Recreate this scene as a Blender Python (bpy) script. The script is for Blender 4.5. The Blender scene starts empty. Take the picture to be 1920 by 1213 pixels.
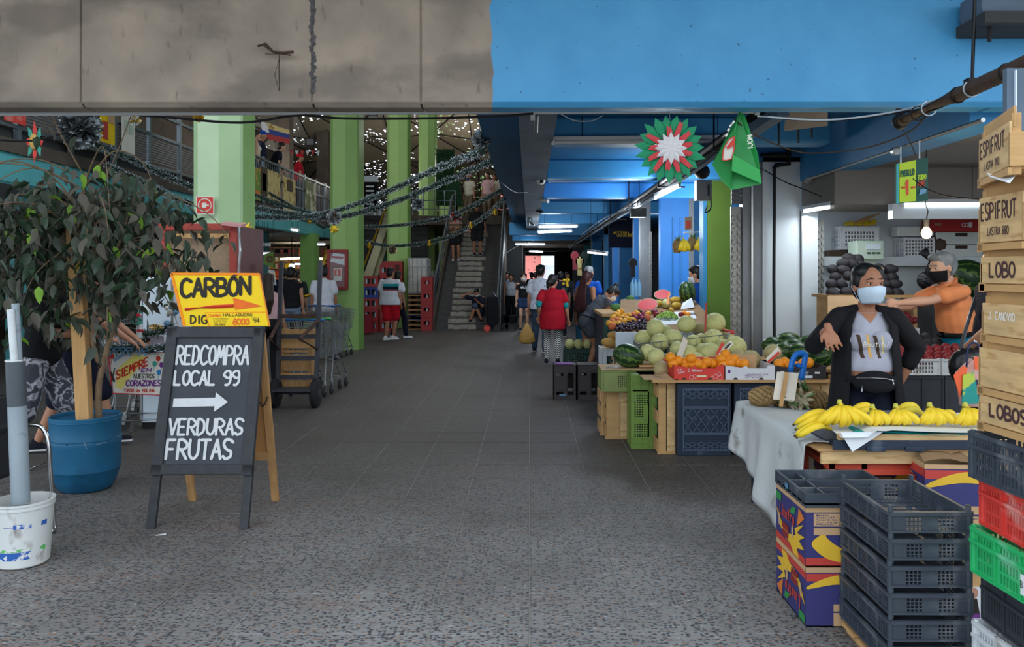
import bpy,math,random
from mathutils import Vector as V,Matrix as MX,Euler
from math import sin,cos,pi,radians as RAD,sqrt
random.seed(7)
sc=bpy.context.scene
COL=sc.collection
# ---------------------------------------------------------------- camera, sky, exposure
F,CX,HY,EYE=1493.0,993.0,512.0,1.6
cd=bpy.data.cameras.new('camera');cam=bpy.data.objects.new('camera',cd);COL.objects.link(cam)
cam.location=(0,0,EYE);cam.rotation_euler=(pi/2,0,0)
cd.sensor_width=36;cd.lens=36*F/1920
cd.shift_x=-(CX-960)/1920;cd.shift_y=(HY-606.5)/1920
cd.clip_end=300
sc.camera=cam
w=bpy.data.worlds.new('sky');sc.world=w;w.use_nodes=True
bg=w.node_tree.nodes['Background'];bg.inputs[0].default_value=(.80,.90,1.0,1);bg.inputs[1].default_value=1.45
sc.view_settings.view_transform='Standard';sc.view_settings.look='None'
sc.view_settings.gamma=1;sc.view_settings.use_curve_mapping=False
sc.view_settings.exposure=0.72
try:
    sc.cycles.use_denoising=True;sc.cycles.max_bounces=6;sc.cycles.diffuse_bounces=4;sc.cycles.transparent_max_bounces=6
    sc.cycles.caustics_reflective=False;sc.cycles.caustics_refractive=False
    sc.cycles.sample_clamp_indirect=4
except Exception:pass
def P(x,y,Y):
    return V(((x-CX)*Y/F,Y,EYE-(y-HY)*Y/F))
def G(x,y):
    Y=EYE*F/(y-HY);return V(((x-CX)*Y/F,Y,0))
def lin(c):
    return tuple(((v/255)/12.92 if v/255<=.04045 else((v/255+.055)/1.055)**2.4)for v in c[:3])+(1,)
# ---------------------------------------------------------------- materials
MT={}
def M(name,col=None,rough=.6,metal=0,noise=None,bump=None,spec=.35,stretch=None,emit=None,alpha=None,second=None,coord='Object'):
    """noise=(scale, amount): mottled darker; second=(colour, scale, lo, hi): patches of a second colour"""
    if col is None:return MT[name]
    m=bpy.data.materials.new(name);m.use_nodes=True;MT[name]=m
    nt=m.node_tree;n=nt.nodes;L=nt.links;b=n['Principled BSDF']
    b.inputs['Base Color'].default_value=lin(col);b.inputs['Roughness'].default_value=rough
    b.inputs['Metallic'].default_value=metal;b.inputs['Specular IOR Level'].default_value=spec
    if emit:
        b.inputs['Emission Color'].default_value=lin(emit[0]);b.inputs['Emission Strength'].default_value=emit[1]
    if alpha is not None:b.inputs['Alpha'].default_value=alpha
    src=None
    if noise or bump or second:
        tc=n.new('ShaderNodeTexCoord');mp=n.new('ShaderNodeMapping')
        if stretch:mp.inputs['Scale'].default_value=stretch
        if coord=='World':
            gm=n.new('ShaderNodeNewGeometry');L.new(gm.outputs['Position'],mp.inputs[0])
        else:L.new(tc.outputs[coord],mp.inputs[0])
    def nz(scale,det=4):
        t=n.new('ShaderNodeTexNoise');t.inputs['Scale'].default_value=scale;t.inputs['Detail'].default_value=det
        L.new(mp.outputs[0],t.inputs['Vector']);return t
    if noise:
        t=nz(noise[0]);r=n.new('ShaderNodeMapRange');r.inputs[1].default_value=.3;r.inputs[2].default_value=.7
        r.inputs[3].default_value=1-noise[1];r.inputs[4].default_value=1+noise[1]*.5
        L.new(t.outputs['Fac'],r.inputs[0])
        x=n.new('ShaderNodeMix');x.data_type='RGBA';x.blend_type='MULTIPLY';x.inputs[0].default_value=1
        x.inputs[6].default_value=lin(col);L.new(r.outputs[0],x.inputs[7]);src=x.outputs[2]
    if second:
        t=nz(second[1],6);r=n.new('ShaderNodeMapRange');r.inputs[1].default_value=second[2];r.inputs[2].default_value=second[3]
        L.new(t.outputs['Fac'],r.inputs[0])
        x=n.new('ShaderNodeMix');x.data_type='RGBA';L.new(r.outputs[0],x.inputs[0])
        if src:L.new(src,x.inputs[6])
        else:x.inputs[6].default_value=lin(col)
        x.inputs[7].default_value=lin(second[0]);src=x.outputs[2]
    if src:L.new(src,b.inputs['Base Color'])
    if bump:
        t=nz(bump[0],5);bp=n.new('ShaderNodeBump');bp.inputs['Strength'].default_value=bump[1];bp.inputs['Distance'].default_value=bump[2]if len(bump)>2 else.01
        L.new(t.outputs['Fac'],bp.inputs['Height']);L.new(bp.outputs[0],b.inputs['Normal'])
    return m
# ---------------------------------------------------------------- mesh builder
def frame(d,up=V((0,0,1))):
    d=V(d).normalized()
    if abs(d.dot(up))>.98:up=V((0,1,0))
    a=d.cross(up).normalized();b=a.cross(d).normalized()
    return a,b,d
class MB:
    def __init__(s):s.v=[];s.f=[];s.m=[];s.c=0
    def mat(s,i):s.c=i;return s
    def add(s,vs,fs):
        o=len(s.v);s.v+=[tuple(p)for p in vs];s.f+=[tuple(i+o for i in f)for f in fs];s.m+=[s.c]*len(fs);return s
    def box(s,x0,x1,y0,y1,z0,z1):
        return s.add([(x0,y0,z0),(x1,y0,z0),(x1,y1,z0),(x0,y1,z0),(x0,y0,z1),(x1,y0,z1),(x1,y1,z1),(x0,y1,z1)],
                     [(0,3,2,1),(4,5,6,7),(0,1,5,4),(1,2,6,5),(2,3,7,6),(3,0,4,7)])
    def obox(s,c,size,R=None):
        c=V(c);hx,hy,hz=size[0]/2,size[1]/2,size[2]/2
        ps=[(-hx,-hy,-hz),(hx,-hy,-hz),(hx,hy,-hz),(-hx,hy,-hz),(-hx,-hy,hz),(hx,-hy,hz),(hx,hy,hz),(-hx,hy,hz)]
        ps=[c+(R@V(p)if R else V(p))for p in ps]
        return s.add(ps,[(0,3,2,1),(4,5,6,7),(0,1,5,4),(1,2,6,5),(2,3,7,6),(3,0,4,7)])
    def bar(s,p0,p1,w,h,up=V((0,0,1))):
        p0,p1=V(p0),V(p1);a,b,d=frame(p1-p0,V(up));a=a*w/2;b=b*h/2
        vs=[p0-a-b,p0+a-b,p0+a+b,p0-a+b,p1-a-b,p1+a-b,p1+a+b,p1-a+b]
        return s.add(vs,[(0,1,2,3),(7,6,5,4),(0,4,5,1),(1,5,6,2),(2,6,7,3),(3,7,4,0)])
    def cyl(s,p0,p1,r0,r1=None,n=12,cap=True):
        p0,p1=V(p0),V(p1);r1=r0 if r1 is None else r1
        a,b,d=frame(p1-p0);vs=[]
        for p,r in((p0,r0),(p1,r1)):
            for k in range(n):
                t=2*pi*k/n;vs.append(p+a*cos(t)*r+b*sin(t)*r)
        fs=[(k,(k+1)%n,n+(k+1)%n,n+k)for k in range(n)]
        if cap:fs+=[tuple(range(n-1,-1,-1)),tuple(range(n,2*n))]
        return s.add(vs,fs)
    def tube(s,pts,r,n=8,closed=False,cap=True):
        pts=[V(p)for p in pts];m=len(pts);rs=r if isinstance(r,(list,tuple))else[r]*m;vs=[];up=None
        for i,p in enumerate(pts):
            d=(pts[(i+1)%m]-pts[i-1])if closed else(pts[min(i+1,m-1)]-pts[max(i-1,0)])
            if d.length<1e-9:d=V((0,0,1))
            d.normalize()
            if up is None:a,b,_=frame(d)
            else:
                a=up-d*up.dot(d)
                if a.length<1e-6:a,b,_=frame(d)
                a.normalize();b=d.cross(a)
            up=a
            for k in range(n):
                t=2*pi*k/n;vs.append(p+a*cos(t)*rs[i]+b*sin(t)*rs[i])
        fs=[]
        for i in range(m if closed else m-1):
            j=(i+1)%m
            for k in range(n):fs.append((i*n+k,i*n+(k+1)%n,j*n+(k+1)%n,j*n+k))
        if cap and not closed:fs+=[tuple(range(n-1,-1,-1)),tuple(range((m-1)*n,m*n))]
        return s.add(vs,fs)
    def lathe(s,prof,n=24,c=(0,0,0),sx=1,sy=1):
        c=V(c);vs=[];fs=[];m=len(prof)
        for r,z in prof:
            for k in range(n):
                t=2*pi*k/n;vs.append(c+V((cos(t)*r*sx,sin(t)*r*sy,z)))
        for i in range(m-1):
            for k in range(n):fs.append((i*n+k,i*n+(k+1)%n,(i+1)*n+(k+1)%n,(i+1)*n+k))
        if prof[0][0]>1e-4:fs.append(tuple(range(n-1,-1,-1)))
        if prof[-1][0]>1e-4:fs.append(tuple(range((m-1)*n,m*n)))
        return s.add(vs,fs)
    def ell(s,c,r,R=None,nu=12,nv=8):
        c=V(c);r=(r,r,r)if isinstance(r,(int,float))else r;vs=[];fs=[]
        T=lambda p:c+(R@V(p)if R else V(p))
        vs.append(T((0,0,-r[2])))
        for j in range(1,nv):
            ph=-pi/2+pi*j/nv
            for k in range(nu):
                t=2*pi*k/nu;vs.append(T((cos(t)*cos(ph)*r[0],sin(t)*cos(ph)*r[1],sin(ph)*r[2])))
        vs.append(T((0,0,r[2])));e=len(vs)-1
        for k in range(nu):fs.append((0,1+(k+1)%nu,1+k))
        for j in range(nv-2):
            for k in range(nu):fs.append((1+j*nu+k,1+j*nu+(k+1)%nu,1+(j+1)*nu+(k+1)%nu,1+(j+1)*nu+k))
        o=1+(nv-2)*nu
        for k in range(nu):fs.append((o+k,o+(k+1)%nu,e))
        return s.add(vs,fs)
    def rcone(s,p0,p1,r0,r1,n=10):
        p0,p1=V(p0),V(p1);d=(p1-p0)
        if d.length<1e-5:return s.ell(p0,r0)
        d.normalize();pts=[];rs=[]
        for t in(-1,-.8,-.45,0):pts.append(p0+d*r0*t);rs.append(max(r0*sqrt(max(0,1-t*t)),r0*.05))
        for t in(0,.45,.8,1):pts.append(p1+d*r1*t);rs.append(max(r1*sqrt(max(0,1-t*t)),r1*.05))
        return s.tube(pts,rs,n)
    def plate(s,pts,th):
        pts=[V(p)for p in pts];nrm=V((0,0,0));m=len(pts)
        for i in range(m):nrm+=pts[i].cross(pts[(i+1)%m])
        nrm.normalize();q=[p-nrm*th for p in pts]
        return s.add(pts+q,[tuple(range(m)),tuple(range(2*m-1,m-1,-1))]+[(i,m+i,m+(i+1)%m,(i+1)%m)for i in range(m)])
    def grid(s,fn,nu,nv):
        vs=[fn(i/nu,j/nv)for j in range(nv+1)for i in range(nu+1)]
        return s.add(vs,[(j*(nu+1)+i,j*(nu+1)+i+1,(j+1)*(nu+1)+i+1,(j+1)*(nu+1)+i)for j in range(nv)for i in range(nu)])
    def lattice(s,o,u,v,nn,us,vs,solid,t):
        o,u,v,nn=V(o),V(u),V(v),V(nn)*t
        for j in range(len(vs)-1):
            i=0
            while i<len(us)-1:
                if not solid(i,j):i+=1;continue
                k=i
                while k<len(us)-1 and solid(k,j):k+=1
                a=o+u*us[i]+v*vs[j];b=o+u*us[k]+v*vs[j];c=o+u*us[k]+v*vs[j+1];d=o+u*us[i]+v*vs[j+1]
                s.add([a,b,c,d,a+nn,b+nn,c+nn,d+nn],[(0,3,2,1),(4,5,6,7),(0,1,5,4),(1,2,6,5),(2,3,7,6),(3,0,4,7)])
                i=k
        return s
    def me(s,name,mats,smooth=None):
        me=bpy.data.meshes.new(name);me.from_pydata(s.v,[],s.f)
        for m in(mats if isinstance(mats,(list,tuple))else[mats]):me.materials.append(MT[m]if isinstance(m,str)else m)
        if any(s.m):me.polygons.foreach_set('material_index',s.m)
        if smooth is not None:
            me.shade_smooth()
            if smooth<180:me.set_sharp_from_angle(angle=RAD(smooth))
        me.update();return me
    def build(s,name,mats,parent=None,smooth=None,loc=None,bevel=None,kind=None,label=None):
        o=bpy.data.objects.new(name,s.me(name,mats,smooth));COL.objects.link(o)
        if parent:o.parent=parent
        if loc is not None:o.location=loc
        if bevel:
            b=o.modifiers.new('edge','BEVEL');b.width=bevel;b.segments=2;b.limit_method='ANGLE';b.angle_limit=RAD(40)
        if kind:o['kind']=kind
        if label:o['label']=label
        return o
def link(o,parent=None):
    COL.objects.link(o);o.parent=parent;return o
def thing(name,label,cat,loc=(0,0,0),rz=0,group=None,rot=None):
    o=bpy.data.objects.new(name,None);COL.objects.link(o);o.empty_display_size=.1
    o.location=loc;o.rotation_euler=rot or(0,0,rz);o['label']=label;o['category']=cat
    if group:o['group']=group
    return o
def tag(o,label,cat,group=None,kind=None):
    o['label']=label;o['category']=cat
    if group:o['group']=group
    if kind:o['kind']=kind
    return o
def struct(o,label=None):
    o['kind']='structure'
    if label:o['label']=label
    return o
KIDS={}
def dup(root,loc=None,rz=None,label=None,group=None,rot=None,scale=None):
    """a copy of a thing with its parts and their sub-parts"""
    def cp(o,par):
        c=o.copy();COL.objects.link(c)
        if par:c.parent=par
        for k in o.children:cp(k,c)
        return c
    r=cp(root,None)
    if loc is not None:r.location=loc
    if rz is not None:r.rotation_euler=(0,0,rz)
    if rot is not None:r.rotation_euler=rot
    if scale is not None:r.scale=scale if isinstance(scale,(tuple,list))else(scale,)*3
    if label:r['label']=label
    if group:r['group']=group
    return r
REM=[]
def remesh(mb,name,mat,parent,vox,it=3,label=None):
    o=mb.build(name,mat,parent)
    r=o.modifiers.new('r','REMESH');r.mode='VOXEL';r.voxel_size=vox;r.use_smooth_shade=True
    s=o.modifiers.new('s','SMOOTH');s.iterations=it;s.factor=.5
    REM.append(o)
    if label:o['label']=label
    return o
def bake_remesh():
    bpy.context.view_layer.update();dg=bpy.context.evaluated_depsgraph_get()
    out=[(o,bpy.data.meshes.new_from_object(o.evaluated_get(dg),preserve_all_data_layers=False,depsgraph=dg))for o in REM]
    for o,me in out:
        o.modifiers.clear()
        if not len(me.materials):me.materials.append(o.data.materials[0])
        me.shade_smooth();o.data=me
# ---------------------------------------------------------------- brush lettering
GL={'A':"00 38 60|13 53",'B':"00 08|~08 38 57 55 34 04|~04 34 63 61 30 00",'C':"~67 48 28 06 02 20 40 61",'D':"00 08|~08 28 56 52 20 00",
'E':"58 08 00 50|04 44",'F':"58 08 00|04 44",'G':"~67 48 28 06 02 20 40 62|62 63 43",'H':"00 08|60 68|04 64",'I':"30 38",'J':"~58 52 30 10 02",
'K':"00 08|68 04 60",'L':"08 00 50",'M':"00 18 33 58 60",'N':"00 08 60 68",'O':"~38 17 04 11 30 51 64 57 38",'P':"00 08|~08 38 66 44 04",
'Q':"~38 17 04 11 30 51 64 57 38|42 60",'R':"00 08|~08 38 66 44 04|24 60",'S':"~67 48 18 06 24 53 51 20 01",'T':"08 68|38 30",'U':"~08 03 11 30 51 63 68",
'V':"08 30 68",'W':"08 10 35 50 68",'X':"08 60|68 00",'Y':"08 34 68|34 30",'Z':"08 68 00 60",'0':"~38 17 04 11 30 51 64 57 38",'1':"16 38 30",
'2':"~07 38 66 54 00|00 60",'3':"~07 38 66 34|~34 62 30 01",'4':"40 48 02 62",'5':"58 18 15|~15 45 63 51 20 01",'6':"~57 38 14 02 20 50 62 44 14 02",'7':"08 68 20",
'8':"~34 06 38 66 34 02 30 62 34",'9':"~65 44 15 06 28 58 66 62 40 20",'Ó':"~38 17 04 11 30 51 64 57 38|29 4a",'.':"20 21",',':"21 1e",'+':"33 37|15 55",
'a':"~45 24 03 10 31 44|45 41 50",'b':"08 00|~04 35 53 41 20 01",'c':"~54 35 14 02 20 51",'d':"~44 25 03 10 31 43|48 40",'e':"~03 43 45 25 03 11 30 51",'f':"~58 38 26 20|05 45",
'g':"~45 15 03 21 43|~45 4e 2d 1e",'i':"30 34|36 37",'k':"08 00|45 02 40",'l':"20 28",'m':"00 05|~04 25 33 30|~34 55 63 60",'n':"00 05|~04 35 53 50",'o':"~25 03 20 43 25",'p':"0d 05|~04 35 53 41 20 01",'r':"00 05|~03 25 45",
's':"~45 15 13 42 30 00",'t':"~27 21 40|05 45",'u':"~05 01 20 42|45 40",'v':"05 20 45",'y':"05 20|45 0d",'z':"05 45 00 40",'ñ':"00 05|~04 35 53 50|~07 18 37 58",'-':"04 54",'!':"32 38|30 31",' ':"",'ó':"~25 03 20 43 25|26 48",'x':"05 40|45 00",'&':"~50 06 28 46 02 20 53",'$':"~67 38 07 15 44 62 30 01|39 3f",'@':"~43 25 13 31 43 55 28 04 20 50",'%':"00 68|16 17|51 52"}
def _pt(t):
    x=int(t[0],16);y=int(t[1],16)
    if y>11:y-=16
    return V((x/6,y/8))
def cat(ps,k=5,closed=False):
    out=[];n=len(ps)
    for i in range(n-1):
        p0=ps[i-1]if i else(ps[n-2]if closed else ps[0]*2-ps[1]);p1,p2=ps[i],ps[i+1]
        p3=ps[i+2]if i+2<n else(ps[1]if closed else ps[-1]*2-ps[-2])
        for j in range(k):
            t=j/k;out.append(.5*((2*p1)+(p2-p0)*t+(2*p0-5*p1+4*p2-p3)*t*t+(3*p1-p0-3*p2+p3)*t*t*t))
    out.append(ps[-1]);return out
def strokes(s,cw,H,gap=.28,slant=0,jit=0):
    x=0;rnd=random.Random(len(s));out=[]
    for ch in s:
        k=.55 if ch in 'Iil.,1!' else(1.15 if ch in 'MWm' else(.7 if ch==' ' else 1));wd=cw*k
        g=GL.get(ch,'')
        if g:
            dy=rnd.uniform(-jit,jit)*H
            for st in g.split('|'):
                sm=st[0]=='~';ps=[_pt(t)for t in st.lstrip('~').split()]
                if ch in 'Iil!':ps=[V((.5,p.y))for p in ps]
                if sm:ps=cat(ps,5,(ps[0]-ps[-1]).length<.01)
                out.append([V((x+p.x*wd+slant*p.y*H,p.y*H+dy))for p in ps])
        x+=wd+cw*gap
    return out,x-cw*gap
RK=[0]
def ribbon(mb,pts,o,u,v,wd,rnd=True):
    nn=u.cross(v).normalized();RK[0]+=1;lay=(RK[0]%7)*4e-5+1e-5
    o=o+nn*lay;k_=[0]
    def up_(ps):k_[0]+=1;return[p+nn*(k_[0]*4e-6)for p in ps]
    for a,b in zip(pts,pts[1:]):
        d=b-a
        if d.length<1e-6:continue
        d.normalize();n=V((-d.y,d.x))*wd/2
        mb.add(up_([o+u*q.x+v*q.y for q in(a-n,b-n,b+n,a+n)]),[(0,1,2,3)])
    if rnd:
        for a in pts:mb.add(up_([o+u*(a.x+cos(t*pi/4)*wd/2)+v*(a.y+sin(t*pi/4)*wd/2)for t in range(8)]),[tuple(range(8))])
def text(s,o,u,v,H,cw,wd,mat,parent=None,slant=0,jit=0,gap=.28,W=None,name='lettering',rnd=True,mb=None):
    """painted lettering on a surface: o lower left, u along the line, v up"""
    st,wid=strokes(s,cw,H,gap,slant,jit)
    k=W/wid if W else 1
    m=mb or MB();o,u,v=V(o),V(u).normalized(),V(v).normalized()
    for p in st:ribbon(m,[V((q.x*k,q.y))for q in p],o,u,v,wd,rnd)
    return None if mb else m.build(name,mat,parent)
def flat(pts,mat,parent,name,th=None,label=None):
    m=MB()
    if th:m.plate(pts,th)
    else:m.add(pts,[tuple(range(len(pts)))])
    return m.build(name,mat,parent,label=label)
ORD='first second third fourth fifth sixth seventh eighth ninth tenth eleventh twelfth thirteenth fourteenth fifteenth sixteenth seventeenth eighteenth'.split()
def circ(o,u,v,r,n=20,r2=None):
    o,u,v=V(o),V(u),V(v);return[o+u*cos(2*pi*k/n)*r+v*sin(2*pi*k/n)*(r2 or r)for k in range(n)]
X_,Y_,Z_=V((1,0,0)),V((0,1,0)),V((0,0,1))
def RZ(a):return MX.Rotation(a,3,'Z')
def RX(a):return MX.Rotation(a,3,'X')
def RY(a):return MX.Rotation(a,3,'Y')
# ---------------------------------------------------------------- lamps the place has, plus added fill lights (tubes are built with their fittings further down)
def area(name,loc,sx,sy,power,col=(1,1,1),rot=(0,0,0)):
    l=bpy.data.lights.new(name,'AREA');l.shape='RECTANGLE';l.size=sx;l.size_y=sy;l.energy=power;l.color=col
    o=bpy.data.objects.new(name,l);COL.objects.link(o);o.location=loc;o.rotation_euler=rot;return o
def bare(name,loc,power,col,r=.2):
    l=bpy.data.lights.new(name,'POINT');l.energy=power;l.color=col;l.shadow_soft_size=r;o=bpy.data.objects.new(name,l);COL.objects.link(o);o.location=loc
COOL=(.86,.94,1.0);WARM=(1,.86,.62)
area('tube_lamp_stall',(4.0,7.95,2.22),1.6,.05,16,COOL);area('tube_lamp_wall',(3.1,8.5,2.24),.05,.9,4,COOL)
for nm,loc,pw,c in(('tube_lamp_aisle',(.5,18.6,2.5),26,COOL),('tube_lamp_aisle',(.5,20.6,2.5),22,COOL),('tube_lamp_aisle',(0,27,2.4),26,COOL),('tube_lamp_aisle',(.3,35,2.4),26,COOL),
    ('tube_lamp_blue',(1.75,10.1,2.58),50,COOL),('tube_lamp_blue',(1.7,12.6,2.5),40,COOL),('tube_lamp_blue',(1.7,15,2.2),24,COOL),('tube_lamp_stalls',(2.9,12.6,2.5),30,COOL),('tube_lamp_stalls',(3.2,20,2.4),22,COOL),
    ('tube_lamp_hall',(-8.5,17,2.3),22,COOL),('tube_lamp_hall',(-9,24,2.3),24,COOL),('tube_lamp_hall',(-9,30.5,2.2),70,WARM),('tube_lamp_hall',(-9,11,2.2),16,COOL),
    ('fill_gallery',(-8.6,20,5.2),60,(1,.96,.9)),('fill_gallery',(-8.6,27,5.4),60,(1,.96,.9)),('fill_landing',(-2.6,32,5.8),90,(1,.97,.9)),('fill_landing',(-6,30,5),60,(1,.97,.9)),('fill_atrium',(-2.2,20,5.2),50,(1,.98,.94))):  # added fill lights without fittings, brightening gallery, landing and atrium
    bare(nm,loc,pw,c)
# ---------------------------------------------------------------- materials of the setting
M('concrete',(148,134,120),.85,noise=(2.2,.22),second=((112,100,90),1.6,.52,.66),bump=(14,.25))
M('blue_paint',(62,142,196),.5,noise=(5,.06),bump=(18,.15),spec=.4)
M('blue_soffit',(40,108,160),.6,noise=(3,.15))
M('blue_bright',(58,138,220),.5,noise=(4,.06))
M('grey_soffit',(92,108,124),.8,noise=(3,.18))
M('grout',(150,146,140),.9,noise=(30,.2),coord='World')
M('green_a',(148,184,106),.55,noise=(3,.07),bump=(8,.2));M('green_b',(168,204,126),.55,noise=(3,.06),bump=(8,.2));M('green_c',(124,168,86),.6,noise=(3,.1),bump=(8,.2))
M('green_olive',(98,126,46),.6,noise=(2,.12))
M('teal',(92,178,184),.6,noise=(2,.12));M('teal_dark',(52,120,126),.7,noise=(2,.15))
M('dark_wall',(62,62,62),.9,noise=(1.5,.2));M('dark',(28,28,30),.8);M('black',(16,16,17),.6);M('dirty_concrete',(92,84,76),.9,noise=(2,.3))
M('white_wall',(214,222,226),.6,noise=(2,.05));M('grey_metal',(122,126,130),.45,.3,noise=(5,.12));M('shutter',(150,150,146),.45,.5,noise=(8,.15))
M('grey_board',(128,122,116),.7,noise=(2,.08));M('rail_grey',(112,122,130),.4,.6);M('white_plastic',(222,224,222),.45);M('roof_tan',(150,138,118),.9,noise=(1.2,.2))
M('step_dark',(84,82,80),.85,noise=(3,.25));M('step_paint',(160,154,142),.8,noise=(6,.35));M('pink_brick',(214,128,118),.9,noise=(1,.1));M('steel',(176,178,178),.3,.9,noise=(20,.1))
M('tube_white',(255,255,255),.5,emit=((225,240,255),5.0));M('tube_warm',(255,240,210),.5,emit=((255,225,170),4.0));M('tube_off',(196,200,204),.35)
def floor_mat(name,joints):
    m=M(name,(120,118,116),.62,spec=.4);nt=m.node_tree;n=nt.nodes;L=nt.links;b=n['Principled BSDF']
    gm=n.new('ShaderNodeNewGeometry')
    def mul(a,k):
        x=n.new('ShaderNodeVectorMath');x.operation='MULTIPLY';L.new(a,x.inputs[0]);x.inputs[1].default_value=k;return x.outputs[0]
    def tex(kind,vec,scale,**k):
        t=n.new(kind);L.new(vec,t.inputs['Vector']);t.inputs['Scale'].default_value=scale
        for a,c in k.items():t.inputs[a].default_value=c
        return t
    def rng(a,lo,hi,o0,o1):
        r=n.new('ShaderNodeMapRange');L.new(a,r.inputs[0])
        for i,c in zip((1,2,3,4),(lo,hi,o0,o1)):r.inputs[i].default_value=c
        return r.outputs[0]
    def mix(fac,a,c,blend='MIX'):
        x=n.new('ShaderNodeMix');x.data_type='RGBA';x.blend_type=blend
        for i,q in((0,fac),(6,a),(7,c)):
            if isinstance(q,(float,int)):x.inputs[i].default_value=q
            elif isinstance(q,tuple):x.inputs[i].default_value=q
            else:L.new(q,x.inputs[i])
        return x.outputs[2]
    pos=gm.outputs['Position']
    vo=tex('ShaderNodeTexVoronoi',mul(pos,(.66,1.0,.01)),72)
    st=rng(vo.outputs['Distance'],.40,.53,0,1)
    sp=n.new('ShaderNodeSeparateColor');L.new(vo.outputs['Color'],sp.inputs[0])
    ramp=n.new('ShaderNodeValToRGB');L.new(sp.outputs[0],ramp.inputs[0]);e=ramp.color_ramp.elements
    e[0].position=0;e[0].color=lin((52,54,60));e[1].position=1;e[1].color=lin((172,166,160))
    for p_,c_ in((.45,(70,72,78)),(.7,(110,108,108)),(.82,(146,108,84)),(.92,(128,124,120))):
        q=e.new(p_);q.color=lin(c_)
    c=mix(st,ramp.outputs[0],lin((136,135,134)))
    big=tex('ShaderNodeTexNoise',pos,.9,Detail=6);c=mix(rng(big.outputs['Fac'],.42,.68,0,.5),c,lin((70,64,60)))
    rust=tex('ShaderNodeTexNoise',mul(pos,(.6,2.2,1)),1.1,Detail=6);c=mix(rng(rust.outputs['Fac'],.60,.74,0,.35),c,lin((132,92,74)))
    spk=tex('ShaderNodeTexVoronoi',pos,7);c=mix(rng(spk.outputs['Distance'],.035,.05,.8,0),c,lin((196,190,180)))
    sy=n.new('ShaderNodeSeparateXYZ');L.new(pos,sy.inputs[0]);c=mix(rng(sy.outputs[1],3.3,7.6,0,.82),c,lin((60,52,45)))  # shade of the hall painted in: colour darkens away from the entrance
    if joints:
        f=None
        for ax,off in((0,0.0),(1,3.529)):
            a=n.new('ShaderNodeMath');a.operation='SUBTRACT';L.new(sy.outputs[ax],a.inputs[0]);a.inputs[1].default_value=off
            d=n.new('ShaderNodeMath');d.operation='DIVIDE';L.new(a.outputs[0],d.inputs[0]);d.inputs[1].default_value=.4446
            w_=n.new('ShaderNodeMath');w_.operation='PINGPONG';L.new(d.outputs[0],w_.inputs[0]);w_.inputs[1].default_value=.5
            g=rng(w_.outputs[0],.006,.016,.28 if ax==0 else.12,0)
            if f is None:f=g
            else:
                x=n.new('ShaderNodeMath');x.operation='MAXIMUM';L.new(f,x.inputs[0]);L.new(g,x.inputs[1]);f=x.outputs[0]
        c=mix(f,c,lin((140,134,126)))
    L.new(c,b.inputs['Base Color'])
    bp=n.new('ShaderNodeBump');bp.inputs['Strength'].default_value=.25;bp.inputs['Distance'].default_value=.004;bp.invert=True
    L.new(vo.outputs['Distance'],bp.inputs['Height']);L.new(bp.outputs[0],b.inputs['Normal'])
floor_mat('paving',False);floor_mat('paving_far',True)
# ---------------------------------------------------------------- floor: pavers one by one near the camera
TL=.4446;NROW=15;Y0=3.529-TL*2;YF=Y0+TL*NROW
fl=MB().box(-9,7,-6,YF,-.12,-.005).build('floor','grout');struct(fl,'grey pebble paving of the market hall')
tm=MB();g=.0035
tm.add([(-TL/2+g,-TL/2+g,-.02),(TL/2-g,-TL/2+g,-.02),(TL/2-g,TL/2-g,-.02),(-TL/2+g,TL/2-g,-.02)]+[(sx*(TL/2-h),sy*(TL/2-h),z)for h,z in((g,-.002),(g+.003,0))for sx,sy in((-1,-1),(1,-1),(1,1),(-1,1))],
       [(0,1,5,4),(1,2,6,5),(2,3,7,6),(3,0,4,7),(4,5,9,8),(5,6,10,9),(6,7,11,10),(7,4,8,11),(8,9,10,11)])
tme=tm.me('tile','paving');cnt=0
rest=MB()
for r in range(NROW):
    yc=Y0+TL*(r+.5)
    for c in range(-16,14):
        xc=TL*(c+.5);inview=(-.69*(yc+.2)-.25<xc<.64*(yc+.2)+.2)and yc>3
        hid=(yc>6.9 and xc>1.5)or(xc>2.1)or(4.6<yc<6.9 and xc>1.95)
        if inview and not hid and cnt<298:
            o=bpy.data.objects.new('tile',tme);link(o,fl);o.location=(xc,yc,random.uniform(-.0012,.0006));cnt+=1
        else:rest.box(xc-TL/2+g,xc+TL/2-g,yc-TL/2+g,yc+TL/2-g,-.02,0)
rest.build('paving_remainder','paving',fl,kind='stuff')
struct(MB().box(-22,12,YF,62,-.15,0).build('floor','paving_far'),'worn paving with painted-in shade running back into the hall')
struct(MB().box(-60,60,-60,-6,-.2,-.02).build('road_outside','paving_far'),'open street before the market')
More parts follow.
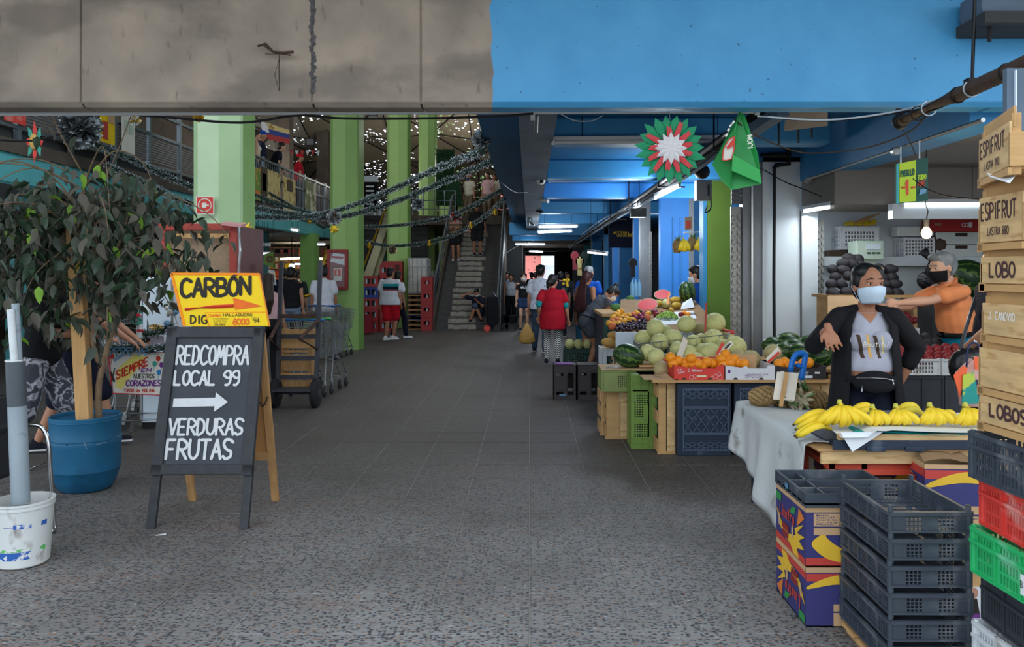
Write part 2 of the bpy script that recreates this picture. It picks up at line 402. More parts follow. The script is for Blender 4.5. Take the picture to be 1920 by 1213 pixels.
# ---------------------------------------------------------------- front beam, half bare concrete, half painted blue
def beam_material():
    m=M('beam_paint',(148,134,120),.7);nt=m.node_tree;n=nt.nodes;L=nt.links;b=n['Principled BSDF']
    gm=n.new('ShaderNodeNewGeometry');sx=n.new('ShaderNodeSeparateXYZ');L.new(gm.outputs['Position'],sx.inputs[0])
    def noise(sc_,det,stretch=(1,1,1)):
        mp=n.new('ShaderNodeMapping');mp.inputs['Scale'].default_value=stretch;L.new(gm.outputs['Position'],mp.inputs[0])
        t=n.new('ShaderNodeTexNoise');t.inputs['Scale'].default_value=sc_;t.inputs['Detail'].default_value=det;L.new(mp.outputs[0],t.inputs['Vector']);return t.outputs['Fac']
    def rng(a,lo,hi,o0=0,o1=1):
        r=n.new('ShaderNodeMapRange');L.new(a,r.inputs[0])
        for i,c in zip((1,2,3,4),(lo,hi,o0,o1)):r.inputs[i].default_value=c
        return r.outputs[0]
    def mix(f,a,c):
        x=n.new('ShaderNodeMix');x.data_type='RGBA'
        for i,q in((0,f),(6,a),(7,c)):
            if isinstance(q,tuple):x.inputs[i].default_value=q
            elif isinstance(q,float):x.inputs[i].default_value=q
            else:L.new(q,x.inputs[i])
        return x.outputs[2]
    conc=mix(rng(noise(2.5,8),.35,.65),lin((134,123,111)),lin((165,150,134)))
    conc=mix(rng(noise(1.3,8,(1,1,2)),.50,.62,0,.6),conc,lin((104,94,86)))
    conc=mix(rng(noise(16,3,(1,1,.35)),.64,.74,0,.5),conc,lin((86,76,68)))
    conc=mix(rng(noise(9,2,(1,1,.1)),.66,.76,0,.35),conc,lin((80,72,66)))
    blue=mix(rng(noise(3,5),.3,.7),lin((66,146,196)),lin((78,158,206)))
    blue=mix(rng(noise(26,2),.72,.76,0,.8),blue,lin((40,84,116)))
    blue=mix(rng(noise(11,2,(1.6,1,.5)),.775,.785,0,1),blue,lin((190,200,204)))
    j=n.new('ShaderNodeMath');j.operation='MULTIPLY_ADD';L.new(noise(5,5,(1,1,1)),j.inputs[0]);j.inputs[1].default_value=.09;L.new(sx.outputs[0],j.inputs[2])
    edge=rng(j.outputs[0],-.205,-.195)
    c=mix(edge,conc,blue);L.new(c,b.inputs['Base Color'])
    r=n.new('ShaderNodeMapRange');L.new(edge,r.inputs[0]);r.inputs[3].default_value=.85;r.inputs[4].default_value=.45;L.new(r.outputs[0],b.inputs['Roughness'])
    bp=n.new('ShaderNodeBump');bp.inputs['Strength'].default_value=.35;bp.inputs['Distance'].default_value=.01;L.new(noise(13,6),bp.inputs['Height']);L.new(bp.outputs[0],b.inputs['Normal'])
beam_material()
BZ=2.69;BY=5.2
bm=MB();cuts=[-6.2,-2.93,-1.42,-.71,6.5]
for i in range(4):
    a,b_=cuts[i]+(.006 if i else 0),cuts[i+1]-.006
    bm.add([(a,BY,BZ+.03),(b_,BY,BZ+.03),(b_,BY,4.2),(a,BY,4.2),(a,BY+.2,BZ),(b_,BY+.2,BZ),(b_,BY+.2,4.2),(a,BY+.2,4.2),(a,BY+.04,BZ),(b_,BY+.04,BZ)],
           [(0,1,2,3),(4,7,6,5),(0,8,9,1),(8,4,5,9),(3,2,6,7),(0,3,7,4,8),(1,9,5,6,2)])
bm.box(-6.2,6.5,BY+.012,BY+.19,BZ+.02,4.19)
beam=struct(bm.build('beam_front','beam_paint',bevel=.006),'deep front beam, left part bare concrete, right part blue')
M('crack_grey',(92,90,90),.95,noise=(40,.4),bump=(60,.8));M('wood_dark',(70,52,40),.8,noise=(20,.2))
cr=MB()
for k in range(60):
    z=BZ+.1+k*.022;x=-1.42+random.uniform(-.012,.012);cr.ell((x,BY,z),(random.uniform(.012,.024),.006,random.uniform(.012,.02)),nu=6,nv=4)
cr.build('joint_filling','crack_grey',beam,smooth=60)
br=MB();br.tube([P(484,86,5.17),P(497,84,5.12),P(512,97,5.12),P(530,99,5.14),P(550,97,5.13)],[.008,.014,.008,.011,.009],6)
br.tube([P(498,101,5.17),P(525,101,5.13),P(545,104,5.15)],.005,5);br.tube([P(524,100,5.14),P(523,130,5.14),P(524,170,5.15)],.003,4);br.tube([P(523,112,5.14),P(515,140,5.14),P(523,170,5.15)],.002,4)
tag(br.build('rag_twist','wood_dark'),'dark twisted rag tied to a wire end on the concrete beam','rag')
struct(MB().box(-6.2,6.5,2.9,5.2,4.15,4.4).build('ceiling_forecourt','concrete'))
cb=MB();cb.add([P(1842,-20,4.9),P(1840,12,4.9),P(1850,38,4.9),P(2000,38,4.9),P(2000,-20,4.9)]+[p+V((0,.25,0))for p in(P(1842,-20,4.9),P(1840,12,4.9),P(1850,38,4.9),P(2000,38,4.9),P(2000,-20,4.9))],
   [(0,1,2,3,4),(9,8,7,6,5),(0,5,6,1),(1,6,7,2),(2,7,8,3),(3,8,9,4)])
hb=tag(cb.build('canopy_bracket','grey_soffit'),'grey canopy bracket end with a bolt above the wooden crates','bracket')
MB().box(2.78,3.6,4.86,5.19,3.13,3.20).build('flange','dark_wall',hb)
MB().cyl(P(1856,48,4.95),P(1855,78,4.95),.013,n=6).build('bolt','dark',hb)
# ---------------------------------------------------------------- covered right side: ceiling, cross beams, long beam
CZ=3.1
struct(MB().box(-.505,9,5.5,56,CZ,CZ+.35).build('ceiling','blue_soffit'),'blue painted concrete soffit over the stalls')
struct(MB().box(-.09,.22,5.5,26,2.85,CZ).build('beam_long','grey_soffit'),'long grey concrete beam under the blue soffit')
struct(MB().tube([(-.095,5.5,CZ-.002),(-.095,25.9,CZ-.002)],.008,6).build('trim_1','blue_paint'))
for i,y in enumerate((7.65,10.5,13.2,16.6,20,23.5,27)):
    b=MB().box(.22 if i<5 else-.6,3.04 if i else 2.9,y,y+.28,2.85 if i<5 else 2.72,CZ)
    struct(b.build('beam_cross','blue_bright' if i==2 else 'blue_paint',bevel=.02),'blue cross beam under the soffit')  # third beam: light of its tube put into a brighter blue
for y,z in((30,2.7),(36,2.75),(43,2.8)):
    struct(MB().box(-1.2,4,y,y+.3,z,CZ).build('beam_cross','dirty_concrete'),'grimy cross beam deep in the hall')
FX=3.04
struct(MB().box(FX,FX+.3,5.5,8.95,2.63,CZ).build('wall_right','blue_paint'),'blue facade beam above the fruit stall')
struct(MB().box(FX+.02,6.5,8.0,8.95,2.29,2.66).build('wall_bulkhead','grey_board'),'grey bulkhead inside the fruit stall')
struct(MB().box(FX+.3,6.5,5.5,8.95,2.66,2.76).build('ceiling_stall','grey_board'))
bp_=MB();bp_.box(3.06,6.5,7.99,8.0,2.3,2.98);struct(bp_.build('panel_grey','grey_board'),'grey sheet closing the stall above the tube light')
MB().box(3.6,6.5,7.9,8.0,2.14,2.29).build('trim_2','white_wall')['kind']='structure'
struct(MB().box(FX+.2,7,9.55,9.7,0,2.7).build('wall_back','white_wall'),'pale back wall of the fruit stall')
struct(MB().box(5.6,5.75,5.6,9.6,0,2.7).build('wall_stall','white_wall'))
pn=MB();
struct(MB().box(2.62,3.04,8.95,9.1,0,2.9).build('wall_corner','white_wall'),'white corner wall with a black drain pipe')
struct(MB().box(3.04,3.24,8.95,9.1,0,2.3).build('wall_jamb','white_wall'),'white jamb lit by a tube light')
struct(MB().box(3.04,3.045,8.9,8.95,0,2.3).build('trim_3','grey_metal'))
struct(MB().box(2.40,2.62,8.97,9.12,0,2.9).build('wall_metal','grey_metal'),'grey sheet metal jamb between shutter and white wall')
struct(MB().box(2.49,2.51,8.94,8.97,0,2.85).build('trim_4','steel'))
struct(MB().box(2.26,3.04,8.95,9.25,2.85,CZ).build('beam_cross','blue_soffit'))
def shutter_guide(x0,x1,y,z1,n,name):
    s=MB();t=x1-x0
    s.box(x0,x1,y+.02,y+.05,0,z1)
    for k in range(n):
        z=.1+k*(z1-.15)/n;s.obox((x0+t*.28,y+.01,z+.02),(t*.36,.03,.05),RY(.25));s.obox((x0+t*.74,y+.01,z+.03),(t*.3,.03,.045),RY(-.2))
    o=s.build('shutter_edge','shutter');tag(o,name,'shutter');return o
shutter_guide(2.28,2.40,9.0,2.35,24,'notched steel edge of a shutter beside the green pillar')
shutter_guide(3.24,3.33,8.98,2.2,26,'notched steel edge of a shutter beside the white jamb')
lo=MB()
for k in range(7):lo.obox((2.345,9.0,2.40+k*.05),(.13,.02,.045),RX(.5))
tag(lo.build('vent_louvre','grey_metal'),'small dark louvre above the notched shutter edge','vent')
struct(MB().box(2.46,2.79,11.0,11.3,0,CZ).build('pillar_olive','green_olive'),'olive green pillar of the blue stall')
struct(MB().box(2.41,2.46,11.05,11.3,0,CZ).build('trim_5','blue_paint'))
struct(MB().box(2.35,2.86,14.3,14.5,0,CZ).build('wall_blue','blue_bright'),'bright blue stall partition with a door panel')
struct(MB().box(2.56,2.575,14.27,14.3,0,2.6).build('trim_6','blue_paint'));struct(MB().box(2.7,2.712,14.27,14.3,0,2.6).build('trim_7','blue_paint'))
struct(MB().box(2.86,2.95,14.3,14.5,0,CZ).build('trim_8','grey_metal'))
struct(MB().box(2.14,2.34,15.4,15.6,0,CZ).build('wall_metal','grey_metal'))
struct(MB().box(2.16,2.42,16.5,16.7,0,CZ).build('wall_blue','blue_bright'),'narrow bright blue stall partition')
shutter_guide(2.31,2.36,15.35,2.4,30,'notched shutter edge beside the narrow blue partition')
struct(MB().box(2.4,6,14.5,14.6,0,CZ).build('wall_blue','blue_soffit'));struct(MB().box(3.9,4,9.7,14.5,0,CZ).build('wall_right','white_wall'))
for x0,x1,y,m in((2.2,2.75,19.5,'blue_soffit'),(2.3,2.62,22,'blue_bright'),(2.35,2.6,25,'dark_wall'),(2.2,2.55,28,'blue_soffit'),(2.2,2.5,32,'teal_dark'),(2.0,2.5,37,'dark_wall'),(2.2,2.32,23.5,'blue_paint')):
    struct(MB().box(x0,x1,y,y+.2,0,CZ).build('wall_stall',m),'stall partition deeper in the aisle')
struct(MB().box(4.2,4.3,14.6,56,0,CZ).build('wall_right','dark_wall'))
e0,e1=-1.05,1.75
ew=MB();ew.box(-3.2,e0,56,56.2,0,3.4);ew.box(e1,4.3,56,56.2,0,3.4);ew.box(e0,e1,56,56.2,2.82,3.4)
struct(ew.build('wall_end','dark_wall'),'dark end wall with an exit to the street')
st_=thing('brick_building','pink brick building seen through the far exit','building',(0,70,0))
MB().box(-9,1.0,0,3,0,9).build('facade','pink_brick',st_);MB().box(-.75,-.45,-.05,0,0,9).build('drain_pipe','white_wall',st_)
MB().box(1.0,3.5,-3,3,2.3,6).build('awning','white_wall',st_);MB().box(1.0,3.5,1,3,0,2.3).build('shopfront','white_wall',st_)
db=MB()
for k in range(22):db.box(-1.9+random.random()*2.6,-1.9+random.random()*0+.09-1.9*0,-.03,0,0,0)if False else db.obox((random.uniform(-1.9,.9),-.02,random.uniform(1,3.2)),(.09,.03,.09))
db.build('putlog_holes','dark_wall',st_,kind='stuff')
# ---------------------------------------------------------------- atrium: pillars, left gallery, roof
M('daylit_a',(172,202,154),.55,noise=(3,.06),bump=(8,.2));M('daylit_b',(196,220,180),.55,noise=(3,.05),bump=(8,.2));M('daylit_c',(140,178,108),.6,noise=(3,.1),bump=(8,.2))  # paler pillar greens: entrance daylight put into the nearest pillar's colour
def pillar(y,wd,xr,lab,zt=9,mt=('green_a','green_b','green_c')):
    k=wd/.70;pr=[(0,.38),(.06,.10),(.125,.06),(.40,0),(.63,.07),(.655,.10),(.70,.40),(.62,.62),(.1,.62)]
    vs=[];
    for z in(0,zt):
        for x,d in pr:vs.append((xr-wd+x*k,y+d*k,z))
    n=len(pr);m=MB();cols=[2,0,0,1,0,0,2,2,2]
    mats=[0,0,1,0,0,2,2,2,2]  # face shading put into the colours: lighter front, darker sides
    for i in range(n):
        m.mat(mats[i]);j=(i+1)%n;m.add([vs[i],vs[j],vs[n+j],vs[n+i]],[(0,1,2,3)])
    o=m.build('pillar',list(mt));struct(o,lab);return o
pillar(9.8,.72,-3.52,'green pillar nearest the entrance with a red sign',9,('daylit_a','daylit_b','daylit_c'));pillar(16.5,.70,-3.52,'green pillar with the fire extinguisher cabinet')
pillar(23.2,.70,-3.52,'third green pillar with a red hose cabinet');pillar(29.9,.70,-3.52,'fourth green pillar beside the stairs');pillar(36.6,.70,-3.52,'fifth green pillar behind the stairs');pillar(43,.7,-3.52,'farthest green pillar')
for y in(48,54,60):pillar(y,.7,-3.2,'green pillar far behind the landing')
GX=-6.4
struct(MB().box(GX,GX+.02,5.5,40,2.72,3.05).build('trim_9','teal'));struct(MB().box(GX-.05,GX,5.5,40,2.7,3.25).build('wall_fascia','teal'),'turquoise fascia of the upper gallery')
struct(MB().box(GX,GX+.05,5.5,40,3.08,3.25).build('trim_10','dirty_concrete'))
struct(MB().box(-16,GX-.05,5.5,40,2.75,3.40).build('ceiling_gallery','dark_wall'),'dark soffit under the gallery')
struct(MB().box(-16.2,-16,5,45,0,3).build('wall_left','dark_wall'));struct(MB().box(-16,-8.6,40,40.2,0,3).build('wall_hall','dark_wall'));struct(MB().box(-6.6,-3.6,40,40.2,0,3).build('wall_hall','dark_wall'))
struct(MB().box(-11.5,-11.3,5.5,40,3.24,7).build('wall_gallery','dirty_concrete'),'shadowy wall behind the gallery')
for y in(12,17,22.5,28,33):struct(MB().box(-7.9,-7.5,y,y+.4,0,2.75).build('pillar','teal_dark' if y<25 else 'green_c'))
for y in(22.5,28.5,34):struct(MB().box(-9.1,-8.6,y,y+.5,3.24,8).build('pillar','dirty_concrete'))
def roof_material():
    m=M('pierced',(146,134,114),.9);nt=m.node_tree;n=nt.nodes;L=nt.links;b=n['Principled BSDF'];out=n['Material Output']
    tc=n.new('ShaderNodeTexCoord')
    def vor(sc_):
        v=n.new('ShaderNodeTexVoronoi');v.inputs['Scale'].default_value=sc_;L.new(tc.outputs['Object'],v.inputs['Vector']);return v
    v=vor(7.5);nz=n.new('ShaderNodeTexNoise');nz.inputs['Scale'].default_value=.55;nz.inputs['Detail'].default_value=1;L.new(tc.outputs['Object'],nz.inputs['Vector'])
    s=n.new('ShaderNodeSeparateColor');L.new(v.outputs['Color'],s.inputs[0])
    def mth(op,a,c=None):
        x=n.new('ShaderNodeMath');x.operation=op
        for i,q in enumerate((a,c)):
            if q is None:continue
            if isinstance(q,float):x.inputs[i].default_value=q
            else:L.new(q,x.inputs[i])
        return x.outputs[0]
    rad=mth('MULTIPLY',s.outputs[0],.52);hole=mth('LESS_THAN',v.outputs['Distance'],rad)
    mask=mth('GREATER_THAN',nz.outputs['Fac'],.50);keep=mth('GREATER_THAN',s.outputs[1],.45)
    f=mth('MULTIPLY',mth('MULTIPLY',hole,mask),keep)
    tr=n.new('ShaderNodeBsdfTransparent');mx=n.new('ShaderNodeMixShader');L.new(f,mx.inputs[0]);L.new(b.outputs[0],mx.inputs[1]);L.new(tr.outputs[0],mx.inputs[2]);L.new(mx.outputs[0],out.inputs[0])
roof_material()
roof=bpy.data.objects.new('roof',None);COL.objects.link(roof);struct(roof,'tan roof of pierced folded panels letting daylight through')
def RP(x,t):return V((x,29+t*19,8.9-t*5.2))
NX,NT=9,7
def RV(i,j):return RP(-13+i*1.75,j/NT)+(V((0,.13,.26))if(i+j)%2 else V((0,0,0)))
rj=MB()
for i in range(NX):
    for j in range(NT):
        a,b,c,d=RV(i,j),RV(i+1,j),RV(i+1,j+1),RV(i,j+1)
        for tri in(((a,b,d),(b,c,d))if(i+j)%2==0 else((a,b,c),(a,c,d))):MB().add(tri,[(0,1,2)]).build('roof_panel','pierced',roof)
        rj.bar(a-V((0,.02,.03)),b-V((0,.02,.03)),.04,.03);rj.bar(a-V((0,.02,.03)),d-V((0,.02,.03)),.04,.03);rj.bar(b-V((0,.02,.03)),d-V((0,.02,.03)),.04,.03)if(i+j)%2==0 else rj.bar(a-V((0,.02,.03)),c-V((0,.02,.03)),.04,.03)
rj.build('roof_joints','dark',roof,kind='stuff')
M('green_hedge',(30,66,36),.9,noise=(20,.4))
struct(MB().box(-16,-3.4,5.5,29,8.7,8.9).build('ceiling_atrium','roof_tan'));struct(MB().box(-2.2,-.5,5.5,29,8.7,8.9).build('ceiling_atrium','roof_tan'))  # strip left open between these unseen roof slabs to let daylight in
struct(MB().box(-4.2,-.5,27.8,50,3.3,3.6).build('floor_landing','dirty_concrete'),'upper landing at the head of the stairs')
struct(MB().box(-13,-3.6,44,44.2,0,4.3).build('wall_rear','dirty_concrete'),'shadowy wall behind the pillars');struct(MB().box(-3.6,-.5,50,50.2,3.5,4.4).build('wall_rear','dirty_concrete'))
struct(MB().box(-.5,-.3,28.6,56,0,3.1).build('wall_stair','dark_wall'));struct(MB().box(-.5,-.3,9,56,3.45,9).build('wall_upper','dirty_concrete'))
struct(MB().box(-3.0,-.5,28.6,28.8,0,3.3).build('wall_under_landing','dark_wall'))
lw=struct(MB().box(-7,-3.6,28.2,28.3,0,3.6).build('wall_louvre','dirty_concrete'),'wall of grey horizontal boards behind the escalator')
sl=MB().box(-7,-3.6,28.12,28.18,0,.16).me('slat','dark_wall')
for k in range(20):o=bpy.data.objects.new('slat',sl);link(o,lw);o.location=(0,0,.05+k*.18)
# ---------------------------------------------------------------- left foreground
M('slate',(62,66,72),.75,noise=(3,.18),second=((92,96,102),2.2,.54,.72),bump=(30,.05));M('black_frame',(46,48,52),.55,noise=(20,.25));M('chalk',(204,206,208),.8,noise=(30,.06))
M('plywood',(176,128,78),.7,noise=(6,.15),stretch=(1,1,.2));M('raw_wood',(178,136,88),.75,noise=(5,.22),stretch=(6,6,.6),bump=(40,.1));M('yellow_card',(244,206,16),.55,noise=(2,.05));M('orange_paint',(236,110,30),.6,noise=(14,.15))
M('orange_edge',(246,140,20),.6);M('ink',(40,34,28),.6,noise=(8,.2));M('red_ink',(206,52,36),.6,noise=(10,.15));M('chain',(60,58,56),.4,.8)
ab=thing('sandwich_board','black framed chalkboard sandwich board reading REDCOMPRA LOCAL 99','signboard',(0,0,0))
Lx,Rx_=-2.40,-1.757
def bf(x,t):return V((x,4.965+t*.325,t*1.245))
def bb(x,t):return V((x,5.60-t*.31,t*1.245))
un=V((0,-.967,.2525));un.normalize()
MB().bar(bf(Lx+.035,.255),bf(Lx+.035,1),.07,.035,up=un).build('frame_stile','black_frame',ab,bevel=.004)
MB().bar(bf(Rx_-.035,.255),bf(Rx_-.035,1),.07,.035,up=un).build('frame_stile','black_frame',ab,bevel=.004)
MB().bar(bf(Lx,.965),bf(Rx_,.965),.07,.035,up=bf(0,1)-bf(0,0)).build('frame_rail','black_frame',ab,bevel=.004)if False else MB().bar(bf(Lx,.968),bf(Rx_,.968),.035,.07,up=bf(0,1)-bf(0,0)).build('frame_rail','black_frame',ab,bevel=.004)
MB().bar(bf(Lx,.284),bf(Rx_,.284),.035,.065,up=bf(0,1)-bf(0,0)).build('frame_rail','black_frame',ab,bevel=.004)
MB().bar(bf((Lx+Rx_)/2,.27)-un*.008,bf((Lx+Rx_)/2,.985)-un*.008,.56,.012,up=un).build('slate_panel','slate',ab)
MB().bar(bf((Lx+Rx_)/2,.27)-un*.017,bf((Lx+Rx_)/2,.985)-un*.017,.56,.004,up=un).build('backing','plywood',ab)
for x in(Lx+.03,Rx_-.03):
    MB().bar(bf(x,0)-un*.02,bf(x,.30)-un*.02,.055,.03,up=un).build('leg','black_frame',ab,bevel=.003)
for x in(Lx+.03,Rx_-.03):MB().bar(bb(x,0),bb(x,.99),.05,.03,up=(0,1,.25)).build('rear_leg','raw_wood',ab,bevel=.003)
MB().bar(bb(Lx+.05,.27),bb(Rx_-.05,.27),.03,.06,up=bb(0,1)-bb(0,0)).build('rear_rail','raw_wood',ab)
MB().bar(bb((Lx+Rx_)/2,.27)+V((0,.012,0)),bb((Lx+Rx_)/2,.97)+V((0,.012,0)),.56,.008,up=(0,1,.25)).build('rear_panel','plywood',ab)
cp=[bf(Rx_-.01,.62)-un*.03+V((0,0,0)),V((Rx_-.015,5.28,.745)),bb(Rx_-.02,.62)]
ch=MB()
for k in range(14):
    t=k/13;q=cp[0].lerp(cp[2],t)-V((0,0,.05*sin(pi*t)));ch.tube(circ(q,(cp[2]-cp[0]).normalized(),Z_ if k%2 else X_,.011,8,.007),.0022,5,closed=True)
ch.build('chain','chain',ab)
bu,bv=X_,(bf(0,1)-bf(0,0)).normalized();BO=un*.003
def chalk(s,x,t,H,W,wd=.026,**k):return text(s,bf(x,t)+BO,bu,bv,H,H*.6,wd,'chalk',ab,W=W,**k)
chalk('REDCOMPRA',Lx+.082,.805,.118,.47,.0160);chalk('LOCAL 99',Lx+.082,.70,.088,.42,.0160);chalk('VERDURAS',Lx+.082,.452,.098,.475,.0165);chalk('FRUTAS',Lx+.082,.335,.118,.42,.0185)
m=MB()
for q in([(.09,.588),(.36,.592),(.36,.635),(.09,.63)],[(.36,.565),(.445,.613),(.36,.662)]):
    m.add([bf(Lx+x,t)+BO*1.2 for x,t in q],[tuple(range(len(q)))])
m.build('painted_arrow','chalk',ab)
sg=thing('yellow_sign','yellow CARBON sign with an orange arrow standing on the chalkboard','sign',(0,0,0))
SY=5.30;s0,s1,s2,s3=P(346,612,SY),P(506,612,SY),P(487,514,SY),P(322,513,SY)
MB().plate([s0,s1,s2,s3],.012).build('card','yellow_card',sg)
su=(s1-s0).normalized();sv=(s3-s0).normalized();sf=V((0,-.003,0))
m=MB()
for a,b in((s3,s2),(s2,s1),(s3,s0)):m.bar(a+sf,b+sf,.004,.016)
m.build('orange_edging','orange_edge',sg)
def spt(x,y):return P(x,y,SY)+sf
text('CARBON',spt(341,557),(spt(471,551)-spt(341,557)),Z_,.112,.07,.0235,'ink',sg,W=.455,jit=.03,gap=.25);flat([spt(432,520.5)+sf*4,spt(441,520.5)+sf*4,spt(447,515)+sf*4,spt(439,515)+sf*4],'ink',sg,'painted_accent')
m=MB();m.tube([spt(348,580),spt(400,575),spt(438,573)],.012,6);m.build('arrow_shaft','red_ink',sg)
m=MB();m.add([spt(437,559),spt(446,560),spt(493,574),spt(441,581)],[(0,1,2,3)]);m.build('arrow_head','orange_paint',sg)
text('DIG',spt(358,606),su,Z_,.05,.03,.011,'ink',sg,W=.11)
flat([P(393,611,SY)+sf*2,P(504,611,SY)+sf*2,P(499,585,SY)+sf*2,P(386,586,SY)+sf*2],'yellow_card',sg,'price_slip')
m=MB();
for a,b in(((386,586),(393,611)),((386,586),(499,585))):m.bar(P(*a,SY)+sf*2.4,P(*b,SY)+sf*2.4,.002,.004)
m.build('slip_edging','orange_edge',sg)
q=lambda x,y:P(x,y,SY)+sf*2.6
text('COMBO',q(391,594),X_,Z_,.016,.014,.004,'orange_paint',sg,W=.085);text('HALLAQUERO',q(420,592.5),X_,Z_,.016,.012,.0035,'ink',sg,W=.19)
text('6000',q(438,608),X_,Z_,.036,.022,.010,'orange_paint',sg,W=.105);text('94',q(476,604),X_,Z_,.022,.015,.004,'ink',sg,W=.04);text('LOCAL',q(473,597.5),X_,Z_,.009,.01,.0016,'green_olive',sg,W=.055)
for k,s in enumerate(('1K MASA PREPARADA','1K CARNE TOTAL','1K DE ACEITUNA','TOTAL PAQUETE')):text(s,q(400+k,598.5+k*3.8),X_,Z_,.006,.005,.0016,'ink',sg,W=.10-.01*k)
M('barrel_blue',(28,94,130),.45,noise=(4,.15),second=((18,68,98),3,.55,.7),bump=(10,.08));M('soil',(52,42,34),.95,noise=(20,.4),bump=(40,.6))
M('stake_wood',(196,152,98),.7,noise=(4,.18),stretch=(8,8,.7),bump=(30,.1));M('bark',(128,106,82),.9,noise=(14,.3),bump=(50,.4));M('scuff',(150,176,192),.7)
BCX,BCY=-3.30,5.92;bo=V((BCX,BCY,0))
bl=thing('barrel_planter','blue plastic half barrel used as a tree planter','planter',bo)
MB().lathe([(.0,.004),(.165,.004),(.185,.02),(.215,.09),(.232,.15),(.236,.155),(.238,.33),(.241,.345),(.241,.375),(.237,.385),(.238,.50),(.242,.515),(.242,.545),(.236,.55),(.226,.545),(.222,.40),(.2,.38)],48).build('barrel','barrel_blue',bl,smooth=35)
MB().lathe([(.2405,.512),(.2445,.516),(.2445,.520),(.2405,.524)],48).build('hoop','barrel_blue',bl,smooth=60);MB().lathe([(.2395,.378),(.2435,.382),(.2395,.386)],48).build('hoop','barrel_blue',bl,smooth=60)
MB().lathe([(.0,.455),(.12,.465),(.226,.45)],24).build('soil','soil',bl,smooth=60)
MB().ell((-.0,-.2385,.375),(.009,.004,.009)).build('bung_hole','dark',bl);m=MB();m.bar((.11,-.219,.39),(.125,-.212,.34),.003,.002);m.bar((.17,-.172,.362),(.215,-.113,.368),.003,.002);m.build('scratch','scuff',bl)
stk=MB();a=V((BCX+.03,BCY-.05,.36));b=V((BCX-.075,BCY-.02,2.02));stk.bar(a,b,.10,.07,up=Y_);o=stk.build('wooden_stake','stake_wood',bevel=.004)
tag(o,'thick square wooden stake supporting the ficus in the blue barrel','stake')
tr=thing('ficus_tree','drooping dusty ficus tree growing in the blue barrel','tree',bo)
TB=[V((.10,.0,.45)),V((.085,.02,.75)),V((.15,.0,1.0)),V((.19,.02,1.25)),V((.12,.05,1.55)),V((.02,.03,1.85)),V((-.02,0,2.1)),V((.0,0,2.35))]
MB().tube(cat(TB,4),[.026-.0006*k for k in range(29)],8).build('trunk','bark',tr,smooth=180)
MB().tube(cat([V((.11,.0,.9)),V((.06,-.02,1.1)),V((.075,0,1.35)),V((.13,.03,1.6)),V((.25,.02,1.85)),V((.33,.0,2.1))],4),[.02-.0007*k for k in range(21)],8).build('trunk_fork','bark',tr,smooth=180)
rnd=random.Random(3)
BR=[]
for k in range(34):
    s0_=cat(TB,4)[rnd.randrange(14,28)];an=rnd.uniform(0,2*pi);ln=rnd.uniform(.45,1.0)
    d=V((cos(an)*1.05,sin(an)*.75,0));e=s0_+d*ln+V((0,0,rnd.uniform(-.15,.28)));mid=s0_+d*ln*.5+V((0,0,rnd.uniform(.12,.3)))
    tip=e+d*ln*.25-V((0,0,rnd.uniform(.15,.5)));pts=cat([s0_,mid,e,tip],5);BR.append(pts)
    MB().tube(pts,[.0075-.0004*j for j in range(len(pts))],5).build('branch','bark',tr,smooth=180)
M('leaf_a',(62,70,56),.5,noise=(9,.25));M('leaf_b',(90,86,76),.7,noise=(9,.2));M('leaf_c',(46,68,48),.4,noise=(9,.2));M('leaf_d',(122,168,48),.5)
def leafmesh(nm,mat):
    m=MB();L,W=.122,.052
    pts=[(0,0,0),(.25*W*2,.22*L,.006),(.5*W,.45*L,.008),(.3*W,.75*L,.002),(0,L,-.02),(-.3*W,.75*L,.002),(-.5*W,.45*L,.008),(-.25*W*2,.22*L,.006),(0,.22*L,-.002),(0,.45*L,-.004),(0,.75*L,-.008)]
    m.add(pts,[(0,1,8),(0,8,7),(1,2,9,8),(8,9,6,7),(2,3,10,9),(9,10,5,6),(3,4,10),(10,4,5)]);return m.me(nm,mat,180)
LM=[leafmesh('leaf',x)for x in('leaf_a','leaf_b','leaf_c','leaf_d')]
def inside(p):
    x,y,z=p;r=sqrt((x/1.08)**2+(y/.72)**2)
    return r<1 and z<2.42-.55*r*r and z>(1.05 if abs(x-.05)>.3 or z>1.22 else 1.25)+(.2*(1-r)if x>.4 else 0)+(.40 if x>.42 else 0)
leaves=[]
while len(leaves)<1750:
    if rnd.random()<.72:
        pts=rnd.choice(BR);p=pts[rnd.randrange(4,len(pts))]+V((rnd.gauss(0,.11),rnd.gauss(0,.11),rnd.gauss(-.06,.13)))
    else:p=V((rnd.uniform(-1,1),rnd.uniform(-.7,.7),rnd.uniform(1.0,2.4)))
    if not inside(p):continue
    leaves.append((p,Euler((RAD(rnd.gauss(-62,24)),RAD(rnd.gauss(0,20)),rnd.uniform(0,2*pi))),rnd.uniform(.75,1.2)))
for t in((-.15,-.2,2.72),(-.22,-.1,2.68),(-.02,-.1,2.6),(-.3,-.1,2.6),(.45,-.3,2.3),(.5,-.3,2.2),(.93,-.2,1.72),(.88,-.15,1.6),(.97,-.1,1.85),(.6,-.2,2.28)):
    leaves.append((V(t),Euler((RAD(-60),0,rnd.uniform(0,6))),1))
MB().tube(cat([V((0,0,2.3)),V((-.12,-.1,2.6)),V((-.2,-.15,2.82))],5),.005,5).build('branch','bark',tr);MB().tube(cat([V((.1,0,2.2)),V((.35,-.2,2.5)),V((.5,-.3,2.75))],5),.004,5).build('branch','bark',tr)
leaves.sort(key=lambda l:l[0].y)
pick=lambda:rnd.choices((0,1,2,3),(.46,.28,.22,.04))[0]
for p,e,s in leaves[:300]:
    o=bpy.data.objects.new('leaf',LM[pick()]);link(o,tr);o.location=p;o.rotation_euler=e;o.scale=(s,)*3
fo=MB()
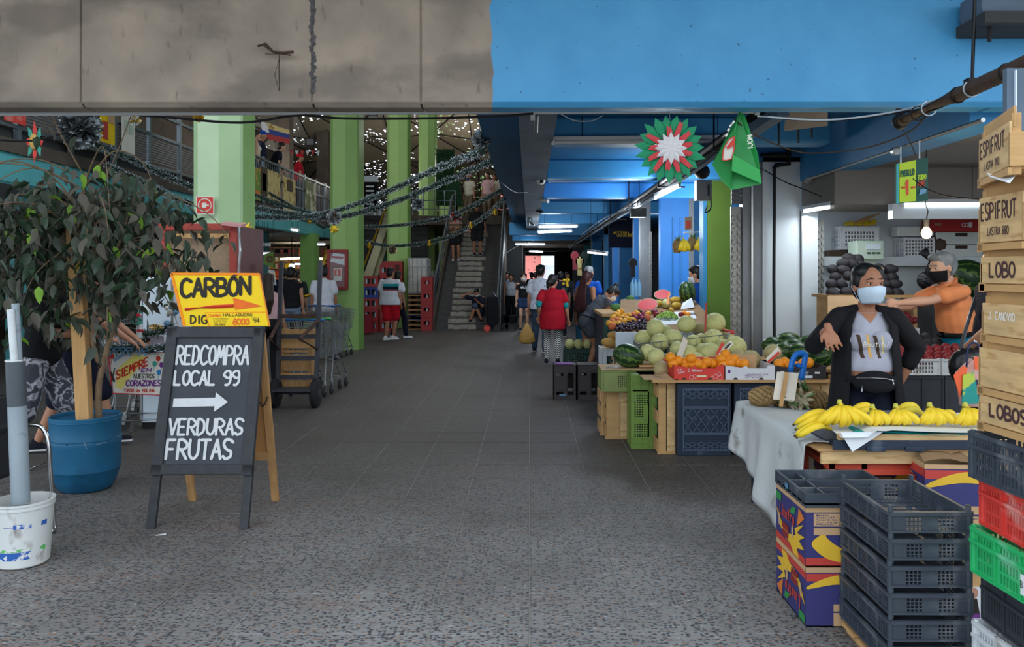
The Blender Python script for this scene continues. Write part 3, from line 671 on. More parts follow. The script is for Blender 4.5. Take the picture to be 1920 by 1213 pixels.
for p,e,s in leaves[300:]:
    q=pick();mm=MX.LocRotScale(p,e,V((s,s,s)));me=LM[q];fo.mat(q);fo.add([mm@v.co for v in me.vertices],[tuple(pl.vertices)for pl in me.polygons])
fo.build('foliage',['leaf_a','leaf_b','leaf_c','leaf_d'],tr,smooth=180,kind='stuff')
M('bucket_white',(206,208,206),.6,noise=(5,.1),second=((120,112,104),9,.60,.72),stretch=(1,1,.5));M('label_blue',(44,92,170),.6,second=((214,216,216),30,.48,.56));M('label_green',(96,178,96),.6,second=((214,216,216),26,.5,.56))
M('pvc_grey',(142,154,162),.5,noise=(4,.12),second=((104,112,118),8,.6,.7));M('pvc_dark',(74,80,86),.5,noise=(5,.2));M('pvc_white',(206,212,214),.5,noise=(8,.15),second=((120,112,100),10,.6,.7));M('mortar',(130,124,116),.95,noise=(12,.3),bump=(30,.6))
bk=thing('paint_bucket','dirty white paint bucket with worn blue and green print','bucket',(-2.80,4.40,0))
MB().lathe([(0,.004),(.122,.004),(.13,.012),(.15,.315),(.156,.318),(.156,.328),(.152,.33),(.152,.338),(.158,.341),(.158,.353),(.148,.353),(.142,.33),(.132,.24)],40).build('bucket','bucket_white',bk,smooth=35)
MB().lathe([(0,.30),(.09,.30),(.14,.285)],24).build('mortar_fill','mortar',bk,smooth=60)
def wrap(z0,z1,a0,a1,mat,nm,n=12):
    m=MB();rr=lambda z:.1305+(z-.012)*.0661+.0012
    m.grid(lambda i,j:V((cos(a0+(a1-a0)*i)*rr(z0+(z1-z0)*j),sin(a0+(a1-a0)*i)*rr(z0+(z1-z0)*j),z0+(z1-z0)*j)),n,1);return m.build(nm,mat,bk,smooth=180)
wrap(.225,.25,RAD(-75),RAD(-42),'label_blue','blue_print');wrap(.236,.239,RAD(-150),RAD(-75),'label_blue','blue_print');wrap(.10,.115,RAD(-150),RAD(-42),'label_green','green_print');wrap(.055,.098,RAD(-150),RAD(-42),'label_blue','blue_print')
wrap(.225,.25,RAD(-22),RAD(-8),'label_blue','blue_print');wrap(.08,.125,RAD(-22),RAD(-8),'label_green','green_print')
pp=thing('drain_pipe','thick grey plastic pipe standing upright in the white bucket','pipe',(0,0,0))
pb,pt_=P(39,943,4.40),P(29,676,4.42)
pm=pb.lerp(pt_,.68);MB().cyl(pb,pm,.047,.047,24).build('lower_pipe','pvc_grey',pp,smooth=40);MB().cyl(pm,pt_,.0485,.0485,24).build('upper_pipe','pvc_dark',pp,smooth=40)
m=MB();m.tube(circ(pt_,X_,Y_,.046,20),.006,5,closed=True);m.build('paint_rim','pvc_white',pp)
tag(MB().cyl(P(27,680,4.41),P(20,580,4.41),.019,n=14).build('thin_pipe','pvc_white',smooth=40),'thin dirty white pipe stuck in the grey pipe, shorter one','pipe')
tag(MB().cyl(P(35,680,4.44),P(29,569,4.44),.020,n=14).build('thin_pipe','pvc_grey',smooth=40),'thin pale pipe stuck in the grey pipe, taller one','pipe')
M('chrome',(196,196,198),.15,1.0);M('vinyl',(24,26,30),.5)
ck=thing('chrome_chair','chrome tube armchair with black vinyl beside the white bucket','chair',(0,0,0))
for y,lb in((4.9,0),(4.33,1)):
    q=lambda x,yy:P(x,yy,4.9)+V((0,y-4.9,0))
    MB().tube(cat([q(-25,806),q(30,799),q(62,797),q(80,803),q(90,830),q(95,890),q(101,975),q(103,992),q(96,1000)],5),.0135,8).build('side_frame','chrome',ck,smooth=180)
    MB().tube([q(94,862),q(60,879),q(20,885)],.010,8).build('seat_rail','chrome',ck,smooth=180)
    MB().tube([q(-25,806),q(-35,900),q(-42,1000)],.0135,8).build('rear_leg','chrome',ck,smooth=180)
a=P(12,885,4.92);MB().box(a.x-.42,a.x+.06,4.37,4.87,.36,.42).build('seat','vinyl',ck,bevel=.02)
b_=MB();b_.bar(V((-3.19,4.62,.36)),V((-3.22,4.62,.86)),.5,.06,up=X_);b_.build('backrest','vinyl',ck,bevel=.02)
M('red_wood',(176,72,62),.6,noise=(6,.2),bump=(20,.15));M('mesh_tan',(158,132,106),.7,noise=(30,.15));M('booth_dark',(92,34,32),.5,noise=(8,.3));M('pink_board',(210,150,150),.6)
bt=thing('red_booth','red framed wooden booth with a tan mesh front behind the sign','booth',(0,0,0))
bY=8.7;zx=lambda x:(x-CX)*bY/F
MB().box(zx(300),zx(437),bY+.02,bY+.03,.9,2.08).build('mesh_panel','mesh_tan',bt)
for x in(300,432):MB().box(zx(x),zx(x)+.075,bY-.03,bY+.05,0,2.13).build('post','red_wood',bt,bevel=.004)
MB().box(zx(300),zx(437),bY-.04,bY+.05,2.07,2.14).build('top_rail','red_wood',bt,bevel=.004);MB().box(zx(312),zx(432),bY-.045,bY-.03,1.98,2.03).build('cross_rail','stake_wood',bt)
MB().box(zx(300),zx(437),bY-.03,bY+.05,.82,.9).build('bottom_rail','red_wood',bt);MB().box(zx(437),zx(437)+.03,bY,bY+.9,0,2.12).build('side_panel','booth_dark',bt)
MB().box(zx(300),zx(437),bY-.02,bY+.02,0,.82).build('lower_panel','red_wood',bt)
MB().plate([P(415,417,8.6),P(452,421,8.6),P(462,419,9.2),P(425,415,9.2)],.03).build('roof_board','pink_board',bt)
MB().tube([P(448,425,8.65),P(450,470,8.65),P(447,520,8.65)],.014,6).build('cable','steel',bt)
for k,(x,y)in enumerate(((441,452),(443,500))):pass
M('freezer_white',(208,220,230),.35)
fz=thing('white_cabinet','tall white metal cabinet standing before the red booth','cabinet',(0,0,0));cY=8.2;cx=lambda x:(x-CX)*cY/F
MB().box(cx(265),cx(326),cY,cY+.45,.06,1.56).build('body','freezer_white',fz,bevel=.01);MB().box(cx(269),cx(322),cY-.015,cY,.9,1.53).build('door','freezer_white',fz,bevel=.006);MB().box(cx(269),cx(322),cY-.015,cY,.1,.86).build('door','freezer_white',fz,bevel=.006)
MB().box(cx(265),cx(326),cY+.02,cY+.45,0,.06).build('plinth','dark',fz)
for x in(266,324):MB().box(cx(x)-.006,cx(x)+.006,cY-.018,cY,.08,1.55).build('edge_strip','steel',fz)
# ---------------------------------------------------------------- shopping trolleys
M('wire',(150,154,156),.35,.6);M('caster',(44,44,46),.5);M('blue_plastic',(26,110,196),.4);M('green_plastic',(40,166,76),.4);M('red_plastic',(196,44,48),.45)
def trolley(label,loc,rz,grip='blue_plastic',group=None,L=.88,Wd=.52,H=1.0):
    """+Y is the front; basket on a tube chassis"""
    t=thing('shopping_trolley',label,'trolley',loc,rz,group)
    z0,z1b,z1f=.50,.98,.88
    def c(u,s,v):
        wd=Wd/2*(1-.16*u)*(.86+.14*v);y=-L/2+L*u*(.94+.06*v)-(.0 if v>.5 else-.06*(1-u));z=z0+.04*u+v*((z1b-z0)*(1-u)+(z1f-z0-.04)*u);return V((s*wd,y,z))
    def side(s):
        m=MB()
        for k in range(13):u=k/12;m.tube([c(u,s,0),c(u,s,1)],0.0036,4)
        for k in range(7):v=k/6;m.tube([c(0,s,v),c(1,s,v)],.0045 if k in(0,6)else 0.0036,4)
        return m
    side(-1).build('basket_side','wire',t);side(1).build('basket_side','wire',t)
    for nm,u in(('basket_front',1),('basket_gate',0)):
        m=MB()
        for k in range(9):s=-1+k/4;m.tube([c(u,s,0),c(u,s,1)],0.0036,4)
        for k in range(7):v=k/6;m.tube([c(u,-1,v),c(u,1,v)],.0045 if k in(0,6)else 0.0036,4)
        m.build(nm,'wire',t)
    m=MB()
    for k in range(9):s=-1+k/4;m.tube([c(0,s,0),c(1,s,0)],0.0036,4)
    for k in range(9):u=k/8;m.tube([c(u,-1,0),c(u,1,0)],0.0036,4)
    m.build('basket_floor','wire',t)
    for s in(-1,1):
        m=MB();m.tube(cat([V((s*Wd*.47,-L/2-.06,1.0)),V((s*Wd*.46,-L/2,.94)),V((s*Wd*.42,-L*.36,.5)),V((s*Wd*.40,-L*.38,.22)),V((s*Wd*.44,-L*.42,.15))],4),.012,8)
        m.tube([V((s*Wd*.42,-L*.40,.17)),V((s*Wd*.36,L*.42,.17))],.012,8);m.tube(cat([V((s*Wd*.40,-L*.30,.48)),V((s*Wd*.38,L*.1,.40)),V((s*Wd*.36,L*.40,.18))],4),.009,6);m.build('chassis_tube','wire',t,smooth=180)
        for y in(-L*.41,L*.41):
            w=Wd*(.43 if y<0 else.36)*s;fk=MB();fk.bar((w-.018,y,.16),(w-.018,y-.02,.06),.004,.04);fk.bar((w+.018,y,.16),(w+.018,y-.02,.06),.004,.04);fk.cyl((w,y,.15),(w,y,.18),.02,n=8);f_=fk.build('caster_fork','steel',t)
            MB().cyl((w-.013,y-.02,.062),(w+.013,y-.02,.062),.062,n=16).build('wheel','caster',f_,smooth=40)
    MB().tube([V((-Wd*.38,L*.41,.17)),V((Wd*.38,L*.41,.17))],.01,6).build('cross_tube','wire',t)
    MB().tube([V((-Wd*.49,-L/2-.06,1.0)),V((Wd*.49,-L/2-.06,1.0))],.017,8).build('handle',grip,t,smooth=180)
    return t
tA=trolley('steel shopping trolley with a blue handle behind the hand truck',(-2.84,10.7,0),RAD(-5),'blue_plastic')
tB=dup(tA,loc=(-2.82,10.98,0),rz=RAD(-5),label='steel shopping trolley nested into the blue handled one, green handle');[o for o in tB.children if o.name.startswith('handle')][0].data=MB().tube([V((-.255,-.5,1.0)),V((.255,-.5,1.0))],.018,8).me('handle','green_plastic',180)
tC=dup(tA,loc=(-3.74,15.0,0),rz=RAD(-6),label='steel shopping trolley parked against the second green pillar');tD=dup(tA,loc=(-3.71,15.28,0),rz=RAD(-6),label='steel shopping trolley nested into the one at the second pillar')
tM=dup(tA,loc=(-3.72,7.95,0),rz=RAD(-80),label='steel shopping trolley carrying the hand painted memorial sign')
tP=dup(tA,loc=(-4.1,8.7,0),rz=RAD(-95),label='steel shopping trolley pushed by the man in black behind the tree')
# ---------------------------------------------------------------- memorial sign, portrait, candy cane, garland
M('card_white',(228,226,214),.6,noise=(3,.05));M('pale_yellow',(240,224,120),.6);M('red_trim',(196,44,60),.6);M('purple_ink',(112,54,130),.6);M('blue_ink',(36,132,190),.6);M('green_ink',(70,160,140),.6);M('skin_print',(190,140,116),.6);M('hair_print',(40,32,28),.6);M('photo_bg',(170,160,178),.6)
ms=thing('memorial_sign','hand lettered card reading SIEMPRE EN NUESTROS CORAZONES on a trolley','sign',(0,0,0));mY=7.62
mp=lambda x,y,d=0:P(x,y,mY)+V((0,-d,0))
MB().plate([mp(211,737),mp(312,741),mp(312,661),mp(203,658)],.01).build('card','card_white',ms)
flat([mp(216,725,.002),mp(228,730,.002),mp(275,668,.002),mp(252,664,.002),mp(222,690,.002)],'pale_yellow',ms,'yellow_wash')
m=MB()
for a,b in(((203,658),(312,661)),((203,658),(211,737)),((211,737),(312,741))):m.bar(mp(*a,.004),mp(*b,.004),.008,.008)
m.build('red_edging','red_trim',ms)
dg=lambda a,b:(P(*b,mY)-P(*a,mY))
text('VIVIRAS',mp(214,679,.003),dg((214,679),(240,662)),Z_,.035,.02,.007,'blue_ink',ms,W=.16)
text('SIEMPRE',mp(219,711,.004),dg((219,711),(280,683)),Z_,.075,.04,.016,'red_ink',ms,W=.33)
text('X',mp(208,722,.004),dg((208,722),(216,714)),Z_,.12,.05,.018,'ink',ms)
text('EN',mp(265,697,.003),X_,Z_,.034,.04,.010,'purple_ink',ms,W=.09,slant=.2);text('NUESTROS',mp(251,709,.003),X_,Z_,.04,.03,.006,'ink',ms,W=.20,slant=.15)
text('CORAZONES',mp(237,723,.003),X_,Z_,.05,.03,.012,'purple_ink',ms,W=.33,slant=.1);text('TIRSO de MOLINA',mp(233,734.5,.003),X_,Z_,.026,.016,.006,'red_ink',ms,W=.29)
for k,(x,y,c)in enumerate(((297,672,'red_ink'),(290,682,'green_ink'),(298,698,'blue_ink'),(303,684,'purple_ink'),(210,668,'red_ink'))):
    o=mp(x,y,.003);m=MB();m.add(circ(o,X_,Z_,.022,14,.027),[tuple(range(14))]);m.bar(o-V((0,0,.026)),o-V((.012,0,.075)),.002,.003);m.build('painted_balloon' if k<4 else 'painted_heart',c,ms)
pf=thing('portrait_frame','framed portrait photograph of a smiling man above the memorial card','picture',(0,0,0));pY=7.7;fp=lambda x,y,d=0:P(x,y,pY)+V((0,-d,0))
MB().plate([fp(258,652),fp(309,652),fp(309,629),fp(260,629)],.015).build('print','photo_bg',pf);m=MB()
for a,b in(((260,629),(309,629)),((258,652),(260,629)),((309,652),(309,629))):m.bar(fp(*a,.006),fp(*b,.006),.01,.012)
m.build('frame','white_plastic',pf);m=MB();m.add(circ(fp(274,644,.003),X_,Z_,.045,16,.06),[tuple(range(16))]);m.build('printed_face','skin_print',pf);m=MB();m.add(circ(fp(272,637,.004),X_,Z_,.05,14,.028),[tuple(range(14))]);m.build('printed_hair','hair_print',pf)
cc=thing('candy_cane','red, white and green striped candy cane ornament with a little wreath','ornament',(0,0,0));kY=7.68;kp=lambda x,y:P(x,y,kY)
pth=cat([kp(258,646),kp(262,625),kp(261,605),kp(258,590),kp(262,579),kp(269,577),kp(275,582),kp(276,587)],4)
MB().tube(pth,.03,8).build('cane','white_plastic',cc,smooth=180)
for k in range(2,len(pth)-2,3):
    d=(pth[k+1]-pth[k]);MB().cyl(pth[k]-d*.35,pth[k]+d*.35+V((.004,0,.006)),.0315,n=10).build('stripe','red_trim' if k%2 else 'green_ink',cc)
MB().tube(circ(kp(260,600)-V((0,.04,0)),X_,Z_,.036,16),.014,6,closed=True).build('wreath','green_ink',cc,smooth=180);m=MB();m.obox(kp(260,590)-V((0,.06,0)),(.07,.02,.03));m.build('bow','red_trim',cc)
M('tinsel_dark',(38,62,52),.6);M('tinsel_silver',(196,206,212),.4,.3);M('tinsel_blue',(96,140,170),.4);M('gold',(196,158,40),.3,.8)
def tinsel(name,label,pts,r,n,mats=('tinsel_dark','tinsel_silver'),cat_='garland',group=None,ratio=.5):
    t=thing(name,label,cat_,(0,0,0),group=group);pts=cat([V(p)for p in pts],12);MB().tube(pts,r*.5,6).build('cord',mats[0],t)
    rr=random.Random(len(pts)*7+n);m=MB()
    for k in range(n):
        u=rr.random()*(len(pts)-1);i=int(u);p=pts[i].lerp(pts[min(i+1,len(pts)-1)],u-i)
        d=V((rr.gauss(0,1),rr.gauss(0,1),rr.gauss(0,1))).normalized()*r*rr.uniform(.6,1.25);q=d.cross(V((rr.gauss(0,1),rr.gauss(0,1),rr.gauss(0,1)))).normalized()*r*.075
        m.mat(0);m.add([p-q,p+q,p+d*.72+q,p+d*.72-q],[(0,1,2,3)])
        if rr.random()<ratio+.5:m.mat(1);m.add([p+d*.72-q,p+d*.72+q,p+d+q*.6,p+d-q*.6],[(0,1,2,3)])
    m.build('tinsel',list(mats),t,kind='stuff');return t
tinsel('tinsel_garland','dark green tinsel draped over the memorial card',[mp(203,652,.03),mp(235,654,.03),mp(260,652,.03),mp(285,655,.03),mp(312,650,.03)],.06,700,ratio=.3)
tinsel('tinsel_garland','short tinsel sprig behind the portrait',[P(268,626,7.7),P(300,622,7.7),P(318,610,7.7)],.06,350,ratio=.3)
for k,x in enumerate((222,245,275)):
    b=thing('ribbon_bow',('pale blue ribbon bow on the tinsel, far left of three','pale blue ribbon bow on the tinsel, middle of three','pale blue ribbon bow on the tinsel, nearest the chalkboard')[k],'bow',mp(x,655,.09))
    for s in(-1,1):MB().tube(circ(V((s*.03,0,.008)),X_,Z_,.028,10,.016),.006,5,closed=True).build('loop','tinsel_blue',b);MB().plate([V((0,0,0)),V((s*.03,0,-.06)),V((s*.045,0,-.055)),V((s*.012,0,0))],.003).build('tail','tinsel_blue',b)
    MB().ell((0,-.008,0),.01,nu=8,nv=6).build('knot','tinsel_blue',b)
pn_=thing('poinsettia','golden paper flower on the memorial trolley by the cabinet','ornament',P(292,614,7.6))
for k in range(10):a=k*2*pi/10;MB().plate([V((0,0,0)),V((cos(a-.25)*.05,-.02,sin(a-.25)*.02+.01)),V((cos(a)*.085,-.01,sin(a)*.035)),V((cos(a+.25)*.05,-.02,sin(a+.25)*.02+.01))],.003).build('petal','gold',pn_)
bq=thing('flower_bunch','small bunch of pale blossoms and blue baubles beside the yellow sign','flowers',P(330,598,7.6))
M('pale_bloom',(196,190,176),.6)
for k in range(14):MB().ell((rnd.uniform(-.1,.06),rnd.uniform(-.05,.05),rnd.uniform(-.08,.16)),rnd.uniform(.018,.032),nu=8,nv=6).build('blossom',('pale_bloom','tinsel_blue','leaf_c')[k%3],bq,smooth=180)
M('egg_tray',(136,140,138),.9);eg=thing('egg_tray','stack of grey egg trays on the trolley behind the memorial card','tray',P(205,608,8.6))
for k in range(4):
    m=MB();m.box(-.18,.18,-.15,.15,k*.045,k*.045+.012)
    for i in range(6):
        for j in range(5):m.lathe([(.026,k*.045+.012),(.02,k*.045+.04)],6,(-.15+i*.06,-.12+j*.06,0))
    m.build('tray','egg_tray',eg)
M('cardboard',(176,142,104),.85,noise=(4,.1));M('teal_tub',(80,160,170),.5)
tag(MB().lathe([(0,0),(.11,0),(.13,.16),(.125,.16),(.11,.02),(0,.02)],20,P(188,612,8.75)).build('plastic_tub','teal_tub',smooth=40),'teal plastic tub beside the egg trays','tub')
# ---------------------------------------------------------------- hand truck with a wooden crate
M('truck_iron',(70,72,78),.5,.5,noise=(14,.2));M('truck_rust',(84,62,54),.7,.3,noise=(14,.3));M('tyre',(34,34,36),.8,noise=(20,.2))
ht=thing('hand_truck','heavy iron hand truck with tall rails beside the chalkboard','hand truck',(0,0,0))
hb_=lambda x,y,Y:P(x,y,Y)
rails=[]
for xb,xt in((520,528),(592,601)):
    b,t=P(xb,738,9.5),P(xt,490,9.72);MB().bar(b,t,.045,.045,up=Y_).build('rail','truck_iron',ht);rails.append((b,t))
for k,yy in enumerate((594,632,672,708,730)):
    f=(738-yy)/248;a,b=rails[0][0].lerp(rails[0][1],f),rails[1][0].lerp(rails[1][1],f);MB().bar(a,b,.03,.05).build('crossbar','truck_iron' if k!=0 else 'truck_rust',ht)
for s,(b,t)in zip((-1,1),rails):
    p=b.lerp(t,.55);q=b.lerp(t,.33);e=P(506 if s<0 else 562,636,9.1);MB().tube([p,e],.022,8).build('grip_tube','truck_rust',ht);MB().tube([q,e],.018,8).build('brace_tube','truck_rust',ht)
for s,x in((-1,517),(1,592)):
    c=P(x,737,9.5);w_=MB();w_.lathe([(.06,-.035),(.15,-.04),(.175,-.025),(.178,0),(.175,.025),(.15,.04),(.06,.035)],28);vs=[V(p)for p in w_.v];w_.v=[tuple(c+V((p.z,p.y*.98,p.x))+V((0,0,.0)))for p in vs];w_.build('wheel','tyre',ht,smooth=40)
    MB().cyl(c-V((.045,0,0)),c+V((.045,0,0)),.06,n=12).build('hub','truck_iron',ht,smooth=40)
a,b=P(517,737,9.5),P(592,737,9.5);MB().cyl(a,b,.015,n=8).build('axle','truck_iron',ht)
MB().obox((P(556,728,9.5)+V((0,-.1,-.0))),(.44,.26,.02)).build('toe_plate','truck_iron',ht)
wc=thing('fruit_crate','slatted wooden crate strapped upright on the iron hand truck','crate',(0,0,0))
for k,(y0,y1)in enumerate(((617,629),(635,652),(656,660),(664,672),(676,694),(699,704),(712,726))):
    p=P(527,y1,9.68);q=P(584,y0,9.68);MB().box(p.x,q.x,9.64,9.66,p.z,q.z).build('slat','stake_wood' if k%2 else 'raw_wood',wc)
for x in(527,578):p=P(x,728,9.68);q=P(x+6,616,9.68);MB().box(p.x,q.x,9.66,9.69,p.z,q.z).build('batten','raw_wood',wc)
for x in(527,582):p=P(x,728,9.68);MB().box(p.x,p.x+.012,9.69,9.98,p.z,P(0,618,9.68).z).build('side_board','raw_wood',wc)
# ---------------------------------------------------------------- right foreground: crates, boxes, fruit table
M('crate_black',(66,74,84),.4,noise=(9,.2),second=((112,116,120),7,.56,.76));M('crate_black2',(52,56,62),.5,noise=(9,.15));M('crate_red',(214,66,58),.45,noise=(6,.1),second=((222,156,146),7,.54,.74));M('crate_green',(44,176,104),.45,noise=(6,.1),second=((130,200,164),7,.55,.76));M('crate_white',(206,210,214),.5,noise=(6,.1),second=((168,164,158),6,.6,.72))
M('crate_navy',(36,48,66),.5,noise=(7,.15),second=((74,84,98),8,.6,.72));M('crate_lime',(112,142,64),.5,noise=(6,.1));M('crate_olive',(128,140,84),.55,noise=(6,.12));M('crate_brown',(66,58,58),.6,noise=(6,.15));M('crate_dkgreen',(44,74,64),.55,noise=(6,.15))
M('box_wood',(210,176,126),.75,noise=(5,.24),second=((172,128,78),7,.55,.70),stretch=(1,1,5),bump=(20,.15));M('box_wood2',(190,150,100),.75,noise=(3,.2),stretch=(1,1,5),bump=(20,.15));M('stencil',(74,50,52),.8,noise=(14,.3));M('paper',(224,228,232),.6,noise=(2,.04));M('white_chalk',(236,236,230),.8)
def cuts(total,groups,edge=.012):
    """groups of (n holes, hole, bar) spread along a length -> cut list and set of hole cells"""
    xs=[0];hol=set();body=sum(n*h+(n-1)*b for n,h,b in groups);gap=(total-body)/(len(groups)+1);x=0
    for n,h,b in groups:
        x+=gap
        for k in range(n):
            xs.append(x);hol.add(len(xs)-1);x+=h;xs.append(x);x+=b if k<n-1 else 0
    xs.append(total);return xs,hol
def wall(t,name,o,u,nn,L,H,hg,vg,mat,th=.005,rim=.014,ribs=None,parent=None):
    xs,hx=cuts(L,hg)if hg else([0,L],set());zs,hz=cuts(H-rim*.8,vg)if vg else([0,H-rim*.8],set())
    m=MB();m.lattice(o,u,Z_,nn,xs,zs,lambda i,j:not(i in hx and j in hz),th)
    o=V(o);nn=V(nn);u=V(u)
    m.bar(o+Z_*(H-rim/2)-nn*.004,o+u*L+Z_*(H-rim/2)-nn*.004,th+.010,rim);m.bar(o+Z_*rim*.3-nn*.002,o+u*L+Z_*rim*.3-nn*.002,th+.006,rim*.6)
    for r in ribs or():m.bar(o+u*L*r-nn*.004,o+u*L*r+Z_*H-nn*.004,.006,.010,up=u)
    return m.build(name,mat,t)
def crate(name,label,loc,W,D,H,mat,rz=0,front=None,side=None,group=None,legs=False,sidr=(0,.2,.4,.6,.8,1),frr=(0,1),flo=True):
    """open plastic crate, origin at its near left bottom corner; W along X, D along Y"""
    t=thing(name,label,'crate',loc,rz,group)
    fg,fv=front or(None,None);sg_,sv_=side or(None,None)
    wall(t,'front_wall',(0,0,0),X_,Y_,W,H,fg,fv,mat,ribs=frr);wall(t,'back_wall',(W,D,0),-X_,-Y_,W,H,fg,fv,mat,ribs=frr)
    wall(t,'side_wall',(0,D,0),-Y_,X_,D,H,sg_,sv_,mat,ribs=sidr);wall(t,'side_wall',(W,0,0),Y_,-X_,D,H,sg_,sv_,mat,ribs=sidr)
    m=MB()
    n=9
    for k in range(n):y=D*(k+.5)/n;m.box(.004,W-.004,y-D/n*.36,y+D/n*.36,.004,.010)
    for k in range(4):x=W*(k+.5)/4;m.box(x-.008,x+.008,.004,D-.004,0,.007)
    m.build('base',mat,t)
    for x in(0,W):
        for y in(0,D):MB().cyl((x+(.006 if x==0 else-.006),y+(.006 if y==0 else-.006),-.012 if legs else 0),(x+(.006 if x==0 else-.006),y+(.006 if y==0 else-.006),H+(.024 if legs else.006)),.011,n=8).build('corner_post',mat,t)
    return t
ring=('topmost of the black tray stack','second from the top of the black tray stack','third from the top of the black tray stack','fourth from the top of the tray stack','fifth from the top of the black tray stack','sixth from the top of the black tray stack','lowest of the black tray stack')
SX,SY_=1.402,3.10;pit=.1055
c0=crate('plastic_tray','shallow black plastic tray, '+ring[0],(SX,SY_,.695-.105),.315,.475,.082,'crate_black',front=([(4,.011,.005),(4,.011,.005)],[(4,.010,.004)]),side=([(5,.011,.004)]*5,[(4,.010,.004)]),legs=True,group='black trays stacked in front of the banana boxes')
for k in range(1,7):
    if k>6:break
    d=dup(c0,loc=(SX+random.uniform(-.004,.004),SY_+random.uniform(-.004,.004),.695-.105-pit*k),rz=RAD(random.uniform(-.6,.6)),label='shallow black plastic tray, '+ring[k])
    if k==6:d.location.z=-.02+.02
for o in[o for o in COL.objects if o.get('label')=='shallow black plastic tray, '+ring[6]]:
    for c in list(o.children):bpy.data.objects.remove(c)
    bpy.data.objects.remove(o)
pal=thing('pallet','low wooden pallet board under the black tray stack','pallet',(SX-.01,SY_-.01,0))
for k in range(3):MB().box(0,.335,.02+k*.16,.14+k*.16,.03,.0445).build('plank','box_wood2',pal)
MB().box(.02,.08,.02,.46,0,.03).build('bearer','box_wood2',pal);MB().box(.25,.31,.02,.46,0,.03).build('bearer','box_wood2',pal)
M('box_blue',(58,58,112),.6,noise=(4,.08));M('box_yellow',(226,182,54),.6,noise=(6,.08));M('box_orange',(214,122,54),.6);M('box_red',(190,66,58),.6);M('box_darkred',(138,44,44),.6);M('box_green',(52,138,74),.6);M('kraft',(196,160,120),.8,noise=(6,.08));M('kraft_dark',(150,118,86),.85,noise=(5,.15));M('hole_dark',(60,48,36),.9)
def banana_box(label,loc,W,D,H,flip=False,opened=False,group=None,rz=0,name='banana_box'):
    t=thing(name,label,'box',loc,rz,group);th=.006;zt=H-.022
    for nm,a in(('front_panel',(0,W,0,th)),('back_panel',(0,W,D-th,D)),('side_panel',(0,th,th,D-th)),('side_panel',(W-th,W,th,D-th))):MB().box(a[0],a[1],a[2],a[3],0,zt).build(nm,'box_blue',t)
    m=MB();m.box(-.002,W+.002,-.002,.004,zt,H);m.box(-.002,W+.002,D-.004,D+.002,zt,H);m.box(-.002,.004,0,D,zt,H);m.box(W-.004,W+.002,0,D,zt,H);m.build('rim','kraft',t)
    MB().box(0,W,0,D,0,.006).build('base','kraft',t)
    if not opened:MB().box(.004,W-.004,.004,D-.004,H-.012,H-.004).build('lid_flap','kraft',t)
    fz=(lambda v:1-v)if flip else(lambda v:v)
    fs=(lambda u:1-u)if flip else(lambda u:u)
    S=lambda u,v,k=1:V((-.001*k-.0005,D*(1-fs(u)),zt*fz(v)))
    Fr=lambda u,v,k=1:V((W*fs(u),-.001*k-.0005,zt*fz(v)))
    def pr(fn,pts,mat,nm,k=1):m=MB();m.add([fn(u,v,k)for u,v in pts],[tuple(range(len(pts)))]);return m.build(nm,mat,t)
    pr(S,[(0,.13),(1,.13),(1,.0),(0,.0)]if True else[],'box_orange' if False else 'box_red','printed_band')
    pr(S,[(.02,.62),(.16,.30),(.36,.16),(.52,.14),(.62,.02),(.80,.02),(.74,.18),(.97,.28),(.80,.36),(.98,.52),(.74,.47),(.95,.74),(.66,.52),(.70,.40),(.46,.30),(.24,.38),(.10,.56)],'box_yellow','printed_banana',2)
    pr(S,[(.76,.74),(.80,.98),(.97,.86),(.74,.60)],'box_orange','printed_flame',2)
    pr(S,[(.22,.32),(.26,.44),(.48,.44),(.46,.31)],'box_darkred','printed_ribbon',3);pr(S,[(.22,.18),(.25,.30),(.47,.30),(.45,.17)],'box_darkred','printed_ribbon',3)
    pr(S,[(.02,.80),(.02,.96),(.20,.96),(.20,.80)],'box_green','printed_tag',3);pr(S,[(.50,.74),(.58,.90),(.70,.92),(.66,.78)],'box_green','printed_leaf',3)
    dz=(S(0,1)-S(0,0)).normalized();du=(S(1,0)-S(0,0)).normalized()
    text('Linafru',S(.16,.56,3.5),du,dz,.055,.035,.009,'box_red',t,W=D*.50,slant=.15)
    for u in(.14,.60):m=MB();m.add(circ(S(u,.42,4),du,dz,.014,14,.03),[tuple(range(14))]);m.build('hand_hole','kraft',t)
    pr(Fr,[(0,.16),(1,.16),(1,.02),(0,.02)],'box_red','printed_band',1.2)
    pts=[(.06,.44),(.10,.30),(.24,.13),(.48,.05),(.72,.06),(.96,.22),(.98,.30),(.72,.22),(.50,.24),(.34,.36),(.22,.52),(.20,.60),(.15,.58)]
    pr(Fr,[(q.x,q.y)for q in cat([V(p_)for p_ in pts]+[V(pts[0])],4,True)][:-1],'box_yellow','printed_banana',2)
    m=MB();m.add(circ(Fr(.46,.36,3),X_,Z_,.038,20),[tuple(range(20))]);m.build('hand_hole','kraft',t)
    pr(Fr,[(.08,.74),(.08,.98),(.72,.98),(.72,.74)],'kraft','printed_label',2.2);pr(Fr,[(.08,.58),(.08,.71),(.72,.71),(.72,.58)],'kraft','printed_label',2.2)
    du=(Fr(1,0)-Fr(0,0)).normalized();dz=(Fr(0,1)-Fr(0,0)).normalized()
    for k,s in enumerate(('Banana','Clase CAT 1','Minimum Net Weight 18.14','Min. Length 18 cm','PRODUCT OF ECUADOR')):text(s,Fr(.11,.935-.042*k,3),du,dz,.006,.004,.0018,'box_blue',t,W=W*(.12+.10*min(k,4)*.95),rnd=False)
    return t
bb0=banana_box('banana box of the printed pair, upside down at the bottom on the floor',(1.25,3.60,0),.44,.43,.268,flip=True)
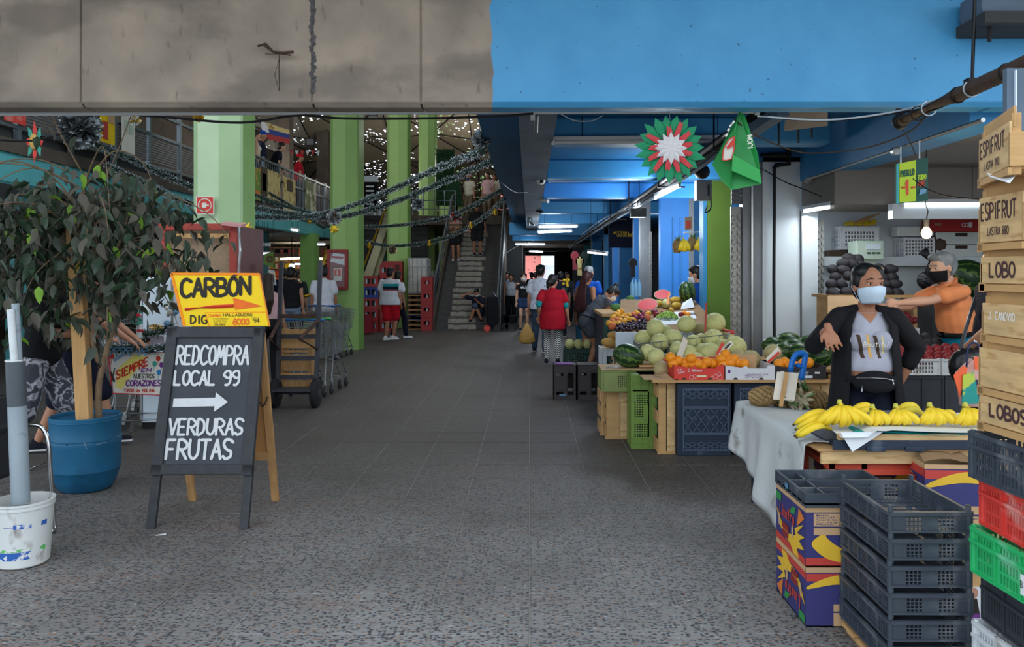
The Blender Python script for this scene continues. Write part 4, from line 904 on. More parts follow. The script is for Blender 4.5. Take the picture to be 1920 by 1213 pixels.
bb1=banana_box('banana box of the printed pair, upright on top under the black lid tray',(1.252,3.61,.270),.44,.43,.268)
tl=thing('lid_tray','black plastic tray turned over on the upper banana box','tray',(1.246,3.598,.540))
MB().box(0,.45,0,.445,.012,.02).build('base','crate_black2',tl)
for nm,a in(('rim',(0,.45,0,.012)),('rim',(0,.45,.433,.445)),('rim',(0,.012,.012,.433)),('rim',(.438,.45,.012,.433))):MB().box(*a,0,.062).build(nm,'crate_black',tl)
for k in range(6):MB().box(-.004,0,.03+k*.076,.036+k*.076,0,.06).build('rib','crate_black',tl)
for y in(.15,.29):MB().box(.012,.438,y,y+.012,.02,.05).build('rib','crate_black',tl)
MB().box(.10,.11,.012,.433,.02,.05).build('rib','crate_black',tl);MB().box(.14,.40,.03,.12,.021,.024).build('paper_sheet','paper',tl)
o=MB().box(-.006,-.004,.23,.27,.022,.045).build('sticker','tinsel_blue',tl)
ob=banana_box('open banana box lined with brown paper, upside down printing, beside the bananas',(1.985,4.0,.30),.58,.42,.34,flip=True,opened=True,rz=RAD(-4))
m=MB();rr=random.Random(5)
hts=[rr.uniform(.0,.045)for _ in range(13)]
m.grid(lambda u,v:V((.02+.54*u,.06+.30*v,.34+hts[int(u*12)]*(.3+.7*sin(pi*min(1,v*1.2)))+.012*sin(9*u+5*v)-.02*(1-v)))+V((0,0,.012)),12,6);m.build('paper_lining','kraft_dark',ob,smooth=30)
for z in(.10,):
    ps=thing('pallet','wooden pallet carrying the open banana box behind the tray stack','pallet',(1.72,3.98,0))
    for k in range(3):MB().box(0,.95,.02+k*.15,.13+k*.15,.27,.295).build('plank','box_wood',ps)
    for x in(.02,.42,.82):MB().box(x,x+.1,.02,.43,.16,.27).build('bearer','box_wood2',ps)
    for k in range(3):MB().box(0,.95,.02+k*.15,.13+k*.15,.135,.16).build('plank','box_wood',ps)
    MB().box(.03,.92,.03,.42,0,.135).build('block','box_wood2',ps)
bx=banana_box('banana box stored under the red table frame',(1.72,4.46,.30),.5,.36,.25);
# ---------------------------------------------------------------- coloured crates and fruit boxes at the right edge
CXR,CYR=1.690,3.0
stack=[('white','crate_white',.178,'white plastic crate at the bottom of the coloured stack'),('white','crate_black2',.178,'black ribbed crate under the green crate'),('','crate_green',.178,'bright green crate with a paper tag in the stack'),('','crate_red',.178,'red crate between the green and the black crate'),('','crate_black',.178,'black crate on top of the coloured crates under the wooden box')]
z=.122
pl2=thing('crate_base','wooden block under the coloured crate stack','pallet',(CXR,CYR-.42,0));MB().box(.01,.30,.01,.41,.1,.12).build('plank','box_wood2',pl2);MB().box(.02,.29,.02,.1,0,.1).build('bearer','box_wood2',pl2);MB().box(.02,.29,.3,.38,0,.1).build('bearer','box_wood2',pl2)
for k,(_,mt,h,lab)in enumerate(stack):
    c=crate('plastic_crate',lab,(CXR+(.012 if k%2 else 0),CYR-.42,z),.32,.42,.172,mt,rz=RAD((2,-1,3,0,4)[k]),front=([(6,.012,.008)]*2,[(3,.030,.014)]),side=([(6,.009,.008),(6,.009,.008),(6,.009,.008)],[(3,.034,.012)]if k!=1 else[(1,.09,.01)]),sidr=(0,.33,.66,1));z+=h
    MB().bar((-.008,0,.120),(-.008,.42,.120),.012,.012).build('side_rail',mt,c)
    if k==2:
        MB().box(-.0135,-.0125,.06,.13,.03,.10).build('paper_tag','paper',c);text('B LUtA',(-.0140,.128,.055),-Y_,Z_,.022,.012,.003,'ink',c,W=.06)
poster=flat([P(1817,1100,3.62),P(1838,1100,3.62),P(1838,1180,3.62),P(1816,1180,3.62)],'paper',None,'leaflet',.003);tag(poster,'small campaign leaflet stuck between the black trays and coloured crates','leaflet')
flat([P(1817,1150,3.612),P(1838,1150,3.612),P(1838,1180,3.612),P(1816,1180,3.612)],'purple_ink',poster,'printed_band');m=MB();m.add(circ(P(1826,1112,3.612),X_,Z_,.02,12,.026),[tuple(range(12))]);m.build('printed_face','skin_print',poster);flat([P(1818,1125,3.611),P(1832,1122,3.611),P(1837,1150,3.611),P(1818,1150,3.611)],'ink',poster,'printed_suit')
ub=MB().box(2.02,2.5,3.66,3.9,0,.13)
def fruit_box(label,loc,L,W,H,rz,words,gap=.06):
    """wooden field box; its stencilled board faces -X, L runs along Y; origin at the far left bottom corner"""
    t=thing('wooden_box',label,'box',loc,rz);th=.009
    bz=gap*.55
    MB().box(0,th,-L,0,bz,H).build('side_board','box_wood',t,bevel=.002);MB().box(W-th,W,-L,0,bz,H).build('side_board','box_wood',t)
    MB().box(0,W,-L-.004,-L+th,bz,H*.8).build('end_board','box_wood2',t);MB().box(0,W,-th,.004,bz,H*.8).build('end_board','box_wood2',t)
    for x in(th,W-th-.028):
        for y in(-L+.006,-.036):MB().box(x,x+.028,y,y+.03,0,H+gap*.55).build('corner_post','box_wood2',t,bevel=.002)
    MB().box(-.004,.02,-.03,.006,-.005,.03).build('foot_batten','box_wood2',t)
    for k in range(4):MB().box(.01,W-.01,-L+.012+k*(L-.02)/4,-L+.012+(k+.86)*(L-.02)/4,bz-.009,bz).build('slat','box_wood2',t)
    MB().box(-.004,th,-L,0,0,.024).build('skid','box_wood2',t);MB().box(.014,.022,-L+.004,-.004,H*.9,H+.05).build('top_rail','box_wood2',t)
    for(s,u0,v0,h,wd,st,mt)in words:text(s,V((-.0012,-L*u0,bz+(H-bz)*v0)),-Y_,Z_,(H-bz)*h,.05,st,mt,t,W=L*wd,rnd=False)
    return t
WX=1.676
W1=[('ESPIFRUT',.06,.50,.36,.80,.008,'stencil'),('LASTRA 880',.22,.16,.17,.48,.004,'stencil')]
LB=[('LOBOS',.14,.32,.46,.44,.011,'stencil')]
zs=[1.012]
def zat(y,Y=2.95):return EYE-(y-HY)*Y/F
WY=2.97
for lab,yb,yt,words,rz,dx,L in(
    ('wooden box stencilled LOBOS at the foot of the wooden pile',805,741,LB,4,0,.45),('blank wooden box with a knot, second from the foot of the wooden pile',738,652,[],2,.0,.45),
    ('wooden box chalked J. CANOVIO in the middle of the pile',640,568,[('J. CANOVIO',.10,.50,.24,.36,.004,'white_chalk')],-1,.012,.45),('wooden box stencilled LOBO above the chalked box',545,482,[('LOBO',.14,.25,.52,.36,.010,'stencil')],0,.006,.42),
    ('wooden box stencilled ESPIFRUT LASTRA 880, second from the top',470,372,W1,-4,0,.30),('wooden box stencilled ESPIFRUT LASTRA 880, topmost and turned',350,262,W1,-17,.0,.40)):
    zb,zt=zat(yb),zat(yt);fruit_box(lab,(WX+dx,WY,zb),L,.26,zt-zb,RAD(rz),words,gap=.05)
tag(MB().plate([P(1851,325,2.85),P(1905,328,2.62),P(1893,344,2.55),P(1856,332,2.8)],.002).build('paper_slip','paper'),'white paper slip sticking out under the topmost wooden box','paper')
cb2=thing('blue_container','blue ribbed metal container side behind the wooden boxes','container',(0,0,0));c_=P(1888,200,3.3)
MB().box(c_.x,c_.x+.6,3.3,3.33,1.95,2.45).build('panel','grey_soffit',cb2)
for k in range(3):MB().box(c_.x+.03+k*.06,c_.x+.036+k*.06,3.29,3.3,1.95,2.44).build('rib','freezer_white',cb2)
# ---------------------------------------------------------------- banana table
M('cloth',(202,206,206),.7,noise=(2.5,.1),second=((140,138,132),5,.60,.70),bump=(7,.25));M('steel_red',(196,74,50),.5,noise=(8,.15));M('turquoise',(20,160,160),.5);M('banana',(240,204,44),.45,noise=(5,.08),second=((196,190,60),3,.56,.72));M('banana_tip',(92,74,40),.7);M('banana_stem',(190,186,72),.6)
tb=thing('fruit_table','red steel framed table carrying the bananas','table',(0,0,0))
TZ=.66;TX0,TX1,TY0,TY1=1.50,2.75,4.15,4.62
MB().box(TX0+.02,TX1,TY0,TY0+.022,.605,TZ+.012).build('front_board','box_wood',tb,bevel=.003);MB().box(TX0,TX1,TY0-.006,TY1,TZ+.012,TZ+.024).build('top_board','box_wood2',tb)
MB().box(TX0+.06,1.99,TY0-.03,TY0-.006,TZ+.0,TZ+.045).build('tray_edge','crate_navy',tb)if False else None
for a,b in(((TX0+.06,TY0+.05,.585),(TX1,TY0+.05,.585)),((TX0+.06,TY1-.03,.585),(TX1,TY1-.03,.585)),((TX0+.09,TY0+.05,.585),(TX0+.09,TY1-.03,.585)),((TX0+.12,TY0+.04,.555),(TX1,TY0+.04,.555))):MB().bar(a,b,.03,.03).build('frame_bar','steel_red',tb)
for x in(TX0+.09,TX0+.26,TX1-.05):
    for y in(TY0+.05,TY1-.03):MB().bar((x,y,0),(x,y,.60),.03,.03,up=Y_).build('leg','steel_red',tb)
MB().box(TX0,1.93,TY1,5.62,TZ+.0,TZ+.02).build('side_top','box_wood2',tb)
for x,y in((1.56,5.55),(1.88,5.55),(1.56,4.95)):MB().bar((x,y,0),(x,y,.66),.025,.025,up=Y_).build('side_leg','truck_iron',tb)
nt_=thing('navy_tray','dark blue plastic tray on the table under the bananas','tray',(1.60,4.13,TZ+.03));
MB().box(0,.9,0,.46,0,.01).build('base','crate_navy',nt_);MB().box(-.03,.9,-.012,0,-.005,.045).build('rim','crate_navy',nt_,bevel=.003)
for x in(.14,.34):MB().box(x,x+.1,-.02,-.012,-.012,.012).build('clip','crate_navy',nt_,bevel=.003)
MB().box(0,.9,-.004,.02,.045,.075).build('slat','box_wood',nt_);
m=MB();m.grid(lambda u,v:V((.10+.66*u,-.016+.46*v,.078+.006*sin(7*u)+(.02*v))),20,4);m.build('turquoise_paper','turquoise',nt_,smooth=180)
m=MB();m.grid(lambda u,v:V((.0+.9*u,-.02+.48*v-.03*(1-v)*(u<.3),.094+.008*sin(5*u+1)+.015*v-(.035*(1-v)if u<.2 else.0))),20,5);m.build('white_paper','paper',nt_,smooth=180)
m=MB();m.plate([V((0,-.03,.09)),V((.06,-.035,-.01)),V((.22,-.03,.092))],.002);m.build('paper_flap','paper',nt_)
cl=MB()
def clo(u,v):
    y=5.68-1.42*u;wob=.022*sin(13*u+1)+.012*sin(29*u)
    if v<.4:return V((1.475+.45*(1-v/.4),y+.03*sin(5*u)*(1-v/.4),TZ+.03+.008*sin(17*u+9*v)))
    t=(v-.4)/.6;drop=(.30+.30*min(1,u/.75)-(.22*max(0,(u-.8)/.2)))
    return V((1.475-.02*t-wob*t*(1.5)-.02*sin(3*u)*t,y-.04*t*u,TZ+.03-drop*t-.015*sin(pi*min(1,t*4))))
cl.grid(clo,48,22);ccl=cl.build('plastic_sheet','cloth',smooth=180);so=ccl.modifiers.new('s','SOLIDIFY');so.thickness=.004
tag(ccl,'crumpled white plastic sheet hanging over the left side of the fruit table','tablecloth')
def banana(mb,path,r=.0175):
    n=len(path);prof=[(.35,.0),(.42,.06),(.9,.18),(1.0,.35),(1.02,.55),(.95,.75),(.7,.9),(.38,.97),(.3,1.0)]
    def rad(t):
        for(a,x),(b,y)in zip(prof,prof[1:]):
            if t<=y:return a+(b-a)*(t-x)/(y-x)
        return.3
    mb.tube(path,[r*rad(i/(n-1))for i in range(n)],6);return mb
def bunch(label,loc,n,Wb=.3,H=.145,rz=0,r=.0185,group='banana bunches on the table'):
    """a hand of bananas standing on its tips, stem end up, fanned towards the viewer"""
    t=thing('banana_bunch',label,'bananas',loc,rz,group);H-=.012;cr=V((0,.03,H))
    for k in range(n):
        f=-1+2*k/max(1,n-1)+random.uniform(-.06,.06);row=.0 if k%2==0 else.010;ln=random.uniform(.96,1.05);pts=[]
        for i in range(11):
            q=i/10;side=f*(Wb/2-r)*sin(pi/2*q**.85);pts.append(V((side,.03-.085*sin(pi*(.10+.70*q))+.02*q-row,H-(H-.014)*(1-(1-q)**1.25)*(.97-.10*abs(f)*q)*ln)))
        banana(MB(),pts,r).build('banana','banana',t,smooth=60)
        e=pts[-1];MB().ell(e,.007,nu=6,nv=4).build('tip','banana_tip',t)
    MB().tube([cr+V((0,.0,-.022)),cr+V((0,-.002,.0)),cr+V((.002,.004,.020))],[.020,.016,.011],8).build('stem','banana_stem',t,smooth=60);return t
BYf=4.22;bz=TZ+.12
def bat(x,Y=BYf):return V(((x-CX)*Y/F,Y,bz))
bunch('large banana bunch at the left of the row, standing with its stem up',bat(1578),8,.31,.136,r=.0215)
bunch('small four finger banana bunch right of the largest one',bat(1640,4.24),4,.145,.108,r=.0205)
bunch('spotted banana bunch in the middle of the row above the box edge',bat(1684,4.26),6,.20,.108,r=.0195)
bunch('tapering banana bunch over the open banana box',bat(1748,4.26),6,.20,.115,r=.0205)
bunch('banana bunch at the right end beside the wooden boxes',bat(1815,4.24),6,.20,.118,r=.021)
def lying(label,pts,n,dy=.035,dz=.03,r=.0195):
    t=thing('banana_bunch',label,'bananas',(0,0,0),group='banana bunches on the table')
    for k in range(n):
        q=[P(x,y,Y)+V((0,dy*k,dz*k*(.6 if k else 0)))for x,y,Y in pts];banana(MB(),cat(q,4),r).build('banana','banana',t,smooth=60);MB().ell(q[0],.008,nu=6,nv=4).build('tip','banana_tip',t)
    return t
lying('banana pair lying flat at the left end of the row, upper one',[(1492,805,4.25),(1505,797,4.23),(1525,785,4.22),(1545,781,4.25),(1562,790,4.3)],2)
lying('banana pair lying flat at the left end of the row, lower one',[(1494,820,4.16),(1505,813,4.15),(1525,801,4.15),(1545,798,4.2),(1560,806,4.25)],2,.03,.004)
lying('curved bananas lying behind the small four finger bunch',[(1600,786,4.38),(1610,774,4.36),(1628,768,4.36),(1645,775,4.38)],2)
lying('curved bananas lying between the spotted and the tapering bunch',[(1688,780,4.38),(1700,770,4.36),(1716,768,4.36),(1732,778,4.38)],2);lying('curved bananas lying left of the bunch at the right end',[(1766,792,4.34),(1775,784,4.33),(1788,782,4.33),(1800,790,4.36)],2)
M('clear_pack',(190,200,206),.15,alpha=.35);M('blueberry',(42,52,82),.6);M('nut',(150,100,60),.7);M('berry_orange',(210,120,40),.6)
for k,(x,c,lb)in enumerate(((1612,'nut','clear punnet of nuts behind the largest banana bunch'),(1665,'nut','clear punnet of nuts with a lid behind the spotted bananas'),(1712,'blueberry','clear punnet of blueberries left of two'),(1762,'blueberry','clear punnet of blueberries beside the wooden boxes'))):
    t=thing('fruit_punnet',lb,'punnet',P(x,790,4.50));MB().box(-.075,.075,-.05,.05,0,.055).build('shell','clear_pack',t,bevel=.008)
    m=MB()
    for i in range(7):
        for j in range(4):m.ell((-.062+i*.0205+random.uniform(-.003,.003),-.035+j*.023,.03+random.uniform(0,.012)),.011,nu=6,nv=5)
    m.build('berries',c,t,smooth=180,kind='stuff')
M('pine_skin',(150,122,80),.8,noise=(14,.3),bump=(40,.8));M('pine_dry',(176,164,136),.85,noise=(9,.2));M('pine_leaf',(92,128,72),.55,noise=(6,.2))
def pineapple(label,loc,rot,s=1,dry=.5,crown=14,parent=None,mat='pine_skin'):
    t=thing('pineapple',label,'pineapple',loc,rot=rot,group=None);t.scale=(s,)*3;m=MB()
    for j in range(8):
        z=-.078+j*.0223;rr_=.062*sqrt(max(.15,1-(z/.10)**2))
        for k in range(11):
            a=2*pi*(k+.5*(j%2))/11;m.obox((cos(a)*rr_,sin(a)*rr_,z),(.016,.030,.021),RZ(a)@RX(.785))
    b=MB().ell((0,0,0),(.062,.062,.092),nu=14,nv=10).build('body','pine_dry' if dry>.6 else mat,t,smooth=180);m.build('skin_eyes',mat,b,kind='stuff')
    rr_=random.Random(int(loc[0]*1000))
    for k in range(crown):
        a=rr_.uniform(0,2*pi);op=rr_.uniform(.25,1.15);ln=rr_.uniform(.07,.13);d=V((cos(a)*sin(op),sin(a)*sin(op),cos(op)));sd=d.cross(Z_).normalized()*.012;o_=V((cos(a)*.012,sin(a)*.012,.085));c=o_+d*ln*.5;e=o_+d*ln-V((0,0,.02))
        MB().add([o_-sd*.8,o_+sd*.8,c+sd,e,c-sd,c+d.cross(sd).normalized()*.003],[(0,1,2,5),(0,5,4),(5,2,3),(5,3,4)]).build('leaf','pine_dry' if rr_.random()<dry else 'pine_leaf',t)
    return t
pz=TZ+.03+.06
for k,(x,Y,rot,dr,lb)in enumerate(((1432,5.42,(1.35,.3,.9),.35,'pineapple lying with green leaves forward at the left of the price card'),(1466,5.45,(1.45,0,.1),.75,'dried leaf pineapple lying directly below the white price card'),(1500,5.40,(1.4,0,-.3),.8,'dry brown pineapple lying right of the price card'),(1530,5.38,(1.2,-.2,-1.2),.15,'pineapple with a fresh green crown beside the woman'))):
    pineapple(lb,V(((x-CX)*Y/F,Y,pz+(.012 if k in(0,)else 0))),rot,1.0,dr,26)
pc=thing('price_card','blank back of a white price card on a wooden stick among the pineapples','price card',(0,0,0));M('card_old',(222,212,196),.8,noise=(6,.1))
MB().plate([P(1449,749,5.30),P(1490,752,5.28),P(1498,699,5.30),P(1457,697,5.32)],.006).build('card','card_old',pc,bevel=.002);MB().bar(P(1464,762,5.28),P(1475,698,5.29),.026,.008,up=Y_).build('stick','stake_wood',pc)
hd=thing('garden_tool','bright blue plastic handle with a steel shaft standing behind the price card','tool',(0,0,0))
hp=lambda x,y:P(x,y,5.42)
MB().tube(cat([hp(1482,697),hp(1486,676),hp(1494,664),hp(1506,662),hp(1510,668),hp(1507,685),hp(1503,712)],5),.020,10).build('grip','blue_plastic',hd,smooth=180);MB().tube([hp(1484,686),hp(1495,685),hp(1506,688)],.018,10).build('crosspiece','blue_plastic',hd,smooth=180)
MB().cyl(hp(1501,712),hp(1499,765),.009,n=10).build('shaft','steel',hd,smooth=60)
# ---------------------------------------------------------------- fruit stand along the aisle
M('melon',(208,206,140),.55,noise=(9,.08),second=((176,172,104),5,.55,.72),bump=(30,.12));M('melon_dull',(184,170,122),.6,noise=(9,.12),bump=(30,.2));M('orange',(244,150,30),.45,noise=(10,.06),bump=(90,.1))
M('mango',(230,166,50),.5,noise=(9,.1),second=((206,74,50),9,.56,.72));M('mango_red',(196,84,60),.5,second=((220,160,60),9,.5,.68));M('cherry',(44,22,42),.3);M('grape',(152,186,84),.35);M('flesh_red',(212,72,80),.4,noise=(14,.12));M('rind_white',(216,220,180),.5);M('papaya',(206,160,54),.5,second=((96,124,56),6,.5,.64));M('peach',(128,34,42),.38,noise=(5,.2),second=((200,110,76),4,.62,.80));M('avocado',(44,40,44),.5,noise=(24,.2),bump=(60,.4));M('plum',(130,44,70),.4)
def water_mat():
    m=M('watermelon',(34,76,34),.35,noise=(4,.1));nt=m.node_tree;n=nt.nodes;L=nt.links;tc=n.new('ShaderNodeTexCoord');s=n.new('ShaderNodeSeparateXYZ');L.new(tc.outputs['Object'],s.inputs[0])
    at=n.new('ShaderNodeMath');at.operation='ARCTAN2';L.new(s.outputs[1],at.inputs[0]);L.new(s.outputs[2],at.inputs[1])
    nz=n.new('ShaderNodeTexNoise');nz.inputs['Scale'].default_value=5;L.new(tc.outputs['Object'],nz.inputs['Vector'])
    k=n.new('ShaderNodeMath');k.operation='MULTIPLY_ADD';L.new(nz.outputs['Fac'],k.inputs[0]);k.inputs[1].default_value=8
    mm=n.new('ShaderNodeMath');mm.operation='MULTIPLY';L.new(at.outputs[0],mm.inputs[0]);mm.inputs[1].default_value=9;L.new(mm.outputs[0],k.inputs[2])
    sn=n.new('ShaderNodeMath');sn.operation='SINE';L.new(k.outputs[0],sn.inputs[0]);r=n.new('ShaderNodeMapRange');r.inputs[1].default_value=.45;r.inputs[2].default_value=.9;L.new(sn.outputs[0],r.inputs[0])
    x=n.new('ShaderNodeMix');x.data_type='RGBA';L.new(r.outputs[0],x.inputs[0]);x.inputs[6].default_value=lin((30,58,30));x.inputs[7].default_value=lin((92,118,52));L.new(x.outputs[2],n['Principled BSDF'].inputs['Base Color'])
water_mat()
BALL=MB().ell((0,0,0),1,nu=20,nv=14)
def fruit(name,mesh,loc,sc_,rot,label,cat_,group):
    o=bpy.data.objects.new(name,mesh);link(o);o.location=loc;o.scale=(sc_,)*3 if isinstance(sc_,(int,float))else sc_;o.rotation_euler=rot;return tag(o,label,cat_,group)
def melonmesh(nm,mat):
    m=MB();
    def f(u,v):
        a=2*pi*u;ph=-pi/2+pi*v;r=1+.018*cos(10*a)*cos(ph);return V((cos(a)*cos(ph)*r,sin(a)*cos(ph)*r,sin(ph)*(1.04 if mat=='melon' else 1)))
    m.grid(f,40,16);m.cyl((0,0,1.02),(0.01,0,1.09),.05,.04,n=6);return m.me(nm,mat,60)
MEL=melonmesh('melon','melon');MEL2=melonmesh('melon','melon_dull')
W_ME=MB().ell((0,0,0),(1,.74,.74),nu=24,nv=14).me('watermelon','watermelon',180)
bd=thing('stand_board','long plank carrying the fruit boxes on top of the upright crates','board',(0,0,0))
MB().box(1.07,2.62,6.92,7.62,.648,.668).build('plank','box_wood2',bd);MB().box(1.0,1.30,6.95,7.5,.669,.675).build('cardboard_sheet','kraft',bd)
M('navy_rib',(72,86,106),.5)
def navy(label,x,y,W=.47,H=.635,D=.33):
    t=thing('navy_crate',label,'crate',(x,y,0));MB().box(0,W,0,.02,0,H).build('bottom_panel','crate_navy',t,bevel=.006)
    for nm,a in(('long_wall',(0,.02,.02,D)),('long_wall',(W-.02,W,.02,D))):
        m=MB();xs,hx=cuts(D,[(4,.04,.02)]);zs,hz=cuts(H,[(14,.012,.026)]);m.lattice((a[0],0.02,0),Y_,Z_,X_,[q*(D-.02)/D for q in xs],zs,lambda i,j:not(i in hx and j in hz),.016);m.build(nm,'crate_navy',t)
    MB().box(.02,W-.02,.02,D,0,.02).build('end_wall','crate_navy',t);MB().box(.02,W-.02,.02,D,H-.02,H).build('end_wall','crate_navy',t)
    m=MB();f=-.006
    for z0,z1,n in((.05,.19,5),(.20,.42,5),(.43,.585,5)):
        m.bar((.05,f,z0),(W-.03,f,z0),.012,.012);m.bar((.05,f,z1),(W-.03,f,z1),.012,.012)
        if(z0,z1)==(.43,.585):z0=.50
        if z0==.05:z1=.12
        for k in range(n+1):
            x0=.05+(W-.08)*k/n;dx=(W-.08)/n
            for s in(-1,1):
                x1=x0+s*dx*1.0
                if.045<=x1<=W-.025:m.bar((x0,f,z0),(x1,f,(z0+z1)/2 if n else z1),.007,.008);m.bar((x1,f,(z0+z1)/2),(x0,f,z1),.007,.008)
    m.bar((.05,f,.04),(.05,f,H-.04),.012,.012);m.bar((W-.03,f,.04),(W-.03,f,H-.04),.012,.012);m.build('diamond_ribs','navy_rib',t,kind='stuff')
    return t
navy('big navy crate with diamond ribs standing upright under the red orange box',1.295,6.97);navy('second navy crate standing upright behind the plastic sheet',1.80,7.0,W=.46)
def upcrate(label,x,y,W,H,D,n,mark=None):
    t=thing('wooden_crate',label,'crate',(x,y,0))
    for k in range(n):MB().box(W*k/n+.004,W*(k+1)/n-.004,0,.010,.012,H-.012).build('slat','box_wood' if k%2 else 'box_wood2',t)
    for z in(0,H-.025):MB().box(-.004,W+.004,-.004,.028,z,z+.025).build('end_batten','box_wood2',t)
    for z in(.02,H/2-.05,H-.14):MB().box(-.008,.002,.02,D,z,z+.11).build('side_slat','box_wood2',t)
    MB().box(W-.002,W+.008,.02,D,.02,H-.02).build('side_slat','box_wood',t)
    if mark:text(mark,(.02,-.0012,.15),Z_,-X_,.03,.03,.004,'stencil',t,W=.3)
    return t
upcrate('upright wooden crate with two wide slats under the olive crate',.735,7.68,.275,.475,.3,2);upcrate('narrow upright wooden crate edge left of the olive crate',.70,7.85,.05,.47,.3,1);upcrate('upright wooden crate beside the big navy crate',1.135,7.04,.15,.64,.45,2);upcrate('upright wooden crate with a stencilled square behind the woman',2.44,7.0,.24,.64,.32,2)
t=upcrate('pale wooden crate close behind the woman',2.70,7.02,.12,.64,.3,1)
oc=crate('plastic_crate','olive plastic crate lying on the wooden crate under the watermelon',(.69,7.55,.478),.47,.40,.20,'crate_olive',front=([(10,.010,.008)],[(6,.012,.007)]),side=([(8,.012,.01)],[(6,.012,.007)]))
MB().box(-.01,.50,-.005,.41,.203,.212).build('cardboard_sheet','kraft',oc)
gc=thing('lime_crate','lime green plastic crate standing on end at the aisle corner','crate',(.925,7.26,0));H=.675;W=.235
m=MB();xs,hx=cuts(W*.66,[(6,.014,.008)]);zs=[0,.12];
zs,hz=cuts(H,[(1,.10,0),(11,.012,.008),(7,.012,.008)]);zs2=[0,.10];hz2=set();z=.12
m.box(0,W,0,.008,0,.10);m.box(0,W,0,.008,H-.14,H)
def band(z0,z1):
    n=int((z1-z0)/.021);zz=[z0];hh=set();z=z0+.006
    for k in range(n-1):zz.append(z);hh.add(len(zz)-1);z+=.013;zz.append(z);z+=.008
    zz.append(z1);m.lattice((.015,0,0),X_,Z_,Y_,xs,zz,lambda i,j:not(i in hx and j in hh),.008)
band(.10,.255);band(.28,.52);m.box(.015,W*.7,0,.008,.255,.28);m.box(0,.015,0,.008,.1,.54);m.box(W*.66,W,0,.008,.1,.54);m.build('bottom_panel','crate_lime',gc)
m=MB()
for z in(.005,.05,.10,.54,.60,.665):m.bar((0,-.006,z),(W,-.006,z),.010,.008)
for x in(.004,.08,.155,.19,W-.004):m.bar((x,-.006,0),(x,-.006,.10),.010,.008);m.bar((x,-.006,.54),(x,-.006,H),.010,.008)
for z in(.2,.3,.4,.5):m.bar((W*.72,-.006,z),(W,-.006,z),.010,.008)
m.bar((W*.72,-.006,.1),(W*.72,-.006,.54),.008,.008);m.build('ribs','crate_lime',gc);MB().box(W*.48,W*.66,-.008,0,.26,.40).build('grip_plate','crate_lime',gc)
for a in((0,.008,.008,.30),(W-.008,W,.008,.30)):MB().box(*a,0,H).build('side_wall','crate_lime',gc)
MB().box(.008,W-.008,.008,.30,H-.008,H).build('end_wall','crate_lime',gc);MB().box(.008,W-.008,.008,.30,0,.008).build('end_wall','crate_lime',gc)
fruit('watermelon',W_ME,(.955,7.70,.80),(.155,.155,.155),(0,RAD(14),RAD(-20)),'whole watermelon resting on the olive crate at the aisle corner','watermelon','watermelons')
tag(MB().plate([V((.72,7.58,.694)),V((.86,7.56,.70)),V((.88,7.7,.71)),V((.75,7.75,.695))],.004).build('plastic_bag','clear_pack'),'flattened clear plastic bag beside the watermelon','bag')
def fold(label,x,y):
    t=thing('brown_crate',label,'crate',(x,y,0));W,H,D=.295,.44,.34;
    m=MB();hol=[(.035,.06,.125,.10),(.035,.30,.125,.34),(.185,.06,.255,.34)]
    def op(name,u,o,nn,L,holes):
        xs=sorted({0,L}|{h[0]for h in holes}|{h[2]for h in holes});zs=sorted({0,H}|{h[1]for h in holes}|{h[3]for h in holes});m=MB()
        m.lattice(o,u,Z_,nn,xs,zs,lambda i,j:not any(h[0]<=(xs[i]+xs[i+1])/2<=h[2]and h[1]<=(zs[j]+zs[j+1])/2<=h[3]for h in holes),.012);return m.build(name,'crate_brown',t)
    op('front_wall',X_,(0,0,0),Y_,W,hol);op('back_wall',-X_,(W,D,0),-Y_,W,hol)
    dots=[(.03+.065*i,.04+.075*j,.06+.065*i,.075+.075*j)for i in range(4)for j in range(5)]
    op('side_wall',-Y_,(0,D,0),X_,D,dots);op('side_wall',Y_,(W,0,0),-X_,D,[])
    MB().box(0,W,0,D,H-.012,H).build('top_panel','crate_brown',t,bevel=.004);MB().box(.012,W-.012,.012,D-.012,0,.012).build('base','crate_brown',t)
    m=MB()
    for z in(.12,.28):m.bar((.035,-.005,z),(.125,-.005,z),.008,.01)
    m.tube([(.18,-.004,.04),(.17,-.004,.2),(.18,-.004,.36),(.22,-.004,.37),(.265,-.004,.36),(.27,-.004,.2),(.265,-.004,.04)],.006,5);m.build('mouldings','crate_brown',t);return t
f1=fold('dark brown crate at the aisle end of the stand, outer one',.30,10.05);fold('dark brown crate between the outer brown one and the white crate',.598,10.07)
tag(MB().box(.33,.55,10.08,10.3,.441,.449).build('magazine','purple_ink'),'flat purple magazine on the outer brown crate','magazine')
tag(MB().box(.375,.46,10.035,10.04,.05,.075).build('sticker','tinsel_blue'),'blue sticker on the outer brown crate','sticker')
wcx=crate('plastic_crate','white plastic crate standing at the end of the fruit stand',(.90,9.9,0),.42,.42,.66,'crate_white',front=([(1,.12,0),(1,.12,0)],[(1,.10,.0),(1,.30,.0)]),side=([(4,.03,.02)],[(8,.04,.02)]),sidr=(0,.25,.5,.75,1),frr=(0,.12,.33,.66,1));MB().box(.01,.41,.02,.4,.62,.65).build('bag_load','kraft',wcx)
for k in range(3):MB().box(.12,.36,.012,.03,.30+k*.11,.38+k*.11).build('slat','box_wood2',wcx)
M('snack',(206,160,84),.5,noise=(8,.2));
